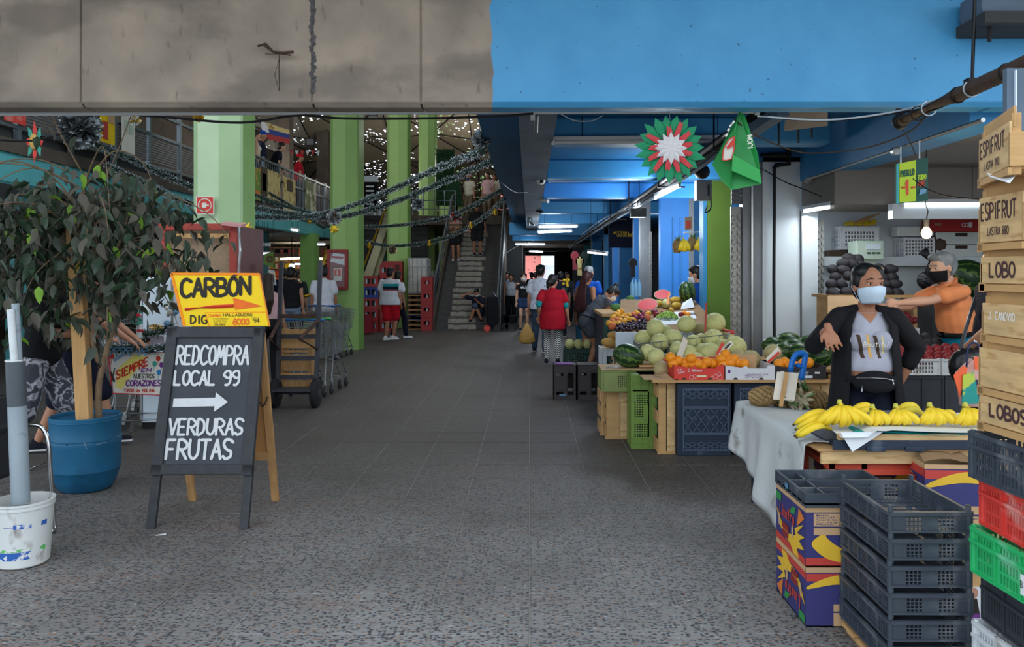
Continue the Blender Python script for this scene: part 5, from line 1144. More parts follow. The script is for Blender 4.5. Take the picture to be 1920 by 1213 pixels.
for k,(x,y,z,s)in enumerate(((1.02,9.95,.73,.13),(1.2,9.95,.72,.12),(1.05,10.0,.82,.10),(1.22,10.05,.80,.09))):fruit('snack_bag',MB().ell((0,0,0),(1,.7,.5),nu=10,nv=7).me('snack_bag','snack',180),(x,y,z),s,(0,.1,k),('bag of pale snacks on the white crate, nearest the aisle','bag of pale snacks on the white crate, right side','golden snack bag lying on top of the other bags at left','golden snack bag lying on top of the other bags at right')[k],'bag',None)
M('box_coral',(214,66,56),.6,noise=(4,.06));M('box_white',(214,216,222),.6,noise=(4,.04));M('box_black',(46,42,44),.6)
def fbox(label,x,y,W,D,H,mat,inner='kraft'):
    t=thing('fruit_box',label,'box',(x,y,.668));th=.006
    m=MB();us=[0,W*.12,W*.3,W*.36,W*.64,W*.70,W];
    pts=[(0,0),(W,0),(W,H),(W*.86,H),(W*.83,H*.80),(W*.46,H*.80),(W*.42,H),(W*.34,H*.86),(W*.30,H*.86),(0,H)]
    m.plate([V((a,0,b))for a,b in pts],th);m.build('front_panel',mat,t);MB().box(0,W,D-th,D,0,H).build('back_panel',mat,t);MB().box(0,th,th,D-th,0,H).build('side_panel',mat,t);MB().box(W-th,W,th,D-th,0,H).build('side_panel',mat,t);MB().box(th,W-th,th,D-th,0,.008).build('base',inner,t)
    for u in(.2,.72):MB().add(circ(V((W*u,-.001,.002)),X_,Z_,.022,14,.018)[:8],[tuple(range(8))]).build('vent_hole','hole_dark',t)
    return t
rb=fbox('coral red RIOblanco fruit box full of oranges',1.262,6.95,.435,.58,.125,'box_coral');text('RIO',(.155,-.002,.073),X_,Z_,.018,.014,.004,'paper',rb,W=.032);text('blanco',(.189,-.002,.073),X_,Z_,.018,.012,.0025,'paper',rb,W=.055);m=MB();m.tube(circ(V((.13,-.002,.082)),X_,Z_,.010,12)[2:11],.0035,4);m.build('logo_mark','paper',rb)
text('Fresh',(.03,-.002,.075),V((.95,0,.25)),Z_,.018,.012,.002,'paper',rb,W=.055);text('Grapes',(.035,-.002,.052),V((.95,0,.25)),Z_,.018,.012,.002,'paper',rb,W=.06)
m=MB()
for x,z,r in((.15,.02,.018),(.18,.03,.016),(.36,.03,.02),(.39,.05,.018),(.40,.02,.02),(.33,.02,.014)):m.tube(circ(V((x,-.002,z)),X_,Z_,r,14),.0012,4,closed=True)
m.build('printed_outline','paper',rb);MB().box(.20,.28,-.002,-.001,.025,.04).build('printed_panel','rind_white',rb);MB().box(.25,.43,.28,.29,.12,.17).build('box_flap','box_coral',rb)
wb=fbox('white fruit box with purple print right of the coral box',1.712,6.95,.43,.5,.125,'box_white');
for k in range(3):text(('IMPORTADO POR','PRODUCT OF CHILE','NET 8 KG')[k],(.17,-.002,.045-.014*k),X_,Z_,.007,.008,.0018,'purple_ink',wb,W=.20-.04*k,rnd=False)
MB().box(.02,.04,-.002,-.001,.06,.09).build('printed_panel','purple_ink',wb);MB().box(.375,.42,-.002,-.001,.05,.10).build('printed_panel','purple_ink',wb)if False else None
MB().box(.12,.33,.22,.228,.03,.20).build('cardboard_divider','kraft',wb)
kb=fbox('black FRUIT box of oranges behind the blue handle',2.16,6.98,.44,.5,.118,'box_black');text('FRUIT',(.20,-.002,.045),X_,Z_,.02,.014,.004,'tinsel_silver',kb,W=.085);m=MB();m.add(circ(V((.055,-.002,.055)),X_,Z_,.02,16),[tuple(range(16))]);m.build('printed_roundel','paper',kb);m=MB();m.add(circ(V((.055,-.003,.055)),X_,Z_,.011,12),[tuple(range(12))]);m.build('printed_roundel','ink',kb);MB().box(.34,.385,-.002,-.001,.05,.065).build('printed_panel','paper',kb);MB().box(.23,.32,-.002,-.001,.012,.034).build('printed_panel','freezer_white',kb)
OR=MB().ell((0,0,0),1,nu=14,nv=10).me('orange','orange',180);k=0
ORS=[((1257,670),(1271,676),(1283,679),(1296,672),(1297,682),(1284,684),(1309,682),(1325,679),(1337,681),(1262,681),(1316,687)),((1360,664),(1352,673),(1364,675),(1376,673),(1369,680),(1395,682),(1381,680),(1355,682)),((1460,683),(1471,679),(1480,684),(1506,682),(1516,680),(1492,687))]
for bi,lst in enumerate(ORS):
    for(x,y)in lst:
        fruit('orange',OR,P(x,y,7.08+.02*(k%3)),.047,(k,k*2,0),ORD[sorted(lst).index((x,y))]+' orange from the left in the '+('coral red RIOblanco box','white box with purple print','black FRUIT box')[bi],'orange',('oranges in the coral box','oranges in the white box','oranges in the black box')[bi]);k+=1
tL=dup(tA,loc=(1.55,8.3,0),rz=RAD(90),label='shopping trolley heaped with pale melons, orange red handle');hm=[o for o in tL.children if o.name.startswith('handle')][0];hm.data=MB().tube([V((-.255,-.5,1.0)),V((.255,-.5,1.0))],.022,8).me('handle','box_coral',180)
MLs=[(1228,614,31,8.45),(1262,634,32,8.3),(1287,608,32,8.5),(1312,618,27,8.7),(1341,605,36,8.4),(1206,634,30,8.5),(1237,642,32,8.2),(1300,642,28,8.15),(1338,638,40,8.15),(1316,640,30,8.3),(1247,624,28,8.6),(1362,632,28,8.4),
 (1214,661,30,7.75),(1230,669,31,7.65),(1271,656,30,7.9),(1290,664,34,7.7),(1318,658,28,7.95),(1332,662,38,7.62),(1379,651,40,7.75),(1356,648,24,7.95),(1385,670,28,7.5),(1408,674,34,7.45),(1241,692,30,7.3),(1449,662,32,7.4),(1307,676,30,7.55),(1354,668,30,7.6)]
where=['at the left in the trolley heap, standing clear of the rim','in the trolley behind the wires, left of the middle','on top of the trolley heap beside the wooden blade','dull one behind the highest melon in the trolley','large one at the right end of the trolley by the handle','at the low end of the trolley heap','in the trolley under the leftmost high melon','in the trolley behind the price papers','big one low in the trolley under the handle end','in the middle of the trolley, half hidden','in the second row of the trolley heap','behind the trolley handle bars',
 'on the stand at the left before the trolley','on the stand left of the black tray, front one','on the stand behind the striped paper','on the stand right behind the coral box, middle','small one on the stand under the trolley wires','large one on the stand before the trolley middle','large one on the stand by the red striped card','wedged between the trolley and the red striped card','behind the oranges of the white box','right of the oranges in the white box','low one beside the watermelon and the paper','single one in front of the watermelons with a card','sunk behind the coral box oranges','behind the coral box at its right corner']
for(x,y,d,Y),wh in zip(MLs,where):
    dull=Y in(7.3,7.45,7.4,8.7,7.5);fruit('melon',MEL2 if dull else MEL,P(x,y,Y),d*Y/F/2*1.04,(random.uniform(0,2),random.uniform(0,2),random.uniform(0,6)),('dull tan melon ' if dull else 'pale yellow melon ')+wh,'melon','pale melons')
sf_=thing('melon_stand','crate shelf under the melons behind the fruit boxes','stand',(0,0,0));MB().box(1.05,2.6,7.62,8.0,.70,.72).build('shelf_board','box_wood2',sf_)
for x in(1.1,1.8,2.5):MB().box(x,x+.05,7.65,7.95,0,.70).build('support','crate_black2',sf_)
tag(MB().box(1.28,1.46,7.78,7.95,.75,.80).build('black_tray','crate_black2',bevel=.01),'small black tray between the melons under the trolley','tray')
tag(MB().plate([P(1268,668,7.6),P(1279,671,7.58),P(1290,640,7.62),P(1282,630,7.64)],.004).build('price_card','card_old'),'striped handwritten price card leaning on the melons','price card')
pc2=MB().plate([P(1342,664,7.4),P(1347,676,7.38),P(1375,645,7.42),P(1370,638,7.44)],.004).build('price_card','card_white');tag(pc2,'white and red striped price card before the melons','price card');flat([P(1342,664,7.39),P(1345,668,7.385),P(1358,645,7.415),P(1354,640,7.42)],'box_coral',pc2,'red_corner')
for k in range(3):flat([P(1351+k*6,664-k*6,7.375),P(1352+k*6,665-k*6,7.375),P(1366+k*3,645-k,7.41),P(1365+k*3,644-k,7.41)],'ink',pc2,'pen_stroke')
pc3=MB().plate([P(1436,672,7.25),P(1440,684,7.22),P(1464,660,7.25),P(1458,650,7.28)],.004).build('price_card','card_white');tag(pc3,'white price card with red lines before the single tan melon','price card');flat([P(1438,678,7.22),P(1440,683,7.215),P(1462,662,7.24),P(1460,658,7.25)],'box_coral',pc3,'red_stripe')
tag(MB().bar(P(1322,640,8.2),P(1324,568,8.3),.02,.01,up=Y_).build('wooden_paddle','red_wood'),'upright brown wooden blade among the melons','stick')
tag(MB().plate([P(1222,706,7.2),P(1263,712,6.94),P(1250,700,7.1),P(1232,697,7.3)],.004).build('cardboard_flap','kraft'),'loose cardboard flap beside the coral fruit box','cardboard')
fd=thing('fruit_display','long sloping fruit display between the trolley of melons and the blue stalls','stand',(0,0,0));m=MB();m.add([V((.98,8.9,.86)),V((2.25,8.9,.86)),V((2.25,10.9,1.24)),V((1.25,10.9,1.24)),V((.98,8.9,.80)),V((2.25,8.9,.80)),V((2.25,10.9,1.18)),V((1.25,10.9,1.18))],[(0,1,2,3),(7,6,5,4),(0,4,5,1),(1,5,6,2),(2,6,7,3),(3,7,4,0)]);m.build('display_board','kraft_dark',fd)
for x in(1.45,2.15):
    for y in(9.0,10.8):MB().bar((x,y,0),(x,y,.82+(y-8.9)*.19),.05,.05,up=Y_).build('leg','box_wood2',fd)
MB().box(.96,2.24,8.88,8.9,.78,.94).build('front_lip','freezer_white',fd);MB().box(1.3,2.2,8.92,9.0,0,.8).build('front_skirt','crate_dkgreen',fd)
def onslope(x,y,lift=.0):
    k=.19;dx,dz=(x-CX)/F,-(y-HY)/F;Y=(EYE-.86+8.9*k)/(k-dz);return V((dx*Y,Y,EYE+dz*Y+lift))
CH=MB().ell((0,0,0),1,nu=8,nv=6).me('cherry','cherry',180);rr=random.Random(9)
for k in range(150):
    x=rr.uniform(1156,1212);y=rr.uniform(605,624)-7*(1-abs((x-1186)/30))if k%2 else rr.uniform(610,624)
    if x<1166 and y<612:y+=9
    fruit('cherry',CH,onslope(x,y,.02+.02*rr.random()),.0185,(0,0,0),'dark cherry in the heap beside the mangoes','cherry','dark cherries')
tag(MB().box(1.16,1.52,8.87,8.95,.88,.93).build('white_tray','white_plastic',bevel=.01),'white tray edge holding the dark cherries','tray')
MG=MB().ell((0,0,0),(1.25,.85,.85),nu=12,nv=8).me('mango','mango',180);MG2=MB().ell((0,0,0),(1.1,.95,.95),nu=12,nv=8).me('mango','mango_red',180);AP=MB().ell((0,0,0),(1,1,.92),nu=12,nv=8).me('plum','plum',180)
MGN=[-1,-1,-1]
for k,(x,y,c)in enumerate(sorted(((1148,609,1),(1150,600,0),(1155,595,0),(1160,591,0),(1166,590,0),(1165,600,0),(1172,597,0),(1176,604,0),(1163,606,0),(1156,606,1),(1148,617,1),(1143,612,0),(1170,608,0),(1180,598,0),(1188,596,1),(1194,592,0),(1200,597,2),(1206,593,2),(1210,598,2),(1214,594,0),(1204,602,2),(1213,601,1),(1192,601,2),(1186,605,0),(1152,612,0),(1160,613,0)))):
    MGN[c]+=1;fruit('mango' if c<2 else 'plum',(MG,MG2,AP)[c],onslope(x,y,.03),.044 if c<2 else.036,(rr.random(),rr.random(),rr.uniform(0,6)),ORD[MGN[c]]+(' golden mango from the left in the pile by the bending woman',' reddish mango from the left in the pile by the bending woman',' crimson plum from the left between mangoes and cut watermelon')[c],('mango','mango','plum')[c],('golden mangoes','reddish mangoes','plums')[c])
gp=thing('grape_bunch','heap of pale green grapes in a white paper tray','grapes',onslope(1251,600,.03));m=MB()
for k in range(170):a=rr.uniform(0,2*pi);q=sqrt(rr.random());m.ell((cos(a)*q*.13,sin(a)*q*.08,.065*(1-q*q)+rr.uniform(-.01,.01)),.0125,nu=6,nv=5)
m.build('berries','grape',gp,smooth=180,kind='stuff');MB().tube([(0,0,.05),(.01,.02,.09)],.004,5).build('stem','banana_stem',gp)
tag(MB().plate([onslope(1222,612,.01),onslope(1275,608,.01),onslope(1272,594,.02),onslope(1230,596,.02)],.01).build('paper_tray','paper'),'white paper tray under the green grapes','tray')
def half(label,loc,r,rot):
    t=thing('cut_watermelon',label,'watermelon',loc,rot=rot,group=None);m=MB();m.lathe([(0,-r*.85),(r*.5,-r*.72),(r*.86,-r*.42),(r,0)],20,sx=1.35);m.build('rind','watermelon',t,smooth=180)
    m=MB();m.lathe([(r*.9,.001),(r,.001)],24,sx=1.35);m.add([V((cos(2*pi*k/24)*r*1.35,sin(2*pi*k/24)*r,.001))for k in range(24)],[tuple(range(24))]);m.build('white_rim','rind_white',t);m=MB();m.add([V((cos(2*pi*k/24)*r*1.35*.92,sin(2*pi*k/24)*r*.9,.004))for k in range(24)],[tuple(range(24))]);m.build('red_flesh','flesh_red',t);return t
half('halved red watermelon lying low in the middle of the display',onslope(1214,586,.10),.10,(RAD(52),RAD(-10),0));half('halved red watermelon lying high at the back of the display',onslope(1242,566,.10),.085,(RAD(50),RAD(-8),.1))
for k,(x,y,s,lb)in enumerate(((1234,576,.05,'yellow papaya left of the labelled melon'),(1266,570,.06,'yellow green papaya right of the labelled melon, upper'),(1268,580,.055,'yellow papaya right of the labelled melon, lower'),(1293,578,.06,'green papaya by the white box flap'),(1279,565,.045,'small yellow papaya near the whole watermelon'),(1226,580,.045,'small orange papaya beside the low halved watermelon'))):
    fruit('papaya',MB().ell((0,0,0),(1.5,.85,.85),nu=12,nv=8).me('papaya','papaya',180),onslope(x,y,.05),s,(0,0,.3*k),lb,'papaya',None)
fm=fruit('melon',MEL,onslope(1249,578,.06),.058,(0,0,0),'pale melon with a bright paper strip on the display','melon',None);
tag(MB().plate([onslope(1247,585,.10)+V((0,-.1,0)),onslope(1251,585,.10)+V((0,-.1,0)),onslope(1255,560,.10)+V((0,-.1,0)),onslope(1251,560,.10)+V((0,-.1,0))],.003).build('price_strip','box_orange'),'bright orange price strip standing before the pale melon','price card')
fruit('watermelon',W_ME,P(1289,548,10.6),.15,(0,RAD(80),0),'whole dark watermelon standing on end beside the man in blue','watermelon','watermelons')
tag(MB().plate([P(1276,580,10.0),P(1302,576,10.0),P(1297,558,10.1),P(1280,568,10.1)],.004).build('box_flap','paper'),'white open box flap beside the man in blue','box')
for k,(x,y,r,c)in enumerate(((1231,594,.038,'peach'),(1238,597,.036,'peach'),(1243,592,.036,'peach'),(1228,589,.036,'plum'),(1283,592,.034,'orange'),(1290,594,.034,'orange'),(1277,594,.034,'peach'),(1209,580,.06,'pine_skin'),(1203,584,.05,'pine_skin'),(1258,586,.036,'papaya'))):
    fruit(('apple','apple','apple','plum','orange','orange','apple','pineapple','pineapple','mango')[k],MB().ell((0,0,0),(1.1,1,.92),nu=12,nv=8).me('fruit',c,180),onslope(x,y,.03),r,(0,0,k),('red apple left of the green grapes, lowest','red apple left of the green grapes, front','red apple above the green grapes','plum between the low watermelon half and the apples','orange on the white sheet right of the grapes, left one','orange on the white sheet right of the grapes, right one','red apple on the white sheet right of the grapes','brown pineapple body behind the low watermelon half','brown pineapple body left of the low watermelon half','small yellow mango above the green grapes')[k],'fruit',None)
tag(MB().plate([onslope(1268,600,.008),onslope(1306,598,.008),onslope(1300,584,.008),onslope(1264,586,.008)],.006).build('paper_sheet','paper'),'white paper sheet right of the green grapes','paper')
M('cabbage',(86,132,70),.6,noise=(8,.25),bump=(14,.6));cbm=MB();cbm.ell((0,0,0),1,nu=16,nv=12);fruit('cabbage',cbm.me('cabbage','cabbage',180),P(1172,571,11.6),.085,(0,0,0),'green cabbage behind the bending woman\'s face','cabbage',None)
for k,(x,y,r,c)in enumerate(((1155,576,.07,'cabbage'),(1190,566,.05,'plum'),(1182,560,.06,'cabbage'),(1187,580,.06,'cabbage'),(1200,575,.05,'pine_skin'),(1165,590,.05,'cabbage'))):
    fruit('vegetable',MB().ell((0,0,0),(1.2,1,.8),nu=10,nv=8).me('vegetable',c,180),P(x,y,11.3),r,(0,0,k),('loose green vegetable left of the cabbage','purple vegetable right of the cabbage','green vegetable above the cabbage','green vegetable below the cabbage, right','brown pineapple end beside the low watermelon half','green vegetable above the mangoes')[k],'vegetable',None)
vt=thing('vegetable_table','long table of vegetables behind the sloping display','table',(0,0,0));MB().box(1.0,2.2,10.95,13.8,1.0,1.04).build('table_top','box_wood2',vt);MB().box(1.02,1.06,11,13.7,0,1.0).build('side_panel','crate_navy',vt);MB().box(1.02,2.1,10.97,11,.2,1.0).build('front_panel','crate_dkgreen',vt)
M('flower_yellow',(236,200,40),.6);yf=thing('flower_vase','small bunch of yellow flowers behind the red tunic','flowers',P(1058,535,15.5))
for k in range(9):MB().ell((rr.uniform(-.08,.08),rr.uniform(-.06,.06),rr.uniform(-.02,.12)),.03,nu=6,nv=5).build('blossom','flower_yellow',yf)
MB().lathe([(0,-.25),(.05,-.25),(.06,-.05),(.055,-.05)],10).build('vase','crate_dkgreen',yf)
bl_=thing('blue_tub','tall blue plastic tub beside the bending woman','tub',(1.12,15.0,0));bl_.location.z=0;MB().lathe([(0,0),(.24,0),(.27,1.0),(.29,1.0),(.29,1.03),(.26,1.03),(.23,.1)],24).build('tub','barrel_blue',bl_,smooth=35)
gm=crate('plastic_crate','dark green crate of white melons beside the red tunic',(.58,13.3,0),.5,.4,.34,'crate_dkgreen',front=([(8,.03,.02)],[(4,.03,.02)]),side=([(6,.03,.02)],[(4,.03,.02)]))
for k in range(3):fruit('melon',MEL,(.68+.15*k,13.45,.40),.085,(0,0,k),('pale melon in the dark green crate, nearest the red tunic','pale melon in the middle of the dark green crate','pale melon in the dark green crate, nearest the bare legs')[k],'melon',None)
wm=thing('watermelon_stand','low stand under the watermelon pile','stand',(0,0,0));MB().box(2.05,2.95,7.55,8.7,.66,.69).build('stand_board','box_wood2',wm)
for x in(2.1,2.85):
    for y in(7.6,8.6):MB().box(x,x+.05,y,y+.05,0,.66).build('leg','box_wood2',wm)
WMs=[(1449,648,7.9,.12,20,'at the left back of the pile before the white wall'),(1478,643,8.2,.15,5,'long one at the back middle of the pile'),(1520,648,8.0,.15,-8,'at the back right of the pile by the woman'),(1472,660,7.7,.13,30,'front left of the pile behind the tan melon'),(1500,662,7.65,.14,15,'in the front middle of the pile above the black box'),(1538,670,7.5,.14,-60,'big front one right beside the woman'),(1490,652,8.0,.13,0,'in the middle row of the pile'),(1460,676,7.55,.11,40,'low one half hidden by the tan melon'),(1515,676,7.55,.12,-20,'low one behind the blue handle')]
for x,y,Y,r,rz,lb in WMs:fruit('watermelon',W_ME,P(x,y,Y),r,(random.uniform(0,3),RAD(rz*.3),RAD(rz)),'watermelon '+lb,'watermelon','watermelons')
tag(MB().bar(P(1523,655,7.45),P(1535,632,7.5),.035,.012,up=Y_).build('stick','red_wood'),'short brown stick leaning on the watermelons by the woman','stick')
# ---------------------------------------------------------------- inside the right stall
shf=thing('wall_shelf','long pale shelf on the back wall of the stall','shelf',(0,0,0));SHZ=EYE+(HY-481)*9.3/F;MB().box(3.3,5.5,9.25,9.55,SHZ-.11,SHZ).build('shelf_board','white_wall',shf,bevel=.004)
for x in(3.9,4.9):MB().box(x,x+.03,9.3,9.55,SHZ-.4,SHZ-.11).build('bracket','grey_metal',shf)
def onshelf(x):return V(((x-CX)*9.35/F,9.28,SHZ))
sc1=crate('plastic_crate','white slotted crate with yellow bags on the left of the shelf',onshelf(1572)+V((0,0,.08)),.44,.25,.27,'crate_white',front=([(10,.02,.015)],[(4,.03,.015)]),side=([(4,.03,.02)],[(4,.03,.02)]));MB().box(-.12,.42,.02,.22,-.08,-.005).build('wooden_tray','wood_dark',sc1)
yb=thing('yellow_bags','crumpled yellow bags and sticks on the slotted white crate','bags',onshelf(1600)+V((0,.05,.36)))
for k in range(4):MB().plate([V((-.12+.08*k,.0,.0)),V((-.02+.09*k,-.03,.02)),V((.03+.08*k,.05,.06+.01*k)),V((-.08+.08*k,.08,.05))],.004).build('bag','flower_yellow',yb)
for k in range(3):MB().bar(V((-.05+.05*k,.02,.02)),V((.2+.06*k,.06,.12+.015*k)),.02,.012).build('stick','stake_wood',yb)
M('scale_green',(190,208,190),.5);wsx=thing('weighing_scale','pale green electronic scale box above the avocados','scale',(0,0,0));MB().box(*(lambda a,b:(a.x,b.x,8.9,9.15,b.z,a.z))(P(1606,451,8.9),P(1658,487,8.9))).build('housing','scale_green',wsx,bevel=.015)
p=P(1625,467,8.88);MB().box(p.x,p.x+.16,8.885,8.9,p.z-.005,p.z+.06).build('display','freezer_white',wsx)
for k in range(3):q=P(1627+k*9,476,8.885);MB().box(q.x,q.x+.035,8.885,8.9,q.z,q.z+.02).build('button','leaf_c',wsx)
q=P(1630,505,8.9);MB().box(q.x-.05,q.x+.12,9.0,9.1,q.z,q.z+.12).build('foot','scale_green',wsx)
M('styrofoam',(214,218,214),.8);s2=crate('plastic_crate','pale diamond mesh crate in the middle of the shelf',onshelf(1690),.35,.25,.22,'box_white',front=([(9,.022,.014)],[(5,.024,.014)]),side=([(4,.03,.02)],[(4,.03,.02)]));s3=thing('foam_box','white foam box lying on the diamond mesh crate','box',onshelf(1680)+V((0,.02,.235)));MB().box(0,.26,0,.2,0,.12).build('box','styrofoam',s3,bevel=.01);MB().box(.28,.42,0,.2,0,.10).build('lid','styrofoam',s3,bevel=.01)
M('bag_brown',(84,64,50),.7,noise=(6,.25));tag(MB().ell(onshelf(1758)+V((0,.1,.14)),(.14,.1,.13),nu=12,nv=8).build('sack','bag_brown',smooth=180),'brown sack on the shelf behind the hanging bulb','sack')
for k in range(2):
    b=thing('carton',('white carton on the shelf, lower of two','white carton on the shelf under the red box')[k],'box',onshelf(1752)+V((0,.02,.145*k)));MB().box(0,.54,0,.24,0,.14).build('carton','styrofoam',b,bevel=.006);MB().box(.22,.36,-.003,0,.09,.13).build('hand_hole','hole_dark',b);MB().box(.415,.42,-.004,0,0,.14).build('seam','white_wall',b)
rbx=thing('red_carton','red printed carton topmost on the right end of the shelf','box',onshelf(1740)+V((0,.0,.29)));M('carton_red',(176,44,44),.55);m=MB();m.plate([V((0,0,0)),V((.58,0,0)),V((.58,0,.16)),V((.3,0,.15)),V((.28,0,.17)),V((0,0,.15))],.006);m.build('front_panel','carton_red',rbx);MB().box(0,.58,.006,.22,0,.14).build('carton','carton_red',rbx);m=MB();m.tube(circ(V((.38,-.001,.08)),X_,Z_,.02,12),.004,4,closed=True);m.tube(circ(V((.415,-.001,.08)),X_,Z_,.02,12),.004,4,closed=True);m.build('printed_mark','paper',rbx);MB().box(.44,.48,-.002,0,.05,.11).build('printed_panel','paper',rbx);MB().box(.04,.12,-.002,0,.07,.10).build('printed_panel','mesh_tan',rbx)
av=thing('avocado_rack','cardboard fronted rack under the left avocado heap','rack',(0,0,0));zr=P(1600,553,8.2).z;MB().box(3.08,4.1,8.2,8.7,zr-.03,zr).build('rack_board','box_wood2',av);MB().plate([P(1552,606,8.05),P(1642,606,8.05),P(1645,555,8.2),P(1552,555,8.2)],.01).build('cardboard_front','kraft',av);MB().plate([P(1552,650,7.95),P(1642,650,7.95),P(1642,610,8.04),P(1552,610,8.04)],.01).build('cardboard_front','kraft',av)
for x in(3.1,4.0):MB().box(x,x+.04,8.3,8.6,0,zr-.03).build('leg','box_wood2',av)
AV=MB()
AV.lathe([(0,-1),(.45,-.93),(.72,-.6),(.80,-.1),(.68,.35),(.48,.72),(.3,.95),(0,1.02)],14);AV=AV.me('avocado','avocado',180);n=0
rows=[(548,[1563,1590,1615,1640,1664,1684]),(534,[1558,1580,1604,1632,1660,1680]),(519,[1566,1592,1616,1655,1676]),(506,[1562,1584,1606,1650,1668]),(495,[1580,1598,1612]),(486,[1591,1606,1612])]
for j,(y,xs)in enumerate(rows):
    for i,x in enumerate(xs):
        fruit('avocado',AV,P(x+random.uniform(-2,2),y+random.uniform(-2,2),8.28+.06*j),random.uniform(.066,.078),(RAD(90)+random.uniform(-.4,.4),random.uniform(0,3),RAD(90)+random.uniform(-.9,.9)),ORD[i]+' black avocado from the left, '+('bottom','second','third','fourth','fifth','top')[j]+' row of the heap behind the woman','avocado','avocados of the left heap');n+=1
PY=6.35
for k,(x,lb)in enumerate(((2.84,'grey slotted crate of dark peaches close to the woman'),(3.29,'grey slotted crate of dark peaches nearer the wooden boxes'))):crate('peach_crate',lb,(x,PY,.785),.43,.40,.13,'crate_white',front=([(14,.014,.010)],[(3,.022,.010)]),side=([(8,.02,.014)],[(3,.022,.01)]))
for k,(x,lb)in enumerate(((2.80,'black crate under the peaches, left'),(3.30,'black crate under the peaches, right'))):
    t=crate('black_crate',lb,(x,PY-.03,.42),.48,.42,.36,'crate_black2',front=None,side=None,frr=(0,.33,.66,1));t2=crate('black_crate',('lower black crate under the peaches, left','lower black crate under the peaches, right')[k],(x,PY-.03,.03),.48,.42,.37,'crate_black2',frr=(0,.33,.66,1))
PE=MB().ell((0,0,0),(1,1,.94),nu=14,nv=10).me('peach','peach',180)
for j in range(4):
    for i in range(11):
        x=2.90+i*.076+(j%2)*.03;y=PY+.05+j*.075;z=.90+.022*j+random.uniform(-.004,.014)
        fruit('peach',PE,(x,y,z),.040,(random.random()*3,random.random()*3,0),ORD[i]+' dark red peach from the left, '+('front','second','third','back')[j]+' row of the grey peach crates','peach','dark red peaches')
pk=thing('price_card','white and red price card above the peaches','price card',(0,0,0));MB().plate([P(1690,660,6.6),P(1716,655,6.6),P(1716,640,6.62),P(1690,643,6.62)],.004).build('card','paper',pk);text('100',P(1692,658,6.59),P(1715,653.5,6.59)-P(1692,658,6.59),Z_,.05,.03,.009,'box_coral',pk,W=.09);flat([P(1690,648,6.585),P(1716,645,6.585),P(1716,641,6.585),P(1690,644,6.585)],'green_plastic',pk,'printed_band')
a2=thing('avocado_box','low box under the avocado heap behind the peaches','box',(0,0,0));MB().box(3.15,4.0,6.85,7.4,0,.86).build('box','crate_black2',a2)
for j,(y,xs)in enumerate(((664,[1705,1724,1744,1762,1776]),(655,[1700,1715,1735,1755,1768]),(645,[1702,1722,1742,1757]),(634,[1698,1716,1738]),(626,[1700,1712]))):
    for i,x in enumerate(xs):fruit('avocado',AV,P(x,y,6.95+.05*j),random.uniform(.058,.068),(RAD(90)+random.uniform(-.4,.4),random.uniform(0,3),RAD(90)+random.uniform(-.7,.7)),ORD[i]+' black avocado from the left, '+('bottom','second','third','fourth','top')[j]+' row of the heap behind the peaches','avocado','avocados of the right heap')
bx2=thing('foam_box','small grey foam box with nectarines beside the man\'s hands','box',P(1697,627,7.6));MB().box(0,.14,0,.2,-.13,.06).build('box','styrofoam',bx2,bevel=.006);MB().box(-.02,.18,.02,.2,-.75,-.13).build('stand','dark_wall',bx2)
for k,(x,y)in enumerate(((1690,585),(1699,592),(1693,578),(1704,599),(1712,600),(1684,574))):fruit('peach',PE,P(x,y,7.62),.042,(k,0,0),('nectarine in the small heap under the man\'s hands','nectarine at the right of the small heap under the hands','nectarine at the top of the small heap, next to a leaf','nectarine above the grey foam box','nectarine over the right edge of the foam box','topmost nectarine touching the man\'s hand')[k],'nectarine',None)
tag(MB().box(3.28,3.62,7.63,8.0,0,1.18).build('fridge_block','grey_metal'),'grey metal cabinet behind the small nectarine heap','cabinet')
fruit('watermelon',W_ME,P(1818,522,8.6),.26,(.6,RAD(25),.2),'large watermelon behind the man in the orange polo','watermelon','watermelons');tag(MB().box(4.3,5.3,8.5,9.2,0,1.30).build('cabinet','dark_wall'),'dark cabinet carrying the large watermelon','cabinet')
M('bin_bag',(22,22,26),.35,bump=(12,1.0,.05));m=MB();m.ell((0,0,0),(.12,.09,.10),nu=14,nv=10);m.tube([(.0,0,.07),(.02,0,.2),(-.06,0,.3)],[.05,.02,.05],8);tag(m.build('bin_bag','bin_bag',smooth=180,loc=P(1742,526,8.0)),'black rubbish bag hanging behind the man\'s mask','bag')
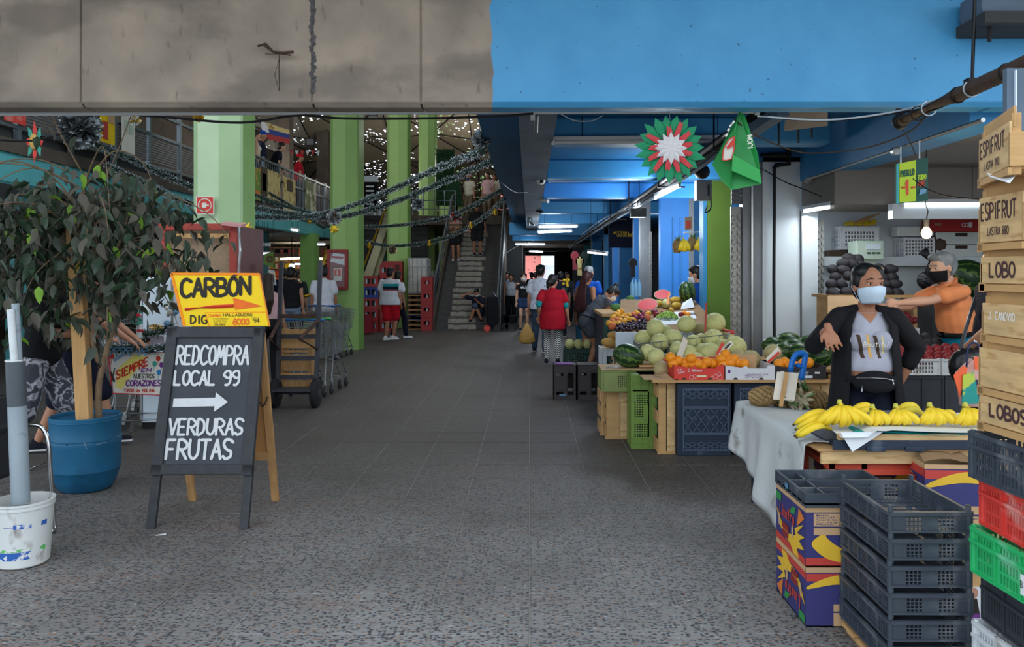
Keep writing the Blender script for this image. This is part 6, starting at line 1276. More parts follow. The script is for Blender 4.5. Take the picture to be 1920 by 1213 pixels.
# ---------------------------------------------------------------- people
M('skin',(186,134,106),.5,noise=(5,.05));M('skin_tan',(164,112,84),.5,noise=(5,.05));M('skin_pale',(204,158,132),.5,noise=(5,.05));M('hair_black',(20,18,18),.45,noise=(30,.3),stretch=(1,1,.15),bump=(60,.5));M('hair_brown',(52,38,30),.5,noise=(30,.3),stretch=(1,1,.15),bump=(60,.5));M('hair_grey',(132,136,138),.5,noise=(24,.4),stretch=(1,1,.2),bump=(60,.6));M('hair_red',(58,26,28),.5,noise=(30,.3),stretch=(1,1,.1))
CLO={'c_black':(30,31,34),'c_cardigan':(30,29,32),'c_greytee':(166,166,178),'c_orange':(228,142,92),'c_navy':(36,42,60),'c_darknavy':(28,32,48),'c_red':(176,26,44),'c_redshort':(196,26,42),'c_white':(216,218,226),'c_teal':(34,146,150),'c_greydress':(78,82,90),'c_blue':(28,84,180),'c_jeans':(64,82,104),'c_jeansl':(120,140,160),'c_denim':(40,60,92),'c_royal':(22,66,146),'c_green':(42,56,52),'c_pink':(220,176,178),'c_cream':(222,216,196),'c_khaki':(126,112,88),'c_shoe_w':(222,222,222),'c_shoe_b':(30,32,40),'c_mask':(200,218,234),'c_maskw':(226,226,226),'c_maskb':(26,26,30),'c_greyshort':(96,96,100),'c_turq':(24,120,150),'c_yellow':(226,186,50)}
for k,c in CLO.items():M(k,c,.85,noise=(7,.12),bump=(9,.35,.02),spec=.15)
def pattern_mat(name,base,other,kind):
    m=M(name,base,.85,spec=.15);nt=m.node_tree;n=nt.nodes;L=nt.links;tc=n.new('ShaderNodeTexCoord');b=n['Principled BSDF']
    if kind=='marble':
        t=n.new('ShaderNodeTexNoise');t.inputs['Scale'].default_value=5;t.inputs['Detail'].default_value=3;t.inputs['Distortion'].default_value=2.5;L.new(tc.outputs['Object'],t.inputs['Vector']);s=t.outputs['Fac']
        a=n.new('ShaderNodeMath');a.operation='SUBTRACT';L.new(s,a.inputs[0]);a.inputs[1].default_value=.5;c=n.new('ShaderNodeMath');c.operation='ABSOLUTE';L.new(a.outputs[0],c.inputs[0]);s=c.outputs[0];lo,hi=.06,.0
    elif kind=='zig':
        mp=n.new('ShaderNodeSeparateXYZ');L.new(tc.outputs['Object'],mp.inputs[0])
        w_=n.new('ShaderNodeMath');w_.operation='PINGPONG';L.new(mp.outputs[0],w_.inputs[0]);w_.inputs[1].default_value=.025
        a=n.new('ShaderNodeMath');a.operation='ADD';L.new(mp.outputs[2],a.inputs[0]);L.new(w_.outputs[0],a.inputs[1]);c=n.new('ShaderNodeMath');c.operation='PINGPONG';L.new(a.outputs[0],c.inputs[0]);c.inputs[1].default_value=.02;s=c.outputs[0];lo,hi=.009,.011
    elif kind=='dots':
        v=n.new('ShaderNodeTexVoronoi');v.inputs['Scale'].default_value=18;L.new(tc.outputs['Object'],v.inputs['Vector']);s=v.outputs['Distance'];lo,hi=.22,.16
    else:
        mp=n.new('ShaderNodeSeparateXYZ');L.new(tc.outputs['Object'],mp.inputs[0]);c=n.new('ShaderNodeMath');c.operation='PINGPONG';L.new(mp.outputs[2],c.inputs[0]);c.inputs[1].default_value=.022;s=c.outputs[0];lo,hi=.012,.014
    r=n.new('ShaderNodeMapRange');L.new(s,r.inputs[0]);r.inputs[1].default_value=lo;r.inputs[2].default_value=hi;x=n.new('ShaderNodeMix');x.data_type='RGBA';L.new(r.outputs[0],x.inputs[0]);x.inputs[6].default_value=lin(base);x.inputs[7].default_value=lin(other);L.new(x.outputs[2],b.inputs['Base Color'])
pattern_mat('c_marble',(70,72,80),(190,190,198),'marble');pattern_mat('c_zig',(226,226,226),(30,30,34),'zig');pattern_mat('c_dots',(206,210,222),(70,74,90),'dots');pattern_mat('c_stripe',(34,32,34),(196,160,130),'stripe')
def ik(S,W,l1,l2,pole):
    d=W-S;D=min(max(d.length,abs(l1-l2)+.01),l1+l2-.004);d=d.normalized();a=(l1*l1-l2*l2+D*D)/(2*D);h=sqrt(max(0,l1*l1-a*a))
    p=V(pole)-d*V(pole).dot(d);p=p.normalized()if p.length>1e-4 else V((0,0,1));return S+d*a+p*h,S+d*D
def person(label,loc,rz,h=1.7,w=1.0,skin='skin',top=None,bottom=None,shoes='c_shoe_b',hair=('short','hair_black'),lean=0,side=0,hands=(None,None),feet=None,hip=.95,head=(0,0),vox=.018,mask=None,female=False,fat=0,fing=False,poles=((-.3,-1,-.2),(.3,-1,-.2)),group=None,twist=0,legs=True,knee=((0,1,0),(0,1,0)),eyes=False,hz=1.07,cardigan=None,detail=False):
    """local frame: +Y is where the figure faces, X its right, metres at 1.75 m tall, scaled to h. top=(material, sleeve 0..2, hem, loose)"""
    t=thing('person',label,'person',loc,rz,group);s=h/1.75;t.scale=(s,)*3
    Pv=V((0,0,hip));R=RZ(twist)@RY(side)@RX(-lean)
    T=lambda x,y,z:Pv+R@V((x,y,z))
    f2=fat;sw=.178*w
    neck=T(0,-.01,.50);nk2=T(0,.014,.545-.02*(hz-1)*4);Rh=RZ(head[0])@RX(-lean*.55+head[1])
    hc=nk2+Rh@V((0,.022,.090*hz));H=lambda x,y,z:hc+Rh@(V((x,y,z))*hz);hr_=lambda r:tuple(q*hz for q in r)
    SH=[T(-sw,0,.445),T(sw,0,.445)]
    HD=[];EL=[]
    for i in(0,1):
        sg=-1 if i==0 else 1;tgt=hands[i]
        tgt=V(tgt)if tgt is not None else T(sg*(sw+.06+f2*.1),.04,-.10)if lean<.3 else SH[i]+V((sg*.03,.08,-.50))
        e,wst=ik(SH[i],tgt,.285,.255,poles[i]);EL.append(e);HD.append(wst)
    HJ=[T(-.095*w,0,-.03),T(.095*w,0,-.03)];feet=feet or((-.10,.0),(.10,.0));FT=[];KN=[]
    for i in(0,1):
        f=V(feet[i]);f=V((f.x,f.y,f.z if len(feet[i])>2 else.085));k,a=ik(HJ[i],f,.44,.43,knee[i]);KN.append(k);FT.append(a)
    b=MB();E=lambda c,r,RR=None:b.ell(c,r,RR or R,14,10)
    E(T(0,-.005,.31),(.160*w+f2*.3,.105+f2*.4,.19));E(T(0,.0,.13),(.142*w+f2,.10+f2,.15));E(T(0,.0,.18),(.146*w+f2*.8,.103+f2*.8,.24));E(T(0,-.01,.0),(.160*w+f2*.7,.115+f2*.6,.125));E(T(0,-.015,.43),(.15*w,.07,.06))
    b.rcone(neck-V((0,0,.02)),nk2+V((0,0,.02)),.056+f2*.1,.052)
    E(H(0,0,.02),hr_((.074,.094,.103)),Rh);E(H(0,.018,-.045),hr_((.057,.068,.068)),Rh);E(H(0,.055,-.085),hr_((.026,.024,.022)),Rh)
    E(H(0,.094,-.012),hr_((.013,.020,.016)),Rh);b.rcone(H(0,.088,.02),H(0,.098,-.008),.008,.012,8);E(H(0,.080,-.055),hr_((.024,.012,.010)),Rh);E(H(-.031,.079,.030),hr_((.022,.010,.008)),Rh);E(H(.031,.079,.030),hr_((.022,.010,.008)),Rh)
    for x in(-.076,.076):E(H(x,-.005,.0),hr_((.010,.020,.032)),Rh)
    for x in(-.042,.042):E(H(x,.060,-.018),hr_((.022,.02,.02)),Rh)
    for i in(0,1):
        sg=-1 if i==0 else 1
        b.rcone(SH[i],EL[i],.050*(.9+.1*w)+f2*.2,.037+f2*.1);b.rcone(EL[i],EL[i].lerp(HD[i],.35),.037+f2*.1,.040+f2*.1);b.rcone(EL[i].lerp(HD[i],.35),HD[i],.040+f2*.1,.026);hand(b,EL[i],HD[i],sg,fing[i]if isinstance(fing,tuple)else fing)
        if legs:
            b.rcone(HJ[i],KN[i],.082*(.7+.3*w)+f2*.4,.054+f2*.2);b.rcone(KN[i],KN[i].lerp(FT[i],.35),.052+f2*.15,.055+f2*.15);b.rcone(KN[i].lerp(FT[i],.35),FT[i],.055+f2*.15,.036);
    if hz>1.1:E(T(0,.05,.10),(.165,.125,.13))
    if female:
        for x in(-.068,.068):E(T(x*w,.085+f2*.35,.285),(.064+f2*.2,.055+f2*.2,.062+f2*.2))
    body=remesh(b,'body',skin,t,vox,2)
    if top:
        mat,sl,hem,loose=(tuple(top)+(1,.0,.0))[:4]if len(top)<4 else top;g=.014+loose;c=MB();EE=lambda q,r:c.ell(q,r,R,14,10)
        EE(T(0,-.005,.31),(.160*w+f2*.3+g,.105+f2*.4+g,.19));EE(T(0,.0,.13),(.142*w+f2+g*1.2,.10+f2+g*1.2,.16));EE(T(0,.0,.17),(.158*w+f2*.75+g*1.2,.110+f2*.75+g*1.2,.26));EE(T(0,-.015,.43),(.15*w+g*.8,.07+g,.058+g*.5));c.rcone(neck-R@V((0,0,.05)),neck-R@V((0,-.006,.005)),.085,.062)
        if hz>1.1:EE(T(0,.052,.12),(.172,.132,.14))
        if hem>.12 and lean<.2:c.lathe([(.0,-hem+.03),(.150*w+f2*.8+g*1.6,-hem+.03),(.152*w+f2*.9+g*1.5,-.02),(.140*w+f2+g,.12),(0,.14)],18,Pv,1.05,.74)
        elif hem>.02:EE(T(0,-.005,.06-hem*.5),(.165*w+f2*.8+g*1.3,.118+f2*.8+g*1.3,.08+hem*.55))
        if female:
            for x in(-.068,.068):EE(T(x*w,.085+f2*.35,.285),(.066+f2*.2+g*.7,.056+f2*.2+g*.8,.064+f2*.2+g*.6))
        for i in(0,1):
            if sl<=0:break
            if sl<=1:c.rcone(SH[i]-R@V((0,0,.012)),SH[i].lerp(EL[i],sl*.9),.047+f2*.2+g*.45,.044+f2*.2+g*1.1)
            else:c.rcone(SH[i]-R@V((0,0,.012)),EL[i],.047+f2*.2+g*.45,.042+f2*.12+g*1.1);c.rcone(EL[i],EL[i].lerp(HD[i],min(.97,sl-1)),.042+f2*.12+g*1.2,.032+g*1.2)
        remesh(c,'shirt',mat,t,vox,12 if vox<.01 else 6)
    if bottom:
        kind,mat,ln=bottom[:3];g=.014;c=MB();c.ell(T(0,-.01,.0),(.160*w+f2*.7+g,.115+f2*.6+g,.125),R,14,10);c.ell(T(0,-.03,-.05),(.155*w+f2*.6+g,.10+f2*.5+g,.09),R,14,10)
        for i in(0,1):
            if kind=='trousers':c.rcone(HJ[i],KN[i],.090*(.7+.3*w)+f2*.4+g,.062+f2*.2+g*.7);c.rcone(KN[i],KN[i].lerp(FT[i],min(.97,ln)),.062+f2*.2+g*.7,.052+g*.6)
            elif kind=='leggings':c.rcone(HJ[i],KN[i],.084*(.7+.3*w)+f2*.4+.006,.056+f2*.2+.006);c.rcone(KN[i],KN[i].lerp(FT[i],.35),.055+f2*.15+.006,.057+f2*.15+.006);c.rcone(KN[i].lerp(FT[i],.35),KN[i].lerp(FT[i],.95),.057+f2*.15+.006,.042)
            elif kind in('shorts','skirt'):c.rcone(HJ[i],HJ[i].lerp(KN[i],ln),.090*(.7+.3*w)+f2*.4+g,.080*(.7+.3*w)+f2*.4+g*1.6)
        if kind=='skirt':m_=(HJ[0]+HJ[1])/2;k_=(HJ[0].lerp(KN[0],ln)+HJ[1].lerp(KN[1],ln))/2;c.ell((m_+k_)/2,(.15*w+f2+g,.11+f2+g,(m_-k_).length*.75),None,14,10)
        remesh(c,{'trousers':'trousers','leggings':'leggings','shorts':'shorts','skirt':'skirt'}[kind],mat,t,vox,3)
    if legs:
        for i in(0,1):
            c=MB();a=FT[i];d=(FT[i]-KN[i]);fw=V((0,1,0))if len(feet[i])<4 else V((sin(feet[i][3]),cos(feet[i][3]),0));u=a-V((0,0,.045))
            c.rcone(u-fw*.045,u+fw*.14-V((0,0,.010)),.040,.030,10);c.rcone(a-fw*.01,u+fw*.02,.042,.042,10)
            sh=remesh(c,'shoe',shoes,t,.012,2);sm=MB();a_,b_,_=frame(fw);sm.plate([u-fw*.082+a_*.03-V((0,0,.030)),u-fw*.082-a_*.03-V((0,0,.030)),u+fw*.10-a_*.043-V((0,0,.030)),u+fw*.172-a_*.02-V((0,0,.030)),u+fw*.172+a_*.02-V((0,0,.030)),u+fw*.10+a_*.043-V((0,0,.030))],.014 if True else 0);sm.build('sole','c_shoe_w',sh)
    hs,hm=hair;c=MB();EH=lambda q,r:c.ell(H(*q),hr_(r),Rh,14,10)
    if hs!='bald' and hs!='cap':
        EH((0,-.018,.040),(.083,.094,.098));EH((0,-.045,.0),(.076,.066,.085))
        if hs in('short',):EH((0,.030,.098),(.064,.058,.030))
        if hs in('wavy',):EH((0,.035,.098),(.070,.064,.036));EH((-.055,-.03,.06),(.036,.06,.06));EH((.055,-.03,.06),(.036,.06,.06));EH((0,-.09,.02),(.06,.04,.07))
        if hs in('long','bun','pony','braids','tied'):yy=-.002 if hs=='tied' else.022;EH((-.048,yy,.082),(.040,.062,.042));EH((.048,yy,.082),(.040,.062,.042));EH((0,-.03,.08),(.07,.07,.06));EH((-.072,-.005,.035),(.016,.04,.05));EH((.072,-.005,.035),(.016,.04,.05))
        if hs=='long':c.rcone(H(0,-.075,.0),T(0,-.13-f2*.3,.36),.075,.085);c.rcone(T(0,-.13-f2*.3,.36),T(0,-.13-f2*.3,.18),.085,.045)
        if hs=='bun':EH((.0,-.075,.135),(.042,.042,.042))
        if hs=='pony':EH((-.01,-.12,-.01),(.045,.05,.06));EH((-.02,-.13,-.07),(.035,.04,.05))
        if hs=='braids':
            for k in range(7):x=-.10+.033*k;c.tube(cat([H(x*.6,-.085,.02),T(x*.9,-.125,.40),T(x*1.2-.02,-.14,.22),T(x*1.3-.04,-.12,.0)],4),[.017]*12+[.010],6)
        remesh(c,'hair',hm,t,.011 if vox<.013 else.013,2)
    if hs=='cap':
        c.ell(H(0,-.01,.055),hr_((.084,.10,.078)),Rh,16,10);c.ell(H(0,.085,.050),(.062,.060,.014),Rh,14,8);remesh(c,'cap',hm,t,.012,2)
        c2=MB();c2.ell(H(0,-.04,.0),(.076,.066,.075),Rh);remesh(c2,'hair','hair_black',t,.014,2)
    if mask:
        m=MB()
        def mk(u,v):
            a=RAD(-78+156*u);z=-.012-.085*v+.012*(1-abs(2*u-1))*(1-v);rr_=.088+.020*(cos(a)**3)*(1-abs(v-.35))-.030*v*v;return H(sin(a)*rr_*.88,cos(a)*rr_*1.12+.004,z)
        m.grid(mk,14,7);mo=m.build('face_mask',mask,t,smooth=180);so=mo.modifiers.new('s','SOLIDIFY');so.thickness=.004;so.offset=1
        m=MB()
        for sg in(-1,1):m.tube([H(sg*.070,.03,-.02),H(sg*.082,-.012,.022),H(sg*.084,-.03,.0),H(sg*.070,.03,-.085)],.0018,4)
        m.build('ear_loop',mask,mo)
    if eyes:
        for sg in(-1,1):
            e=MB();e.ell(H(sg*.031,.0745,.012),(.0125,.012,.0062),Rh,12,8);eo=e.build('eye','c_shoe_w',t,smooth=180);e=MB();e.ell(H(sg*.031+.002*0,.0815,.012),(.0066,.0065,.0058),Rh,10,6);e.build('iris','hair_black',eo,smooth=180)
            m=MB();m.tube([H(sg*.016,.090,.020),H(sg*.031,.090,.0225),H(sg*.046,.080,.018)],[.002,.003,.002],6);m.build('eyelid',skin,eo)
            m=MB();m.tube([H(sg*.014,.094,.040),H(sg*.031,.093,.044),H(sg*.052,.080,.036)],[.003,.0042,.002],6);m.build('eyebrow',hm if hs!='cap' else 'hair_black',t)
    return t,dict(T=T,H=H,SH=SH,EL=EL,HD=HD,R=R,Rh=Rh,neck=neck,HJ=HJ,KN=KN,FT=FT,s=s)
def hand(b,E_,W_,sg,fine):
    d=(W_-E_).normalized();up=V((0,0,1));a=d.cross(up);a=a.normalized()if a.length>.2 else V((0,1,0));n=a.cross(d).normalized()
    if isinstance(fine,dict):d=V(fine['dir']).normalized();a=V(fine['across']).normalized();n=d.cross(a).normalized()*fine.get('flip',1)
    curl=fine.get('curl',.5)if isinstance(fine,dict)else.45
    RR=MX((a,d,n)).transposed();pc=W_+d*.052;b.ell(pc,(.040,.052,.017),RR,12,8);b.rcone(W_-d*.02,W_+d*.02,.026,.027)
    spread=fine.get('spread',1)if isinstance(fine,dict)else 1
    for k,ln in enumerate((.068,.078,.072,.056)):
        x=(-.0335+.0223*k);p0=W_+d*(.088-.004*abs(k-1.3))+a*x*1.05;f0=(d+a*x*2.2*spread).normalized();p1=p0+(f0*cos(curl*.5)-n*sin(curl*.5))*ln*.42;p2=p1+(f0*cos(curl*1.2)-n*sin(curl*1.2))*ln*.33;p3=p2+(f0*cos(curl*1.8)-n*sin(curl*1.8))*ln*.26
        b.rcone(p0-d*.03,p1,.0096,.0090,8);b.rcone(p1,p2,.0090,.0082,8);b.rcone(p2,p3,.0082,.0068,8)
    ts=fine.get('thumb',-1)if isinstance(fine,dict)else-1
    q0=W_+d*.02+a*ts*.024;q1=q0+(d*.65+a*ts*.75-n*.25).normalized()*.045;q2=q1+(d*.9+a*ts*.25-n*.3).normalized()*.036
    b.rcone(q0,q1,.014,.012,8);b.rcone(q1,q2,.011,.008,8)
# --- the stall keeper in the black cardigan
KX,KY=(1627-CX)*5.0/F,5.02
kp,J=person('woman in black cardigan and grey tee with a blue mask, hand out over bananas',(KX,KY,0),RAD(170),hz=1.16,h=1.67,w=.93,skin='skin_tan',top=('c_greytee',0,.06,.0),bottom=('leggings','c_darknavy',1),hair=('tied','hair_black'),head=(RAD(15),RAD(3)),vox=.0058,mask='c_mask',female=True,fat=.026,eyes=True,
    hands=((-.235,-.10,.95),(.30,.33,1.325)),poles=((-.9,-.3,0),(.9,-.1,-1.1)),fing=(False,dict(dir=(-.20,.42,-.88),across=(-1,0,.2),curl=.4,spread=2.2,thumb=-1,flip=-1)))
T=J['T'];R=J['R'];fat=.026;w_=.93
c=MB()
def cardi(a0,a1,nm):
    def f(u,v):
        a=RAD(a0+(a1-a0)*u);z=.47-.70*v;wd=(.160*w_+.030*v+fat*min(1,.5+v)+.018);dp=(.110+.055*min(1,2*v)+fat*1.15);k=1-.32*max(0,(.12-v)/.12)
        if v>.62:wd+=.05*(v-.62);dp+=.02*(v-.62)
        return T(sin(a)*wd*k,cos(a)*dp*k-.006+.012*sin(9*a+3*v)*v,z)
    m=MB();m.grid(f,26,26);o=m.build(nm,'c_cardigan',kp,smooth=180);s=o.modifiers.new('s','SOLIDIFY');s.thickness=.008;s.offset=1
cardi(38,322,'cardigan')
m=MB()
for i in(0,1):
    a,b_,c_=J['SH'][i],J['EL'][i],J['HD'][i];m.rcone(a-V((0,0,.012)),b_,.074,.064,12);m.rcone(b_,b_.lerp(c_,.55 if i else.45),.064,.056,12);m.rcone(a-V((0,0,.004)),T((-.055 if i==0 else.055),-.03,.472),.062,.052,10)
remesh(m,'cardigan_sleeve','c_cardigan',kp,.0095,3)
def chestp(x,z,d=0):
    return T(x,.105+.034*1.35+.05*max(0,1-((z-.27)/.16)**2)*.9-.75*x*x+.014+d,z)
for x0,x1,mt in((-.10,-.055,'wood_dark'),(-.035,-.01,'kraft'),(.025,.06,'wood_dark')):pass
def fanny():
    t=MB()
    t.ell(T(-.01,.185,.03),(.140,.060,.075),R,18,12);t.ell(T(-.01,.235,.01),(.100,.028,.048),R,14,8)
    return remesh(t,'waist_bag','c_maskb',kp,.009,3)
fb=fanny();m=MB();m.tube([T(.11,.225,.06),T(.02,.252,.066),T(-.06,.250,.062),T(-.11,.23,.05)],.0035,5);m.build('zip','steel',fb);m=MB();m.tube([T(-.10,.24,.06),T(-.105,.25,.03)],.004,5);m.tube([T(.085,.262,.015),T(.088,.262,-.02)],.004,5);m.build('zip_pull','steel',fb)
m=MB()
m.grid(lambda u,v:T(sin(RAD(-48+96*u))*.215,cos(RAD(-48+96*u))*.205,.085-.05*v-.02*cos(RAD(-48+96*u))),20,2);o=m.build('bag_strap','c_maskb',fb,smooth=180);so=o.modifiers.new('s','SOLIDIFY');so.thickness=.004
m=MB();m.ell(T(0,.165,.0),(.10,.012,.02),R);m.build('midriff','skin_tan',kp,smooth=180)if False else None
# --- man in the orange polo
MX_,MY_=(1800-CX)*6.95/F,6.95
mp_,J2=person('grey haired man in an orange polo and black mask reaching across the fruit',(MX_,MY_,0),RAD(96),h=1.80,w=1.0,skin='skin_pale',top=('c_orange',.62,.06,.012),bottom=('trousers','c_turq',.9),hair=('wavy','hair_grey'),head=(RAD(8),RAD(-4)),lean=RAD(12),vox=.0085,mask='c_maskb',eyes=True,fat=.004,hip=.98,
    hands=((-.10,.66,1.30),(.16,.58,1.27)),poles=((-.4,0,-1),(.5,-.1,-1)),fing=(dict(dir=(0,1,-.05),across=(0,0,1),curl=.9),dict(dir=(-.3,1,-.15),across=(0,.1,1),curl=1.0)))
T2=J2['T'];m=MB();m.tube([T2(sin(a)*.182,cos(a)*.142-.005,.075)for a in[2*pi*k/28 for k in range(28)]],.020,6,closed=True);m.build('belt','c_maskb',mp_,smooth=180)
m=MB();m.tube([T2(-.06,.05,.475),T2(-.07,-.02,.51),T2(0,-.075,.525),T2(.07,-.02,.51),T2(.06,.05,.475)],[.014,.018,.018,.018,.014],6);m.build('collar','c_orange',mp_,smooth=180)
m=MB();m.ell(T2(.15,.10,-.09),(.03,.09,.08),J2['R'],12,8);ap=m.build('apron_pouch','c_turq',mp_,smooth=180)
# --- customer at the right edge
cu,J3=person('customer in a dark navy shirt seen from behind beside the wooden boxes',((1884-CX)*5.55/F,5.55,0),RAD(25),h=1.86,w=1.1,skin='skin',top=('c_darknavy',.75,.08,.02),bottom=('trousers','c_black',.95),hair=('short','hair_black'),vox=.012,fat=.02,hands=((-.30,.06,1.02),None))
hbg=thing('handbag','black leather handbag hanging at the customer\'s side','bag',P(1815,665,5.3));M('leather',(22,22,26),.3);MB().ell((0,0,-.08),(.13,.07,.13),nu=14,nv=10).build('bag','leather',hbg,smooth=180);MB().tube(cat([V((-.06,0,.0)),V((.0,0,.22)),V((.08,.05,.38))],5),.012,6).build('strap','leather',hbg);MB().ell((.02,-.05,.09),(.012,.01,.012)).build('buckle','steel',hbg)
M('bag_pink',(224,176,166),.5,second=((32,28,40),7,.60,.62));M('bag_teal',(30,140,130),.45,second=((176,190,70),4.5,.60,.62));M('bag_orange',(228,96,52),.45);M('bag_navy',(36,44,78),.5)
sbg=thing('shopping_bag','patterned shopping bag in teal, orange and pink carried by the customer','bag',(0,0,0));q=lambda x,y,Y=4.78:P(x,y,Y)
m=MB();m.plate([q(1806,763),q(1848,765),q(1850,672),q(1830,668),q(1797,700)],.05);m.build('bag_body','bag_pink',sbg,bevel=.01);MB().plate([q(1804,758,4.72),q(1837,757,4.72),q(1826,697,4.72),q(1806,703,4.72)],.006).build('teal_panel','bag_teal',sbg);MB().plate([q(1788,704,4.73),q(1800,745,4.73),q(1806,716,4.73),q(1815,690,4.73),q(1806,686,4.73)],.006).build('orange_panel','bag_orange',sbg);MB().plate([q(1828,692,4.725),q(1848,695,4.725),q(1843,668,4.725),q(1826,670,4.725)],.006).build('orange_panel','bag_orange',sbg);MB().plate([q(1836,757,4.725),q(1850,757,4.725),q(1850,712,4.725),q(1829,712,4.725)],.006).build('navy_panel','bag_navy',sbg);MB().tube(cat([q(1812,690),q(1816,650),q(1832,645),q(1842,672)],5),.006,6).build('handle','bag_navy',sbg)
# --- the aisle
def at(x,Y):return((x-CX)*Y/F,Y,0)
rt,Jr=person('woman in a red tunic and zigzag leggings walking away down the aisle',at(1036,13.9),RAD(-4),h=1.60,w=1.08,skin='skin',top=('c_red',.62,.30,.02),bottom=('leggings','c_zig',1),hair=('pony','hair_black'),vox=.014,fat=.022,head=(RAD(-35),RAD(4)),female=True,feet=((-.12,.06),(.10,-.06)),hands=((-.26,.02,.92),(.30,.06,.86)))
m=MB()
for i in(0,1):m.rcone(Jr['SH'][i].lerp(Jr['EL'][i],.5),Jr['SH'][i].lerp(Jr['EL'][i],.98),.064,.056,12)
remesh(m,'undershirt_sleeve','c_teal',rt,.012,2)
pk_,Jp=person('tall person in a dotted pale shirt and grey trousers carrying a yellow bag',at(1013,16.1),RAD(-8),h=1.80,w=1.0,top=('c_dots',.7,.14,.02),bottom=('trousers','c_jeans',.97),hair=('wavy','hair_black'),vox=.016,head=(RAD(-12),0),feet=((-.13,.12),(.10,-.10)))
tag(MB().lathe([(.02,.42),(.05,.36),(.14,.2),(.17,.05),(.1,0),(0,0)],12,at(988,16.0)[:2]+(.18,),sy=.4).build('carrier_bag','snack',smooth=180),'yellow plastic carrier bag hanging beside the grey trousers','bag')
ct,Jc=person('young woman in a black crop top and denim shorts facing the entrance',at(982,22),RAD(184),h=1.62,w=.95,skin='skin_pale',top=('c_black',.5,-.0,0),bottom=('shorts','c_denim',.42),hair=('bun','hair_black'),vox=.018,mask='c_maskw',female=True)
text('WNLS',Jc['T'](.09,.135,.33),-X_,Z_,.05,.04,.012,'c_white',ct,W=.17)
blu,Jb=person('grey haired man in a blue polo behind the woman with braids',at(1103,15.2),RAD(-30),h=1.76,w=1.08,top=('c_blue',.6,.10,.02),bottom=('trousers','c_jeans',.97),hair=('short','hair_grey'),vox=.016,fat=.015)
br_,Jr2=person('woman with very long dark red braids at the fruit stand',at(1098,14.0),RAD(-40),h=1.66,w=.95,skin='skin_tan',top=('c_darknavy',0,.02,.0),bottom=('shorts','c_black',.5),hair=('braids','hair_red'),vox=.014,female=True,head=(RAD(0),RAD(-8)))
bw,Jw=person('woman in a tight grey dress with a waist bag bending over the fruit',at(1104,12.6),RAD(-72),h=1.62,w=1.05,skin='skin_tan',top=('c_greydress',.25,.16,.004),bottom=('skirt','c_greydress',.42),hair=('bun','hair_black'),vox=.012,lean=RAD(38),mask='c_maskw',female=True,fat=.024,head=(0,RAD(-34)),hip=.92,hands=((-.05,.52,.70),(.16,.42,.66)),poles=((-.3,-1,-.3),(.3,-1,-.5)),feet=((-.10,.04),(.10,-.08)))
m=MB();m.tube([Jw['T'](sin(a)*.205,cos(a)*.165,.03+.03*cos(a))for a in[2*pi*k/24 for k in range(24)]],.014,5,closed=True);ws=m.build('waist_strap','c_black',bw);m=MB();m.ell(Jw['T'](.05,.19,.0),(.10,.05,.07),Jw['R'],12,8);m.build('waist_bag','c_black',bw,smooth=180)
sm_,_=person('shop man in a royal blue shirt with his back turned by the green pillar',at(1312,11.6),RAD(28),h=1.74,w=1.05,top=('c_royal',.7,.10,.02),bottom=('trousers','c_black',.97),hair=('short','hair_black'),vox=.014,mask='c_maskw',head=(RAD(35),RAD(-14)))
sl_,_=person('seated woman in a white strap top far down the aisle',at(958,24.5),RAD(180),h=1.6,w=1.05,skin='skin',top=('c_white',0,.02,0),bottom=('trousers','c_black',.97),hair=('long','hair_black'),vox=.022,female=True)
for x,Y,a,c,lb in((951,27,170,'c_jeansl','distant walker in pale blue behind the seated woman'),(997,31,20,'c_black','distant walker in black beside the crop top woman'),(1052,20,10,'c_darknavy','distant shopper in dark navy past the yellow flowers'),(1064,25,190,'c_greyshort','distant shopper in grey by the far stalls'),(1004,28,0,'c_black','distant walker in black right before the exit')):
    person(lb,at(x,Y),RAD(a),h=1.66,top=(c,.6,.1,.02),bottom=('trousers','c_black',.97),hair=('short','hair_black'),vox=.028)
# --- the couple and the stairs
m1,Jm=person('man in a striped white tee and red shorts beside the drink crates',at(731,19.0),RAD(-14),h=1.76,w=1.12,skin='skin_tan',top=('c_white',.65,.14,.025),bottom=('shorts','c_redshort',.85),shoes='c_shoe_w',hair=('short','hair_black'),vox=.015,fat=.03,head=(RAD(-25),0),feet=((-.05,-.12,.085,.4),(.07,.05,.085,.4)))
person('man in a white tee and dark trousers walking beside the red shorts',at(745,19.4),RAD(-40),h=1.68,w=1.0,skin='skin_tan',top=('c_white',.6,.1,.02),bottom=('trousers','c_darknavy',.95),shoes='c_shoe_w',hair=('short','hair_black'),vox=.016,feet=((-.08,-.10),(.08,.22,.085,.5)),head=(RAD(30),0))
def stz(Y):return max(0,(Y-22.4)*.166/.29)
def onstair(x,Y):k=int((Y-22.4)/.29)+1;return((x-CX)*Y/F,Y,k*.166)
person('woman in a striped top and black shorts coming down the stairs at the left',onstair(855,25.75),RAD(180),h=1.62,w=.98,skin='skin_tan',top=('c_stripe',.6,.10,.015),bottom=('shorts','c_black',.7),shoes='c_shoe_w',hair=('long','hair_brown'),vox=.02,female=True,hands=((-.06,.22,1.12),(.1,.25,1.15)),feet=((-.09,.0),(.09,.14,-.08)))
person('man in a black tee and green cap coming down the stairs',onstair(895,25.9),RAD(178),h=1.74,w=1.1,skin='skin_tan',top=('c_black',.7,.14,.03),bottom=('shorts','c_black',.85),hair=('cap','c_green'),vox=.02,fat=.012,head=(0,RAD(-20)))
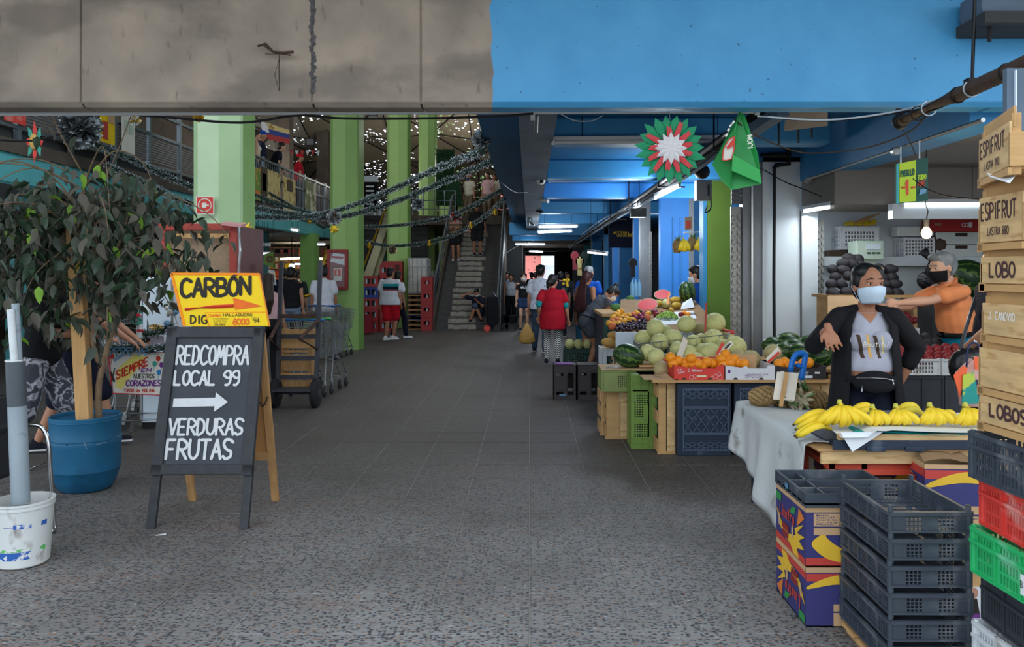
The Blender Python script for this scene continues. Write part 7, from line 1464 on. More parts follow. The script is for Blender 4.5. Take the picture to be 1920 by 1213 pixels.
st0,Js=person('young man in navy sitting on the lowest steps looking at his phone',onstair(897,22.95),RAD(172),h=1.68,w=1.0,skin='skin_tan',top=('c_darknavy',.6,.04,.015),bottom=('shorts','c_jeans',.98),hair=('short','hair_black'),vox=.016,lean=RAD(18),hip=.16,hands=((-.02,.34,.50),(.22,.14,.72)),feet=((-.18,.42,-.06),(.16,.40,-.06)),head=(0,RAD(-26)),mask='c_maskw',poles=((-.6,-.5,-.4),(.8,.2,-1)))
tag(MB().obox(P(898,573,22.4),(.08,.015,.15),RX(.5)).build('phone','black'),'dark phone held by the young man on the steps','phone')
for x,Y,a,tp,bt,hr,lb,kw in((880,29.6,150,'c_cream','c_khaki',('cap','c_pink'),'man in a cream tee and pink cap at the head of the stairs',{}),(915,29.2,160,'c_pink','c_khaki',('short','hair_black'),'man in a pink shirt at the top of the stairs',{}),(927,29.6,170,'c_cream','c_khaki',('long','hair_brown'),'long haired woman half hidden at the top of the stairs',{}),(851,30.2,180,'c_black','c_black',('cap','c_red'),'person in a red cap behind the landing rail',{})):
    o,j=person(lb,((x-CX)*Y/F,Y,3.6),RAD(a),h=1.72,top=(tp,.6,.1,.02),bottom=('trousers',bt,.95),hair=hr,vox=.024,**kw)
    if tp=='c_cream' and x==880:
        mk_=MB();mk_.ell(j['H'](0,.06,-.05),(.06,.05,.05));mk_.build('face_mask','c_blue',o,smooth=180)
# --- left: trolley pushers behind the tree
p1,J1=person('man in black tee and marbled shorts pushing a trolley behind the ficus',at(78,6.55),RAD(-72),h=1.78,w=1.08,skin='skin',top=('c_black',.72,.12,.02),bottom=('shorts','c_marble',1.05),hair=('long','hair_brown'),vox=.011,lean=RAD(14),hands=((-.10,.42,1.05),(.17,.36,1.08)),poles=((-.3,-1,-.3),(.4,-1,-.2)),feet=((-.10,.20),(.10,-.28)))
m=MB();m.tube(circ(J1['HD'][1]-(J1['HD'][1]-J1['EL'][1]).normalized()*.03,X_,Z_,.033,12),.010,5,closed=True);m.build('watch','c_shoe_w',p1)
p2,J4=person('person in a black tee and navy shorts pushing a trolley beyond the ficus',at(140,7.25),RAD(-75),h=1.74,w=1.05,skin='skin',top=('c_black',.62,.12,.02),bottom=('shorts','c_darknavy',1.05),hair=('short','hair_black'),vox=.013,lean=RAD(12),hands=((-.12,.50,.98),(.14,.50,.98)),feet=((-.10,.30),(.10,-.28)))
for x,Y,a,kw,lb in((503,11.5,20,dict(top=('c_pink',0,.02,.0),bottom=('trousers','c_black',.97),hair=('long','hair_brown'),female=True,h=1.62),'woman with long wavy hair behind the yellow sign'),
    (545,15.6,8,dict(top=('c_black',.15,.1,.01),bottom=('shorts','c_jeansl',.55),hair=('short','hair_black'),h=1.75),'person in a black tank top and pale shorts in the left hall'),
    (552,18,0,dict(top=('c_green',.7,.16,.03),bottom=('trousers','c_black',.97),hair=('short','hair_black'),h=1.72,w=1.15,lean=.1,head=(0,-.3)),'man in dark green seen from behind in the left hall'),
    (607,15.8,20,dict(top=('c_white',.7,.16,.02),bottom=('trousers','c_khaki',.97),hair=('short','hair_black'),h=1.78,skin='skin_tan'),'man in a white tee half behind the extinguisher pillar'),
    (532,20,0,dict(top=('c_darknavy',.7,.1,.02),bottom=('trousers','c_black',.97),hair=('short','hair_black'),h=1.75),'distant shopper in navy among the left hall shelves')):
    person(lb,at(x,Y),RAD(a),vox=.018,**kw)
for x,yh,dx,kw,lb in((489,240,-.5,dict(top=('c_navy',1.9,.1,.02),hair=('cap','c_blue'),h=1.9),'tall person in a blue cap on the upper gallery'),(478,262,-.25,dict(top=('c_cream',0,.05,.0),hair=('long','hair_brown'),female=True,skin='skin_pale'),'long haired woman with bare shoulders at the gallery rail'),(513,270,-.3,dict(top=('c_darknavy',.6,.1,.02),hair=('short','hair_black'),lean=.3,skin='skin_pale'),'man in navy leaning on the gallery rail'),(560,318,-.3,dict(top=('c_red',.6,.1,.02),hair=('cap','c_redshort')),'person in a red shirt and cap at the gallery rail')):
    X=-6.4+dx;Y=-X*F/(CX-x);person(lb,(X,Y,3.40),RAD(-60),vox=.024,bottom=('trousers','c_jeans',.95),**kw)
# ---------------------------------------------------------------- stairs
st=thing('stairs','dark concrete stairs with pale worn paint down the middle','stairs',(0,0,0));X0,X1=P(815,620,22.4).x,P(930,620,22.4).x;
stm=MB().box(X0,X1,0,.30,-.166,0).me('step','step_dark');rr=random.Random(4)
for k in range(20):
    o=bpy.data.objects.new('step',stm);link(o,st);o.location=(0,22.4+.29*k,.166*(k+1));xc=X0+.78+rr.uniform(-.03,.03)
    wl,wr=rr.uniform(.38,.46),rr.uniform(.36,.46);n=12;m=MB()
    top_=[V((xc-wl+(wl+wr)*i/n,-.003,-.012-rr.uniform(0,.02)))for i in range(n+1)];bot=[V((xc-wl+(wl+wr)*i/n,-.003,-.154+rr.uniform(0,.02)))for i in range(n+1)]
    m.add(top_+bot,[(i,i+1,n+2+i,n+1+i)for i in range(n)]);m.add([V((xc-wl,-.003,.001)),V((xc+wr,-.003,.001)),V((xc+wr*.9,.10,.001)),V((xc-wl*.9,.09,.001))],[(0,1,2,3)]);m.build('worn_paint','step_paint',o)
for x,s in((X0-.06,-1),(X1+.06,1)):
    a,b=V((x,22.3,.0)),V((x,28.3,3.35));m=MB();m.plate([V((x,22.2,0)),V((x,22.2,.35)),V((x,28.2,3.9)),V((x,28.2,0))],.08);m.build('side_wall','dirty_concrete',st)
    MB().tube([V((x,22.1,0)),V((x,22.1,.95)),V((x,28.2,4.35)),V((x,29.4,4.5))],.035,8).build('handrail','rail_grey',st)
    for k in range(5):y=22.9+1.15*k;z=.35+(y-22.2)*.585;MB().tube([V((x,y,z-.1)),V((x,y,z+.72))],.022,6).build('baluster','rail_grey',st)
    for z_ in(.35,):MB().tube([V((x,22.1,.6)),V((x,28.2,4.0))],.02,6).build('mid_rail','rail_grey',st)
MB().plate([V((X1+.12,22.0,.2)),V((X1+.12,22.0,1.0)),V((X1+.12,26.5,3.5)),V((X1+.12,26.5,2.7))],.02).build('glass_guard','grey_metal',st)
lr=thing('landing_rail','grey railing at the edge of the upper landing','railing',(0,0,0))
for z in(3.9,4.2,4.55):MB().tube([V((-4.2,28.6,z)),V((X0,28.6,z))],.02,6).build('rail','rail_grey',lr)
for k in range(5):x=-4.2+(X0+4.2)*k/4;MB().tube([V((x,28.6,3.6)),V((x,28.6,4.55))],.02,6).build('post','rail_grey',lr)
hg=thing('hedge_panel','dark green artificial hedge panel on the pillar by the stairs','hedge',(0,0,0));a,b=P(818,280,29.6),P(852,385,29.6);MB().box(a.x,b.x,29.6,29.75,b.z,a.z).build('panel','green_hedge',hg);m=MB();rr=random.Random(12)
for k in range(700):p=V((rr.uniform(a.x,b.x),29.6-rr.uniform(0,.05),rr.uniform(b.z,a.z)));q=V((rr.gauss(0,1),-abs(rr.gauss(0,.6)),rr.gauss(0,1))).normalized()*.09;s_=V((rr.gauss(0,1),0,rr.gauss(0,1))).normalized()*.025;m.add([p-s_,p+s_,p+q],[(0,1,2)])
m.build('foliage','green_hedge',hg,kind='stuff');h2=thing('hedge_panel','slanted green hedge panel beside the landing rail','hedge',(0,0,0));MB().plate([P(833,386,29.4),P(868,386,29.4),P(862,340,29.5),P(833,330,29.5)],.08).build('panel','green_hedge',h2)
es=thing('escalator','beige escalator balustrade rising behind the second pillar','escalator',(0,0,0));M('beige_metal',(176,172,140),.5,noise=(4,.08))
for k,(xa,xb,d)in enumerate(((664,739,0),(674,750,.35),(684,757,.7))):MB().plate([P(xa-12,600,22.5+d),P(xa+8,600,22.5+d),P(xb+8,360,24.5+d),P(xb-2,360,24.5+d)],.12).build('balustrade','beige_metal' if k<2 else 'teal_dark',es)
for k,(xa,xb,d)in enumerate(((655,735,-.1),(668,747,.3))):MB().tube([P(xa-8,590,22.4+d),P(xb,360,24.4+d)],.035,6).build('handrail','gold' if k==0 else 'dark',es)
# ---------------------------------------------------------------- gallery railing with banners
gr=thing('gallery_railing','grey railing along the upper gallery','railing',(0,0,0));gx=GX+.0
for z in(4.33,3.42,3.95):MB().bar((gx,8.6,z),(gx,36,z),.05,.05).build('rail','rail_grey',gr)
pm_=MB().box(-.03,.03,-.04,.04,0,1.2).me('post','rail_grey')
for k in range(24):o=bpy.data.objects.new('post',pm_);link(o,gr);o.location=(gx,8.8+1.15*k,3.2)
bm_=MB().box(-.008,.008,-.5,.5,-.012,.012).me('louvre_slat','grey_metal');n=0
for k in range(6):
    for j in range(11):o=bpy.data.objects.new('louvre_slat',bm_);link(o,gr);o.location=(gx-.01,9.38+1.15*k,3.5+j*.042);n+=1
m=MB()
for k in range(6,23):
    for j in range(7):m.box(gx-.012,gx-.002,8.8+1.15*k+.10+j*.145,8.8+1.15*k+.13+j*.145,3.42,4.33)
m.build('bar_infill','rail_grey',gr,kind='stuff')
def onrail(x,z):Y=-gx*F/(CX-x);return V((gx+.06,Y,z))
M('ban_green',(112,150,72),.7,second=((206,160,80),5,.55,.6));M('ban_yellow',(206,190,130),.7,second=((150,120,70),6,.55,.62));M('ban_dark',(76,64,54),.7);M('ban_food',(120,130,90),.7,second=((214,206,180),3,.5,.58));M('banner_teal',(70,160,160),.7);M('flag_red',(170,60,60),.7);M('flag_blue',(50,70,140),.7)
def banner(label,x0,x1,z0,z1,mat,extra=()):
    t=thing('banner',label,'banner',(0,0,0));MB().plate([onrail(x0,z0),onrail(x1,z0),onrail(x1,z1),onrail(x0,z1)],.012).build('cloth',mat,t)
    for(u0,u1,w0,w1,mt)in extra:
        f=lambda u,v:onrail(x0+(x1-x0)*u,z0+(z1-z0)*v)+V((.01,0,0));MB().add([f(u0,w0),f(u1,w0),f(u1,w1),f(u0,w1)],[(0,1,2,3)]).build('printed_panel',mt,t)
    return t
banner('green banner with orange figures on the gallery railing by the first pillar',457,485,3.3,4.05,'ban_green',((.1,.9,.12,.3,'box_orange'),));bn=banner('banner with a dark coffee emblem and a yellow half on the railing',484,521,3.42,4.12,'ban_yellow',((0,.33,0,1,'ban_dark'),(.07,.26,.2,.8,'ban_yellow')))
banner('pale yellow banner with a dark crest on the railing',527,550,3.2,4.1,'ban_yellow',((.3,.75,.62,.95,'ban_dark'),));banner('food picture banner with a teal edge on the railing',569,589,3.3,4.25,'ban_food',((0,1,0,.12,'banner_teal'),))
b2=banner('long pale notice with round pictures hanging from the gallery left of the pillar',222,246,3.5,4.75,'card_white',((.15,.85,.8,.95,'scale_green'),(.15,.45,.25,.4,'scale_green'),(.55,.85,.25,.4,'scale_green')));banner('yellow food poster hanging from the gallery behind the ficus',181,208,3.55,4.6,'yellow_card',((.05,.5,.55,.9,'box_orange'),(.5,.95,.3,.6,'kraft'),(.1,.5,.05,.3,'box_red')));banner('red panel hung on the gallery railing at the far left',0,40,3.45,4.6,'crate_red')
fg=thing('hanging_flag','faded yellow, blue and red flag strung across the gallery','flag',(0,0,0));q=lambda x,y,d=0:P(x,y,23.5-d)
for(a,b_,c_,d_,mt)in(((488,226),(543,244),(543,252),(490,238),'ban_yellow'),((490,238),(543,252),(543,260),(492,249),'flag_blue'),((492,249),(543,260),(543,270),(505,262),'flag_red'),((488,226),(500,232),(505,248),(492,249),'c_white')):o_=.03 if mt=='c_white' else 0;MB().plate([q(*d_,o_),q(*c_,o_),q(*b_,o_),q(*a,o_)],.01).build('stripe',mt,fg)
bt_=thing('bunting','string of small red and white pennants over the gallery','bunting',(0,0,0));MB().tube([P(538,281,24),P(600,282,24)],.01,5).build('string','dark',bt_)
for k in range(6):x=543+k*10;MB().plate([P(x,282,24),P(x+7,282,24),P(x+4,293,24)],.006).build('pennant',('flag_red','c_white')[k%2],bt_)
for x,y,lb in((583,267,'square floodlight on the concrete post of the gallery'),(700,212,'floodlight bracket high on the roof')):fl_=thing('floodlight',lb,'lamp',P(x,y,27));MB().box(-.15,.15,-.1,.05,-.13,.13).build('housing','black',fl_);MB().box(-.12,.12,-.105,-.1,-.1,.1).build('lens','grey_metal',fl_)
mb_=thing('menu_board','tall black menu board behind the second pillar','board',(0,0,0));a,b=P(683,330,27),P(708,398,27);MB().box(a.x,b.x,27,27.05,b.z,a.z).build('panel','c_maskb',mb_);MB().box(a.x,b.x,26.98,27,a.z-.2,a.z).build('header','freezer_white',mb_)
for k in range(5):MB().box(a.x+.06,b.x-.12,26.98,26.995,a.z-.38-k*.15,a.z-.33-k*.15).build('text_line','tinsel_silver',mb_)
a=P(673,335,27.4);tag(MB().box(a.x,a.x+.18,27.4,27.45,a.z-.65,a.z).build('red_poster','crate_red'),'red poster beside the black menu board','poster')
# ---------------------------------------------------------------- garlands and ornaments
tinsel('tinsel_garland','frosted garland swagging highest from the second pillar to the blue beam',[P(455,405,13.2),P(540,408,13.5),P(620,398,13.6),P(720,362,12.3),P(820,316,10.6),P(906,283,8.8)],.062,5880,ratio=.42)
tinsel('tinsel_garland','frosted garland just below the highest one across the second pillar',[P(455,386,13.2),P(540,400,13.5),P(625,408,13.8),P(720,385,13),P(830,342,12),P(925,300,10.9)],.062,5880,ratio=.42)
tinsel('tinsel_garland','thin garland from the third pillar up to the stair landing',[P(673,426,19),P(760,421,18.5),P(850,402,17),P(945,354,15.6)],.062,3080,ratio=.3);tinsel('tinsel_garland','lowest thin garland drooping before the stairs',[P(673,452,19),P(740,461,19),P(830,448,18),P(905,408,16.8),P(947,372,15.9)],.062,3360,ratio=.3)
tinsel('tinsel_garland','garland coming down from the gallery left of the first pillar, upper',[P(150,258,11.2),P(250,300,11.8),P(345,345,12.5),P(460,388,13.2)],.062,3639,ratio=.5);tinsel('tinsel_garland','garland coming down from the gallery left of the first pillar, lower',[P(200,310,11.2),P(290,352,11.8),P(345,378,12.5),P(460,407,13.2)],.062,3360,ratio=.5)
tinsel('tinsel_garland','thin dark garland from the gallery banner to the second pillar, upper',[P(456,355,16),P(520,382,16),P(605,405,16)],.06,1100,ratio=.3);tinsel('tinsel_garland','thin dark garland under the gallery railing by the banners',[P(505,362,18),P(555,392,17.5),P(608,428,17)],.06,900,ratio=.25)
def pompom(label,x,y,Y,r,mats,n=260):
    t=thing('tinsel_ball',label,'ornament',P(x,y,Y));m=MB();rr=random.Random(int(x))
    for k in range(n):d=V((rr.gauss(0,1),rr.gauss(0,1),rr.gauss(0,1))).normalized();s_=d.cross(V((rr.gauss(0,1),rr.gauss(0,1),rr.gauss(0,1)))).normalized()*r*.13;m.mat(rr.randrange(len(mats)));m.add([d*r*.15-s_*.4,d*r*.15+s_*.4,d*r*rr.uniform(.8,1.1)+s_,d*r*rr.uniform(.8,1.1)-s_],[(0,1,2,3)])
    m.build('tinsel',list(mats),t,kind='stuff');MB().ell((0,0,0),r*.3,nu=8,nv=6).build('core',mats[0],t);return t
M('copper',(196,150,120),.25,.9)
pompom('silver and copper tinsel ball on the garland before the second pillar',626,408,13.3,.13,('tinsel_silver','copper','tinsel_silver'));pompom('silver tinsel ball hanging before the fourth pillar',784,383,12.6,.10,('tinsel_silver','steel'));pompom('bronze tinsel ball hanging on the lowest garland',736,468,18.8,.11,('copper','tinsel_silver','gold'));pompom('green and red tinsel ball over the stairs',855,408,17,.13,('tinsel_dark','box_coral','tinsel_silver'));pompom('silver tinsel bunch at the edge of the blue beam',902,262,8.9,.11,('tinsel_silver','steel'));pompom('silver tinsel bunch on the gallery at the left',150,240,11.0,.28,('tinsel_silver','steel'),500);pompom('gold tinsel tuft under the beam left of the pillar',253,226,9.5,.07,('gold','tinsel_silver'),120);pompom('gold tinsel tuft on top of the first pillar',372,219,9.6,.07,('gold',),100)
def star(label,x,y,Y,r):
    t=thing('gold_star',label,'ornament',P(x,y,Y))
    for k in range(7):a=2*pi*k/7+.2;m=MB();m.add([V((cos(a)*r,0,sin(a)*r)),V((cos(a+.45)*r*.42,-.02,sin(a+.45)*r*.42)),V((0,-.03,0)),V((cos(a-.45)*r*.42,-.02,sin(a-.45)*r*.42)),V((0,.02,0))],[(0,1,2,3),(1,0,4),(0,3,4)]);m.build('ray','gold',t)
    return t
star('gold star at the edge of the first pillar',463,427,9.75,.085);star('gold star hanging under the silver and copper ball',627,430,13.3,.10);star('gold bow on the garland between the pillars',580,416,15,.06)
for x,y,Y,lb in((692,460,18.9,'tiny gold bell on the lowest garland by the third pillar'),(805,456,18.2,'tiny gold bell on the lowest garland by the stairs'),(883,422,17,'small gold bell on the garland above the stairs'),(928,397,16,'small gold bell beside the stair rail')):o=MB();o.lathe([(0,.07),(.03,.06),(.045,0),(.06,-.05),(.0,-.05)],10);o.ell((0,0,-.06),.02,nu=6,nv=4);tag(o.build('gold_bell','gold',smooth=60,loc=P(x,y,Y)),lb,'ornament')
# ---------------------------------------------------------------- pillar fittings
fs=thing('hose_sign','red square fire hose sign on the nearest green pillar','sign',(0,0,0));sY=9.76;p0,p1=P(368,402,sY),P(402,368,sY);MB().box(p0.x,p1.x,sY-.01,sY,p0.z,p1.z).build('border','card_white',fs);MB().box(p0.x+.012,p1.x-.012,sY-.013,sY-.01,p0.z+.012,p1.z-.012).build('panel','box_coral',fs);c=(p0+p1)/2
m=MB();m.tube(circ(V((c.x,sY-.015,c.z)),X_,Z_,.078,24),.007,5,closed=True);m.build('printed_ring','card_white',fs);MB().box(c.x-.035,c.x+.02,sY-.018,sY-.014,c.z-.03,c.z+.03).build('printed_hose','card_white',fs);MB().box(c.x+.02,c.x+.05,sY-.018,sY-.014,c.z-.008,c.z+.008).build('printed_nozzle','card_white',fs)
M('soda_red',(158,50,52),.5,noise=(4,.12));ex=thing('extinguisher_cabinet','red glazed extinguisher cabinet on the second green pillar','cabinet',(0,0,0));eY=16.42;p0,p1=P(614,543,eY),P(652,468,eY)
M('glass',(225,232,236),.05,alpha=.10);M('maroon_box',(132,44,50),.6);MB().box(p0.x,p1.x,eY,eY+.07,p0.z,p1.z).build('back_box','maroon_box',ex)
for nm,a in(('stile',(p0.x,p0.x+.05,p0.z,p1.z)),('stile',(p1.x-.05,p1.x,p0.z,p1.z)),('rail',(p0.x+.05,p1.x-.05,p0.z,p0.z+.06)),('rail',(p0.x+.05,p1.x-.05,p1.z-.06,p1.z))):MB().box(a[0],a[1],eY-.05,eY,a[2],a[3]).build(nm,'soda_red',ex,bevel=.006)
MB().plate([V((p0.x+.06,eY-.01,p0.z+.58)),V((p1.x-.06,eY-.01,p0.z+.50)),V((p1.x-.06,eY-.01,p1.z-.1)),V((p0.x+.12,eY-.01,p1.z-.07))],.003).build('paper','paper',ex);MB().plate([V((p0.x+.06,eY-.014,p0.z+.66)),V((p1.x-.12,eY-.014,p0.z+.62)),V((p1.x-.06,eY-.014,p0.z+.68)),V((p0.x+.07,eY-.014,p0.z+.70))],.003).build('red_slip','flag_red',ex);MB().box(p0.x+.13,p1.x-.12,eY-.02,eY-.015,p0.z+.18,p0.z+.44).build('label_card','card_white',ex);MB().box(p0.x+.15,p1.x-.14,eY-.024,eY-.02,p0.z+.28,p0.z+.42).build('printed_panel','box_coral',ex);MB().box(p0.x+.195,p0.x+.225,eY-.026,eY-.024,p0.z+.30,p0.z+.39).build('printed_bottle','card_white',ex);MB().box(p0.x+.05,p1.x-.05,eY-.036,eY-.032,p0.z+.06,p1.z-.06).build('pane','glass',ex)
hc_=thing('hose_cabinet','red hose cabinet on the third green pillar','cabinet',(0,0,0));p0,p1=P(718,560,23.0),P(755,490,23.0);MB().box(p0.x,p1.x,22.9,23.2,p0.z,p1.z).build('case','soda_red',hc_);MB().box(p1.x-.22,p1.x-.08,22.88,22.9,p0.z+.2,p1.z-.1).build('recess','booth_dark',hc_)
def soda(label,x,Y,z,mat,W=.40,H=.30,D=.30):
    t=thing('drink_crate',label,'crate',(x,Y,z));m=MB();xs,hx=cuts(W,[(2,.12,.05)]);m.lattice((0,0,0),X_,Z_,Y_,xs,[0,.09,.24,H],lambda i,j:not(i in hx and j==1),.02);m.build('front_wall',mat,t);MB().box(0,.02,.02,D,0,H).build('side_wall',mat,t);MB().box(W-.02,W,.02,D,0,H).build('side_wall',mat,t);MB().box(.02,W-.02,D-.02,D,0,H).build('back_wall',mat,t);MB().box(.02,W-.02,.02,D-.02,0,.03).build('base',mat,t)
    for i in range(4):
        for j in range(2):MB().lathe([(0,.03),(.033,.03),(.033,.17),(.013,.25),(.013,.30),(0,.30)],8,(.07+.085*i,.08+.12*j,0)).build('bottle','c_green' if(i+j)%3 else 'freezer_white',t,smooth=40)
    return t
xx=P(681,620,21.7).x;cols=['soda_red','soda_red','soda_red','flag_blue','soda_red'];nmz=['lowest red drink crate left of the couple','second red drink crate left of the couple','third red drink crate under the blue one','blue drink crate in the stack left of the couple','topmost red drink crate left of the couple']
s0_=soda(nmz[0],xx,21.7,0,'soda_red')
for k in range(1,5):
    if cols[k]=='flag_blue':soda(nmz[k],xx,21.7,.305*k,'flag_blue')
    else:dup(s0_,loc=(xx,21.7,.305*k),label=nmz[k])
for k in range(6):dup(s0_,loc=(xx+.43,21.8,.305*k),label=('lowest red drink crate directly behind the couple','second red drink crate directly behind the couple','third red drink crate directly behind the couple','fourth red drink crate directly behind the couple','fifth red drink crate directly behind the couple','topmost red drink crate directly behind the couple')[k])
def side_crate(label,z):
    t=thing('drink_crate',label,'crate',(P(789,618,22.0).x,22.0,z));W,H=.31,.37;m=MB();m.lattice((0,0,0),X_,Z_,Y_,[0,.08,.23,W],[0,.17,.27,H],lambda i,j:not(i==1 and j==1),.02);m.build('front_wall','soda_red',t);MB().box(0,.02,.02,.4,0,H).build('side_wall','soda_red',t);MB().box(W-.02,W,.02,.4,0,H).build('side_wall','soda_red',t);MB().box(.02,W-.02,.38,.4,0,H).build('back_wall','soda_red',t);MB().box(.02,W-.02,.02,.38,0,.02).build('base','soda_red',t);MB().lathe([(0,.05),(.033,.05),(.033,.19),(.013,.27),(0,.27)],8,(.16,.1,0)).build('bottle','freezer_white',t,smooth=40)
for k in range(4):side_crate(('lowest tall red crate beside the stairs','second tall red crate beside the stairs','third tall red crate beside the stairs','topmost tall red crate beside the stairs')[k],.375*k)
rcb=thing('red_tub','dark red plastic tub tilted against the drink crates','tub',P(687,622,20.9));rcb.location.z=0;M('maroon',(132,34,46),.45);MB().lathe([(0,.02),(.2,.02),(.27,.50),(.29,.50),(.26,.49),(.19,.06),(0,.06)],20,(0,0,0)).build('tub','maroon',rcb,smooth=40);rcb.rotation_euler=(0,RAD(-12),0)
ibc=thing('liquid_tank','white caged liquid tank on a pile of pallets','tank',(0,0,0));a,b=P(766,550,22.6),P(800,484,22.6);M('tank_white',(196,194,186),.5,noise=(4,.15));MB().box(a.x,b.x,22.6,23.6,a.z,b.z).build('tank','tank_white',ibc,bevel=.05)
for k in range(5):z=a.z+(b.z-a.z)*k/4;MB().tube([V((a.x-.02,23.6,z)),V((a.x-.02,22.57,z)),V((b.x+.02,22.57,z)),V((b.x+.02,23.6,z))],.012,5).build('cage_bar','wire',ibc)
for k in range(5):x=a.x+(b.x-a.x)*k/4;MB().tube([V((x,22.56,a.z)),V((x,22.56,b.z))],.012,5).build('cage_bar','wire',ibc)
for k in range(7):
    t=thing('pallet',('lowest pallet under the white tank','second pallet under the white tank','blue pallet in the pile under the white tank','fourth pallet under the white tank','fifth pallet under the white tank','sixth pallet under the white tank','topmost pallet directly under the white tank')[k],'pallet',(a.x-.02,22.55,.14*k));mt='flag_blue' if k==2 else 'box_wood2'
    MB().box(0,.56,0,1,.11,.135).build('deck_board',mt,t);MB().box(0,.56,0,1,0,.02).build('bottom_board',mt,t);MB().box(0,.08,0,1,.02,.11).build('block','wood_dark',t);MB().box(.48,.56,0,1,.02,.11).build('block','wood_dark',t)
sb=thing('socket_box','white electrical box on the pillar by the stairs','box',(0,0,0));p=P(806,514,29.8);MB().box(p.x-.1,p.x+.15,29.8,29.9,p.z-.12,p.z+.12).build('housing','white_plastic',sb)
tb_=thing('trolley_bag','black wheeled shopping bag with a red wheel by the stairs','bag',P(922,622,21.9));tb_.location.z=0;MB().box(-.15,.17,-.12,.12,.12,.95).build('bag','c_maskb',tb_,bevel=.05);MB().cyl((-.12,-.16,.09),(-.12,-.11,.09),.09,n=14).build('wheel','crate_red',tb_);MB().cyl((.16,-.16,.09),(.16,-.11,.09),.09,n=14).build('wheel','caster',tb_);MB().tube([V((-.1,.12,.9)),V((.02,.14,1.1)),V((.14,.12,.9))],.015,6).build('handle','rail_grey',tb_)
for k,(x,lb)in enumerate(((944,'dark wheeled cart base beside the trolley bag'),(957,'dark stroller shape past the trolley bag'))):c=thing('cart',lb,'cart',P(x,618,22.6));c.location.z=0;MB().box(-.2,.2,-.2,.2,.15,.4).build('body','c_maskb',c,bevel=.04);MB().cyl((-.15,-.22,.1),(-.15,-.18,.1),.1,n=12).build('wheel','caster',c);MB().cyl((.15,-.22,.1),(.15,-.18,.1),.1,n=12).build('wheel','caster',c)
# ---------------------------------------------------------------- lamps, cameras, cables under the soffit
def tubelamp(label,p0,p1,on=True,r=.018,mat=None,batten=True):
    t=thing('tube_light',label,'lamp',(0,0,0));p0,p1=V(p0),V(p1);d=(p1-p0).normalized()
    if batten:MB().bar(p0+V((0,0,.035)),p1+V((0,0,.035)),.05,.035).build('batten','tube_off',t)
    MB().cyl(p0+d*.02,p1-d*.02,r,n=8).build('tube',mat or('tube_white' if on else 'tube_off'),t,smooth=60)
    for q in(p0,p1):MB().obox(q,(.03,.03,.045)).build('end_cap','white_plastic',t)
    zc=3.1 if q.x>-.5 else 2.75
    if q.y>7 and zc-q.z>.05:
        for f in(.15,.85):e=p0.lerp(p1,f)+V((0,0,.04));MB().tube([e,V((e.x,e.y,zc))],.004,4).build('hanger','dark',t)
    return t
tubelamp('long unlit trunking under the front beam',P(-20,214,5.55),P(1420,209,5.55),False,.014)
tubelamp('unlit tube light under the nearest blue cross beam',P(1037,267,7.6),P(1400,264,7.6),False);tubelamp('unlit tube light under the third blue cross beam',P(1030,340,13.1),P(1196,338,13.1),False);tubelamp('unlit tube light under the fourth blue cross beam',P(1028,374,16.5),P(1153,372,16.5),False);tubelamp('unlit tube light under the fifth blue cross beam',P(1014,399,19.9),P(1120,398,19.9),False,.012)
tubelamp('lit tube light across the aisle, upper of the close pair',P(1010,425,18.6),P(1083,424,18.6),r=.03);tubelamp('lit tube light across the aisle, lower of the close pair',P(1008,435,20.6),P(1072,433,20.6),r=.03);tubelamp('lit tube light deep in the aisle above the stair side',P(966,458,27),P(1022,458,27),r=.03);tubelamp('short lit tube light near the far exit',P(992,471,35),P(1018,472,35),r=.03);tubelamp('lit tube light over the braids',P(1103,473,15.5),P(1138,477,14.4),r=.016)
tubelamp('lit slanting tube light at the blue stall under the cable tray',P(1229,371,10.6),P(1274,348,9.6),r=.022);tubelamp('lit slanting tube light farther along the cable tray',P(1183,395,13.4),P(1202,383,12.2),r=.022)
tubelamp('long lit tube light on the bulkhead of the fruit stall',P(1692,384,7.9),P(1846,383,7.9),r=.02);tubelamp('lit tube light under the side of the grey bulkhead',P(1508,396,8.9),P(1560,387,8.1),r=.02)
bu_=thing('light_bulb','bare glowing bulb hanging on a wire in the fruit stall','lamp',P(1737,437,5.9));M('bulb',(255,250,235),.3,emit=((255,214,140),9));MB().lathe([(0,-.042),(.022,-.036),(.036,-.012),(.036,.008),(.026,.028),(.015,.045)],18).build('glass','bulb',bu_,smooth=180);MB().cyl((0,0,.045),(0,0,.10),.019,.022,n=12).build('socket','dark',bu_,smooth=40);MB().tube([V((0,0,.10)),V((.012,0,.16)),V((-.008,0,.22)),V((0,0,.62))],.004,5).build('wire','dark',bu_)
bl2=bpy.data.lights.new('bulb_lamp','POINT');bl2.energy=8;bl2.color=(1,.8,.5);bl2.shadow_soft_size=.04;bo2=bpy.data.objects.new('bulb_lamp',bl2);COL.objects.link(bo2);bo2.location=P(1737,450,5.82)
def dome(label,x,y,Y):t=thing('security_camera',label,'camera',P(x,y,Y));MB().cyl((0,0,.03),(0,0,.09),.07,n=16).build('mount','white_plastic',t,smooth=40);MB().ell((0,0,.02),(.062,.062,.062),nu=14,nv=10).build('dome','white_plastic',t,smooth=180);MB().ell((.01,-.045,.005),(.03,.026,.03),nu=10,nv=8).build('lens','black',t,smooth=180)
dome('white dome camera under the long beam',1014,341,10.7)
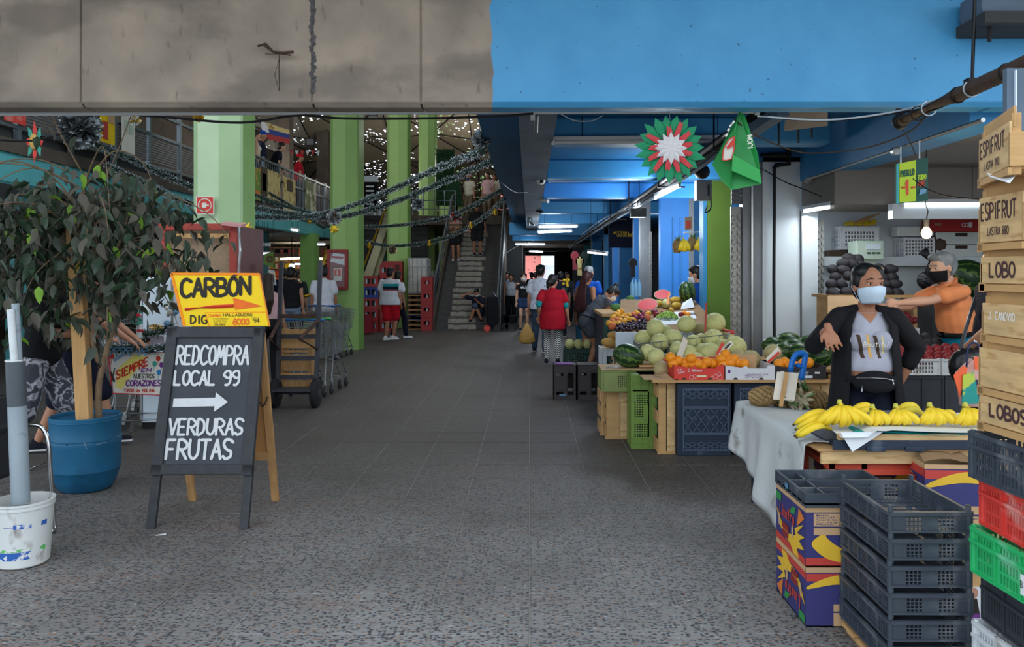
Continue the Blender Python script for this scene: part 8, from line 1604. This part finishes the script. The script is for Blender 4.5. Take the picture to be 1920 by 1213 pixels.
for x,y,Y,lb in((1022,376,13.5,'white bullet camera under the long beam beyond the dome'),(1012,396,15.9,'dark bullet camera under the long beam, far one')):t=thing('security_camera',lb,'camera',P(x,y,Y));MB().cyl((-.06,.05,.02),(.05,-.06,-.02),.03,n=10).build('body','white_plastic' if Y<15 else 'dark',t,smooth=40);MB().cyl((0,0,.02),(0,0,.12),.012,n=6).build('bracket','dark',t)
lp=thing('hanging_lamp','small grey lamp tube hanging under the near end of the long beam','lamp',(0,0,0));MB().cyl(P(1006,216,6.2),P(1005,248,6.6),.016,n=8).build('tube','grey_metal',lp);MB().obox(P(999,219,6.15),(.035,.04,.05)).build('ballast','white_plastic',lp)
gadg=thing('cable_cluster','cluster of little speakers and wires on the long beam','cables',P(996,412,18.0));
for k in range(6):MB().tube([V((rr.uniform(-.1,.1),rr.uniform(-.2,.2),.12)),V((rr.uniform(-.12,.12),rr.uniform(-.2,.2),0)),V((rr.uniform(-.1,.1),0,-.12))],.012,5).build('wire',('dark','steel')[k%2],gadg)
ct_=thing('cable_tray','bundle of dark pipes and cables running along the stalls under the soffit','pipes',(0,0,0))
for k,(dx,dz,r)in enumerate(((0,0,.05),(.09,.03,.035),(-.08,.02,.03),(.03,.08,.025),(-.03,-.05,.02))):MB().tube(cat([V((1.75+dx,5.9,2.76+dz)),V((1.76+dx,9,2.73+dz+.02*sin(k))),V((1.74+dx,14,2.72+dz)),V((1.75+dx,24,2.72+dz)),V((1.75+dx,34,2.72+dz))],3),r,8).build('pipe',('dark','grey_soffit','black')[k%3],ct_,smooth=180)
for k in range(7):y=7+3*k;MB().bar((1.6,y,2.68),(1.95,y,2.68),.03,.02).build('hanger','dark',ct_);MB().tube([V((1.62,y,2.68)),V((1.62,y,3.1))],.008,4).build('rod','dark',ct_)
for x,y,Y,lb in((1196,398,12.4,'black square speaker under the cable tray'),(1316,322,9.6,'round black speaker above the olive pillar')):t=thing('speaker',lb,'speaker',P(x,y,Y));(MB().box(-.12,.12,-.08,.08,-.08,.06)if Y>10 else MB().ell((0,0,0),(.10,.09,.09),nu=12,nv=8)).build('housing','black',t,smooth=None if Y>10 else 180);MB().tube([V((0,0,.05)),V((0,0,.2))],.01,5).build('bracket','dark',t)
eb=thing('junction_box','grey electrical box with a meter beside the olive pillar','box',(0,0,0));a,b=P(1306,375,9.9),P(1335,337,9.9);MB().box(a.x,b.x,9.9,10.05,a.z,b.z).build('housing','grey_board',eb,bevel=.01);MB().box(b.x-.05,b.x-.035,9.885,9.9,a.z+.05,b.z-.06).build('slot','black',eb);MB().tube(cat([P(1333,370,9.9),P(1332,392,9.9),P(1322,398,9.9),P(1326,386,9.9)],4),.01,5).build('cable','dark',eb)
dp=thing('drain_pipe','black pipe down the white corner wall with elbows','pipe',(0,0,0));q=lambda x,y:P(x,y,8.85)
MB().tube(cat([q(1427,291),q(1470,291),q(1478,291),q(1478,284),q(1478,262)],3),.030,8).build('upper_pipe','black',dp,smooth=60);MB().tube([q(1479,262),q(1479,308),q(1455,310),q(1452,316)],.026,8).build('elbow','black',dp,smooth=60);MB().tube([q(1452,312),q(1452,400),q(1451,520),q(1452,660)],.018,8).build('down_pipe','dark',dp,smooth=60)
dd=thing('grey_duct','slanted grey duct under the beam beside the green bag','duct',(0,0,0));MB().bar(P(1395,255,6.2),P(1468,208,5.7),.10,.07).build('duct','grey_soffit',dd);vb=thing('vent_box','flat grey wire mesh tray under the beam at the right','tray',(0,0,0));MB().plate([P(1470,246,6.3),P(1552,236,6.3),P(1552,208,5.9),P(1478,208,5.9)],.03).build('tray','grey_board',vb)
for k,(x,y0,y1)in enumerate(((1522,160,258),(1460,160,272),(1497,160,268))):tag(MB().bar(P(x,y0,6.4),P(x,y1,6.4),.012,.012,up=Y_).build('hook_rod','black'),('long black rod hanging under the beam near the mesh tray','short black hook under the blue soffit, left','short black hook under the blue soffit, right')[k],'hook')
bpz=thing('dark_pipe','thick dark pipe with taped cables slanting across the upper right','pipe',(0,0,0));a,b=P(1688,228,5.15),P(1940,112,3.6);MB().tube([a,a.lerp(b,.5),b],.040,12).build('pipe','wood_dark',bpz,smooth=60);MB().ell(a,.052,nu=12,nv=8).build('end_cap','black',bpz,smooth=180);MB().bar(P(1688,205,5.19),P(1688,235,5.16),.055,.02,up=Y_).build('bracket','black',bpz)
for k,f in enumerate((.18,.28,.52,.62,.85)):p=a.lerp(b,f);MB().tube(circ(p,V((0,0,1)),(b-a).normalized().cross(Z_).normalized(),.043,14),.004,5,closed=True).build('clamp','tinsel_silver' if k%2 else 'dark',bpz)
MB().tube(cat([P(1420,218,5.3),P(1550,226,5.2),P(1680,212,5.12),P(1760,196,4.7),P(1830,150,4.15),P(1890,150,3.9)],5),.008,5).build('cable','dark',bpz);MB().tube(cat([P(1420,218,5.28),P(1550,225,5.18),P(1680,209,5.1),P(1780,180,4.5)],5),.006,5).build('cable','tinsel_silver',bpz)
rd=thing('hanger_rod','black rod holding the slanting dark pipe','rod',(0,0,0));MB().tube([P(1828,-15,4.2),P(1823,150,4.2)],.010,6).build('rod','black',rd);MB().obox(P(1822,153,4.2),(.06,.05,.03)).build('clip','black',rd)
def wire(label,pts,r=.005,mat='dark',name='cable'):return tag(MB().tube(cat([P(*p)for p in pts],6),r,5).build(name,mat,smooth=180),label,'cable')
wire('thick black cable sagging under the beam at the left',[(-15,262,6.2),(60,264,6.2),(130,245,6.1),(180,214,5.7),(300,219,5.6),(450,230,5.6),(560,216,5.55),(640,222,5.55),(800,222,5.55),(930,218,5.5),(1000,213,5.5)],.009)
wire('pale brown cable sagging before the blue facade beam',[(1376,222,5.4),(1410,250,5.5),(1480,280,5.6),(1530,287,5.6),(1620,278,5.4),(1700,250,5.1),(1740,215,4.9)],.005,'wood_dark');wire('white cable hooked over the blue cross beam',[(1050,213,5.6),(1078,226,5.8),(1110,226,6),(1130,217,5.9)],.004,'tinsel_silver');wire('thin white cable drooping on the left soffit',[(940,343,7.5),(965,360,7.8),(988,361,8)],.004,'tinsel_silver');wire('black wire from the facade beam to the wooden boxes',[(1712,335,5.6),(1740,355,5.5),(1780,368,5.4),(1845,374,5)],.005);wire('black cable down the white wall to the bulkhead',[(1427,315,8.7),(1470,340,8.5),(1500,352,8.3),(1540,368,8)],.006);wire('straight dark wire from the pipe to the aisle sign',[(1690,240,5.2),(1705,262,5.4),(1716,290,5.8)],.004);wire('white cable under the cable tray',[(1090,440,14),(1130,410,13),(1170,395,12),(1230,372,11)],.008,'tinsel_silver')
wire('cable across the lower left soffit to the dim lamps',[(940,480,24),(970,462,24),(1000,452,24)],.008,'tinsel_silver')
ps_=thing('aisle_sign','hanging aisle sign reading PASILLO 1 in lime and green','sign',(0,0,0));q=lambda x,y,d=0:P(x,y,5.75)+V((0,-d,0))
M('lime_sign',(176,200,40),.55);M('deep_green',(16,74,60),.55)
MB().plate([q(1680,382),q(1740,376),q(1740,295),q(1680,308)],.02).build('panel','deep_green',ps_);MB().add([q(1685,380,.004),q(1717,377,.004),q(1717,300,.004),q(1685,307,.004)],[(0,1,2,3)]).build('lime_half','lime_sign',ps_);MB().add([q(1680,382,.004),q(1686,381,.004),q(1686,306,.004),q(1680,308,.004)],[(0,1,2,3)]).build('teal_edge','banner_teal',ps_)
du=q(1716,324)-q(1688,329);text('PASILLO',q(1688,332,.008),du,Z_,.042,.02,.008,'deep_green',ps_,W=.098);text('1',q(1697,365,.008),du,Z_,.10,.05,.016,'box_coral',ps_)
for x0,x1 in((1690,1697),(1708,1715)):MB().bar(q(x0,352,.008),q(x1,351,.008),.012,.012).build('printed_arrow','box_coral',ps_)
text('TODO',q(1720,338,.008),du,Z_,.034,.02,.006,'lime_sign',ps_,W=.06);text('MAS',q(1720,350,.008),du,Z_,.034,.02,.006,'box_coral',ps_,W=.055);MB().add([q(1722,366,.008),q(1735,362,.008),q(1737,352,.008),q(1724,356,.008)],[(0,1,2,3)]).build('printed_panel','tinsel_blue',ps_)
for x,y0,y1 in((1689,275,306),(1724,264,297)):MB().tube([q(x,y0),q(x,y1)],.006,5).build('hook','tinsel_silver',ps_)
fr=thing('facade_rail','thin steel rail with wires along the lower edge of the blue facade beam','rail',(0,0,0));MB().tube([V((3.02,8.7,2.62)),V((3.02,5.3,2.62))],.016,8).build('rail','steel',fr);
for y in(8.6,6.55):MB().cyl((3.0,y,2.60),(3.0,y-.05,2.60),.035,n=12).build('eye','steel',fr)
wu=thing('counter_sign','dark fascia with a yellow money counter sign deep in the aisle','sign',(0,0,0));p=P(1150,450,18.9);MB().box(p.x-.1,p.x+.62,18.9,19.0,p.z-.18,p.z+.55).build('fascia','flag_blue' if False else 'c_darknavy',wu);text('WESTERN',P(1150,438.5,18.85),X_,Z_,.055,.04,.007,'c_yellow',wu,W=.32);text('UNION',P(1157,443.8,18.85),X_,Z_,.055,.04,.007,'c_yellow',wu,W=.23);text('WU',P(1178,443.8,18.85),X_,Z_,.115,.09,.017,'c_yellow',wu,W=.19)
bsn=MB().box(2.3,2.8,24.6,24.7,0,2.6);struct(bsn.build('wall_stall','blue_soffit'),'blue stall front under the money counter sign')
rk=thing('hanging_rack','white rail with hooks holding pineapples and bananas in the blue stall','rack',(0,0,0));MB().tube([P(1282,436,12),P(1328,434,12)],.015,6).build('rail','white_plastic',rk)
for k,(x,y,lb)in enumerate(((1270,462,'pineapple hanging at the left end of the stall rail'),(1296,458,'pineapple hanging right of the banana hand'))):pineapple(lb,P(x,y,11.9),(.2,.2*k,k),1.05,.3,12)
for k,(x,lb)in enumerate(((1282,'banana hand hanging between the two pineapples'),(1311,'banana hand hanging at the right end of the stall rail'))):o=bunch(lb,P(x,473 if k else 474,11.85),6,.17 if k else.2,.22,r=.026,group='hanging banana hands')
pst=thing('wall_poster','small brown poster over the hanging pineapples','poster',(0,0,0));MB().plate([P(1284,432,12.3),P(1298,430,12.3),P(1298,406,12.3),P(1284,407,12.3)],.01).build('print','mesh_tan',pst);MB().plate([P(1287,428,12.28),P(1295,427,12.28),P(1295,414,12.28),P(1287,414,12.28)],.004).build('printed_panel','box_red',pst)
pfw=thing('paper_flower','big paper star flower in green, red and white hanging under the beam','decoration',P(1257,279,5.35));M('paper_green',(36,142,96),.7);M('paper_red',(206,70,74),.7);M('paper_white',(224,220,220),.7)
rr=random.Random(31)
for k in range(19):
    a=2*pi*k/19+.05;u=V((cos(a),0,sin(a)));n_=V((-sin(a),0,cos(a)));L_=.24+rr.uniform(-.014,.010);f=V((0,.012*(k%2),0))
    m=MB();m.add([u*.09-n_*.012+f,u*.14-n_*.030+f,u*.185-n_*.028+f,u*L_+f,u*.185+n_*.028+f,u*.14+n_*.030+f,u*.09+n_*.012+f,u*.15+f+V((0,-.014,0))],[(0,1,7),(1,2,7),(2,3,7),(3,4,7),(4,5,7),(5,6,7),(6,0,7)]);m.build('green_petal','paper_green',pfw)
for k in range(13):
    if k==4:continue
    a=2*pi*k/13+.2;u=V((cos(a),0,sin(a)));n_=V((-sin(a),0,cos(a)));f=V((0,-.018,0));L_=.150+.02*(k%3)
    m=MB();m.add([u*.05-n_*.014+f,u*.11-n_*.019+f,u*L_-n_*.010+f,u*(L_-.012)+f,u*(L_+.006)+n_*.014+f,u*.11+n_*.019+f,u*.05+n_*.016+f,u*.10+f+V((0,-.010,0))],[(0,1,7),(1,2,7),(2,3,7),(3,4,7),(4,5,7),(5,6,7),(6,0,7)]);m.build('red_petal','paper_red',pfw)
for k in range(12):
    a=2*pi*k/12;u=V((cos(a),0,sin(a)));n_=V((-sin(a),0,cos(a)));MB().add([V((0,-.050,0)),u*.065-n_*.022+V((0,-.030,0)),u*.112+V((0,-.028,0)),u*.065+n_*.022+V((0,-.030,0)),u*.06+V((0,-.050,0))],[(0,1,4),(1,2,4),(2,3,4),(3,0,4)]).build('white_petal','paper_white',pfw)
MB().tube([V((0,.01,.2)),V((.0,.05,.26))],.002,4).build('string','tinsel_silver',pfw)
M('bag_green',(38,150,72),.4,noise=(4,.1));gb=thing('green_bag','green shopping bag hung upside down under the beam','bag',(0,0,0));q=lambda x,y,d=0:P(x,y,5.45-d)
m=MB();m.add([q(1386,210),q(1335,308),q(1352,338),q(1372,356),q(1372,300,.10),q(1380,235,.09)],[(0,1,2,3,4,5)]);m.add([q(1386,210),q(1380,235,.09),q(1372,300,.10),q(1372,356),q(1428,345,.02),q(1421,290,.04),q(1396,215)],[(0,1,2),(0,2,3),(0,3,4),(0,4,5),(0,5,6)]);m.add([q(1386,210,-.08),q(1335,308,-.05),q(1352,338,-.04),q(1372,356,-.01),q(1428,345,-.02),q(1421,290,-.06),q(1396,215,-.08)],[(6,5,4,3,2,1,0)]);gbo=m.build('bag_body','bag_green',gb);so=gbo.modifiers.new('s','SOLIDIFY');so.thickness=.004
m=MB();m.add([q(1372,320,.13),q(1428,344,.05),q(1424,318,.06),q(1374,290,.13)],[(0,1,2,3)]);m.build('side_gusset','green_plastic',gb)
lg=[q(1354,300,.09),q(1356,280,.09),q(1366,262,.10),q(1377,256,.11),q(1376,280,.115),q(1372,298,.115),q(1362,301,.10)];m=MB();m.add(lg,[tuple(range(7))]);m.build('logo_ground','card_white',gb);m=MB()
for a,b in zip(lg,lg[1:]+lg[:1]):m.bar(a+V((0,-.004,0)),b+V((0,-.004,0)),.008,.006)
m.add([q(1362,276,.12),q(1376,258,.13),q(1376,272,.13),q(1364,280,.12)],[(0,1,2,3)]);m.build('logo_outline','box_coral',gb)
for k,(x,y)in enumerate(((1364,246),(1368,238),(1373,232),(1360,256))):m=MB();m.bar(q(x,y,.10),q(x+4,y-5,.10),.004,.012);m.build('lettering','card_white',gb)
text('IJOM',q(1411,278,.10),V((-.05,0,1)),V((-1,0,-.1)),.03,.025,.008,'card_white',gb,W=.09)
# ---------------------------------------------------------------- left hall goods and signs
sh=thing('shop_shelves','brightly lit shelves of packets far in the left hall','shelf',(0,0,0));sY=33;rr=random.Random(21);a,b=P(510,560,sY),P(563,470,sY)
MB().box(a.x-1.2,b.x+1,sY+.4,sY+.45,0,2.7).build('back_panel','mesh_tan',sh);gm_=['yellow_card','box_orange','crate_red','cardboard','green_olive','paper','box_red']
for j in range(8):
    z=.3+.3*j;MB().box(a.x-1.2,b.x+1,sY,sY+.4,z-.03,z).build('shelf_board','stake_wood',sh);m=MB();x=a.x-1.15
    while x<b.x+.9:ww=rr.uniform(.06,.14);m.mat(rr.randrange(7));m.box(x,x+ww,sY+.02,sY+.25,z,z+rr.uniform(.12,.24));x+=ww+.01
    m.build('packets',gm_,sh,kind='stuff')
tubelamp('warm lit tube light over the packed shelves',P(525,486,31),P(562,484,31),r=.04,mat='tube_warm');tubelamp('warm lit tube light right of the packed shelves',P(588,485,31),P(612,485,31),r=.04,mat='tube_warm')
for x0,x1,y,Y,lb in((488,507,475,22,'lit tube light in the left hall by the lime sign'),(552,575,495,26,'slightly wavy lit tube light in the middle of the left hall'),(595,610,458,22,'lit tube light under the gallery at the second pillar'),(545,560,430,18,'short bright tube light under the turquoise fascia'),(476,506,460,18,'dim tube light under the gallery by the red booth')):tubelamp(lb,P(x0,y,Y),P(x1,y+(2 if x0==545 else 0),Y),on=x0!=476,r=.028)
b3=thing('pendant_bulb','bright pendant bulb in the left hall','lamp',P(547,500,24));MB().ell((0,0,0),.09,nu=10,nv=8).build('glass','tube_white',b3,smooth=180);MB().tube([V((0,0,.08)),V((0,0,.9))],.012,5).build('cord','dark',b3)
def board(label,pts,Y,mat,words=(),nm='hanging_sign',cat_='sign'):
    t=thing(nm,label,cat_,(0,0,0));MB().plate([P(x,y,Y)for x,y in pts],.02).build('panel',mat,t)
    for x,y in(pts[2],pts[3])if Y>11 else():
        e=P(x,y,Y);MB().tube([e,V((e.x,e.y,2.75))],.004,4).build('string','dark',t)
    for s,x,y,H_,W_,st,mt in words:text(s,P(x,y,Y-.03),X_,Z_,H_,H_*.6,st,mt,t,W=W_,rnd=False)
    return t
board('pale green leaning notice with red and green lettering by the red booth',[(456,500),(482,492),(474,456),(456,458)],11.5,'scale_green',(('ROJA',456,467,.05,.13,.012,'box_orange'),('JUGOS',457,474,.05,.13,.012,'c_black'),('CALE',457,485,.06,.14,.014,'c_black'),('BATIDO',457,490,.04,.16,.010,'deep_green')));board('yellow notice hanging in the left hall',[(484,488),(492,486),(492,467),(484,468)],14,'yellow_card',());board('lime cloth sign with a round dark emblem in the left hall',[(494,495),(512,502),(512,472),(496,476)],14.5,'green_olive',(('O',500,491,.10,.10,.03,'booth_dark'),));board('cream bakery fascia reading ON RA in the left hall',[(505,482),(560,482),(560,464),(505,466)],30,'mesh_tan',(('ON RANC',516,474,.14,.55,.035,'c_black'),));board('cream fascia with red pennants right of the bakery',[(588,482),(612,482),(612,464),(588,464)],30,'mesh_tan',())
wire('string holding the red pennants of the left hall',[(505,467,26),(560,468,26),(612,467,26)],.006)
for x,k in((527,0),(540,1),(548,2),(594,3),(603,4)):tag(MB().plate([P(x,468,26),P(x+5,468,26),P(x+2,480,26)],.01).build('pennant','flag_red'),('red pennant left in the left hall row','red pennant in the middle of the left hall','red pennant above the pendant bulb','red pennant right of the second pillar\'s edge, first','red pennant right of the second pillar\'s edge, second')[k],'pennant')
struct(MB().box(P(563,600,23).x,P(590,600,23).x,23,23.5,0,2.75).build('pillar','green_c'),'dark green pillar in the left hall');struct(MB().box(P(563,600,22.9).x,P(590,600,22.9).x,22.9,22.98,.3,1.1).build('panel_grey','grey_metal'))
hr=thing('escalator_rail','curved steel escalator handrail beside the white tee','handrail',(0,0,0));MB().tube(cat([P(612,470,20),P(600,520,19),P(592,545,18.5),P(580,553,18),P(565,555,18)],5),.04,8).build('rail','gold',hr,smooth=180)
for k,x in enumerate((500,506)):pass
pl=thing('plastic_sheet_roll','pale plastic sheet hanging behind the long haired woman','sheet',(0,0,0));MB().plate([P(499,532,13.2),P(518,535,13.2),P(514,507,13.2),P(503,505,13.2)],.02).build('sheet','clear_pack',pl)
for k,(x,y,c,lb)in enumerate(((1078,482,'maroon','red garment hanging at the far stall'),(1087,492,'ban_yellow','yellow garment hanging at the far stall'),(1096,482,'c_green','dark green garment hanging at the far stall'),(1187,495,'c_maskb','black jacket hanging at the end of the blue partition'))):tag(MB().plate([P(x+dx_,y+dy_,19-5*(k==3))for dx_,dy_ in((-4,24),(4,25),(4,2),(7,3),(8,-5),(3,-11),(-3,-11),(-8,-4),(-7,4),(-4,2))],.06).build('garment',c),lb,'garment')
wb_=thing('water_bottles','blue shrink wrapped water bottles under the black jacket','bottles',P(1192,545,13.8));
for k in range(3):MB().lathe([(0,0),(.04,0),(.042,.2),(.015,.27),(.015,.3),(0,.3)],10,(-.06+.06*k,0,-.1)).build('bottle','tinsel_blue',wb_,smooth=40)
star2=thing('poinsettia','red and white poinsettia ornament on the gallery behind the ficus','ornament',P(66,266,9.0))
for k in range(8):a=2*pi*k/8;MB().plate([V((0,0,0)),V((cos(a-.3)*.08,-.01,sin(a-.3)*.14)),V((cos(a)*.10,-.02,sin(a)*.24)),V((cos(a+.3)*.08,-.01,sin(a+.3)*.14))],.004).build('petal',('crate_red','green_ink')[k%2],star2)
MB().ell((0,-.03,0),(.05,.02,.09),nu=8,nv=6).build('centre','snack',star2)
lit=thing('litter','scrap of white paper on the paving beside the chalkboard','litter',G(301,1005));MB().plate([V((-.03,0,.004)),V((.03,.01,.006)),V((.02,.03,.008)),V((-.02,.02,.004))],.002).build('scrap','paper',lit)
bake_remesh()
from mathutils.bvhtree import BVHTree
import bmesh
def press_on(print_obj,cloth,d=V((0,-1,0)),lift=.0015):
    """lay a flat print on the cloth under it"""
    miss=[];bv=BVHTree.FromPolygons([v.co for v in cloth.data.vertices],[tuple(p.vertices)for p in cloth.data.polygons])
    for i,v in enumerate(print_obj.data.vertices):
        h=bv.ray_cast(v.co,d)
        if h[0]is not None:v.co=h[0]-d*(lift+1e-6*(i%400))
        else:miss.append(i)
    if miss:
        b=bmesh.new();b.from_mesh(print_obj.data);b.verts.ensure_lookup_table();bmesh.ops.delete(b,geom=[b.verts[i]for i in miss],context='VERTS');b.to_mesh(print_obj.data);b.free()
def kid(t,n):return[c for c in t.children if c.name.split('.')[0]==n][0]
def cut(o,z,up=False):
    b=bmesh.new();b.from_mesh(o.data);bmesh.ops.bisect_plane(b,geom=b.verts[:]+b.edges[:]+b.faces[:],plane_co=(0,0,z),plane_no=(0,0,1),clear_inner=not up,clear_outer=up);b.to_mesh(o.data);b.free()
cut(kid(kp,'shirt'),.95+.095);cut(kid(kp,'shirt'),.95+.470,True);cut(kid(mp_,'shirt'),.98+.075)
tee=kid(kp,'shirt');fx=J['T']
def gridprint(x0,x1,z0,z1,mat,nm,sl=0,n=10):
    m=MB();m.grid(lambda u,v:V((x0+(x1-x0)*u+sl*v,.6,z0+(z1-z0)*v)),3,n);o=m.build(nm,mat,kp);press_on(o,tee);return o
zc=.95+.27
gridprint(.068,.045,zc-.09,zc+.06,'wood_dark','tee_print',.03);gridprint(.018,.0,zc-.085,zc+.06,'snack','tee_print',.02);gridprint(-.035,-.055,zc-.09,zc+.055,'wood_dark','tee_print',.028);gridprint(-.062,-.074,zc-.06,zc+.05,'ban_yellow','tee_print',.01)
m=MB();m.grid(lambda u,v:V((.062*(1-v)*(2*u-1),.6,.95+.474-.070*v)),16,12);o=m.build('neckline','skin_tan',kp);press_on(o,tee,lift=.003)
o=text('Beautiful',V((.055,.6,zc-.015)),-X_,V((.0,0,1)),.030,.018,.0042,'card_white',kp,W=.15,slant=.15);press_on(o,tee,lift=.003)
def backprint(t,x0,x1,z0,z1,mat,nm):
    m=MB();m.grid(lambda u,v:V((x0+(x1-x0)*u,-.6,z0+(z1-z0)*v)),14,3);o=m.build(nm,mat,t);press_on(o,kid(t,'shirt'),V((0,1,0)),.004)
for z0,z1,mt in((1.275,1.34,'c_teal'),(1.20,1.275,'c_darknavy'),(1.178,1.196,'c_red')):backprint(m1,-.11,.26,z0,z1,mt,'shirt_stripe')
press_on(kid(ct,'lettering'),kid(ct,'shirt'),V((0,-1,0)),.004)
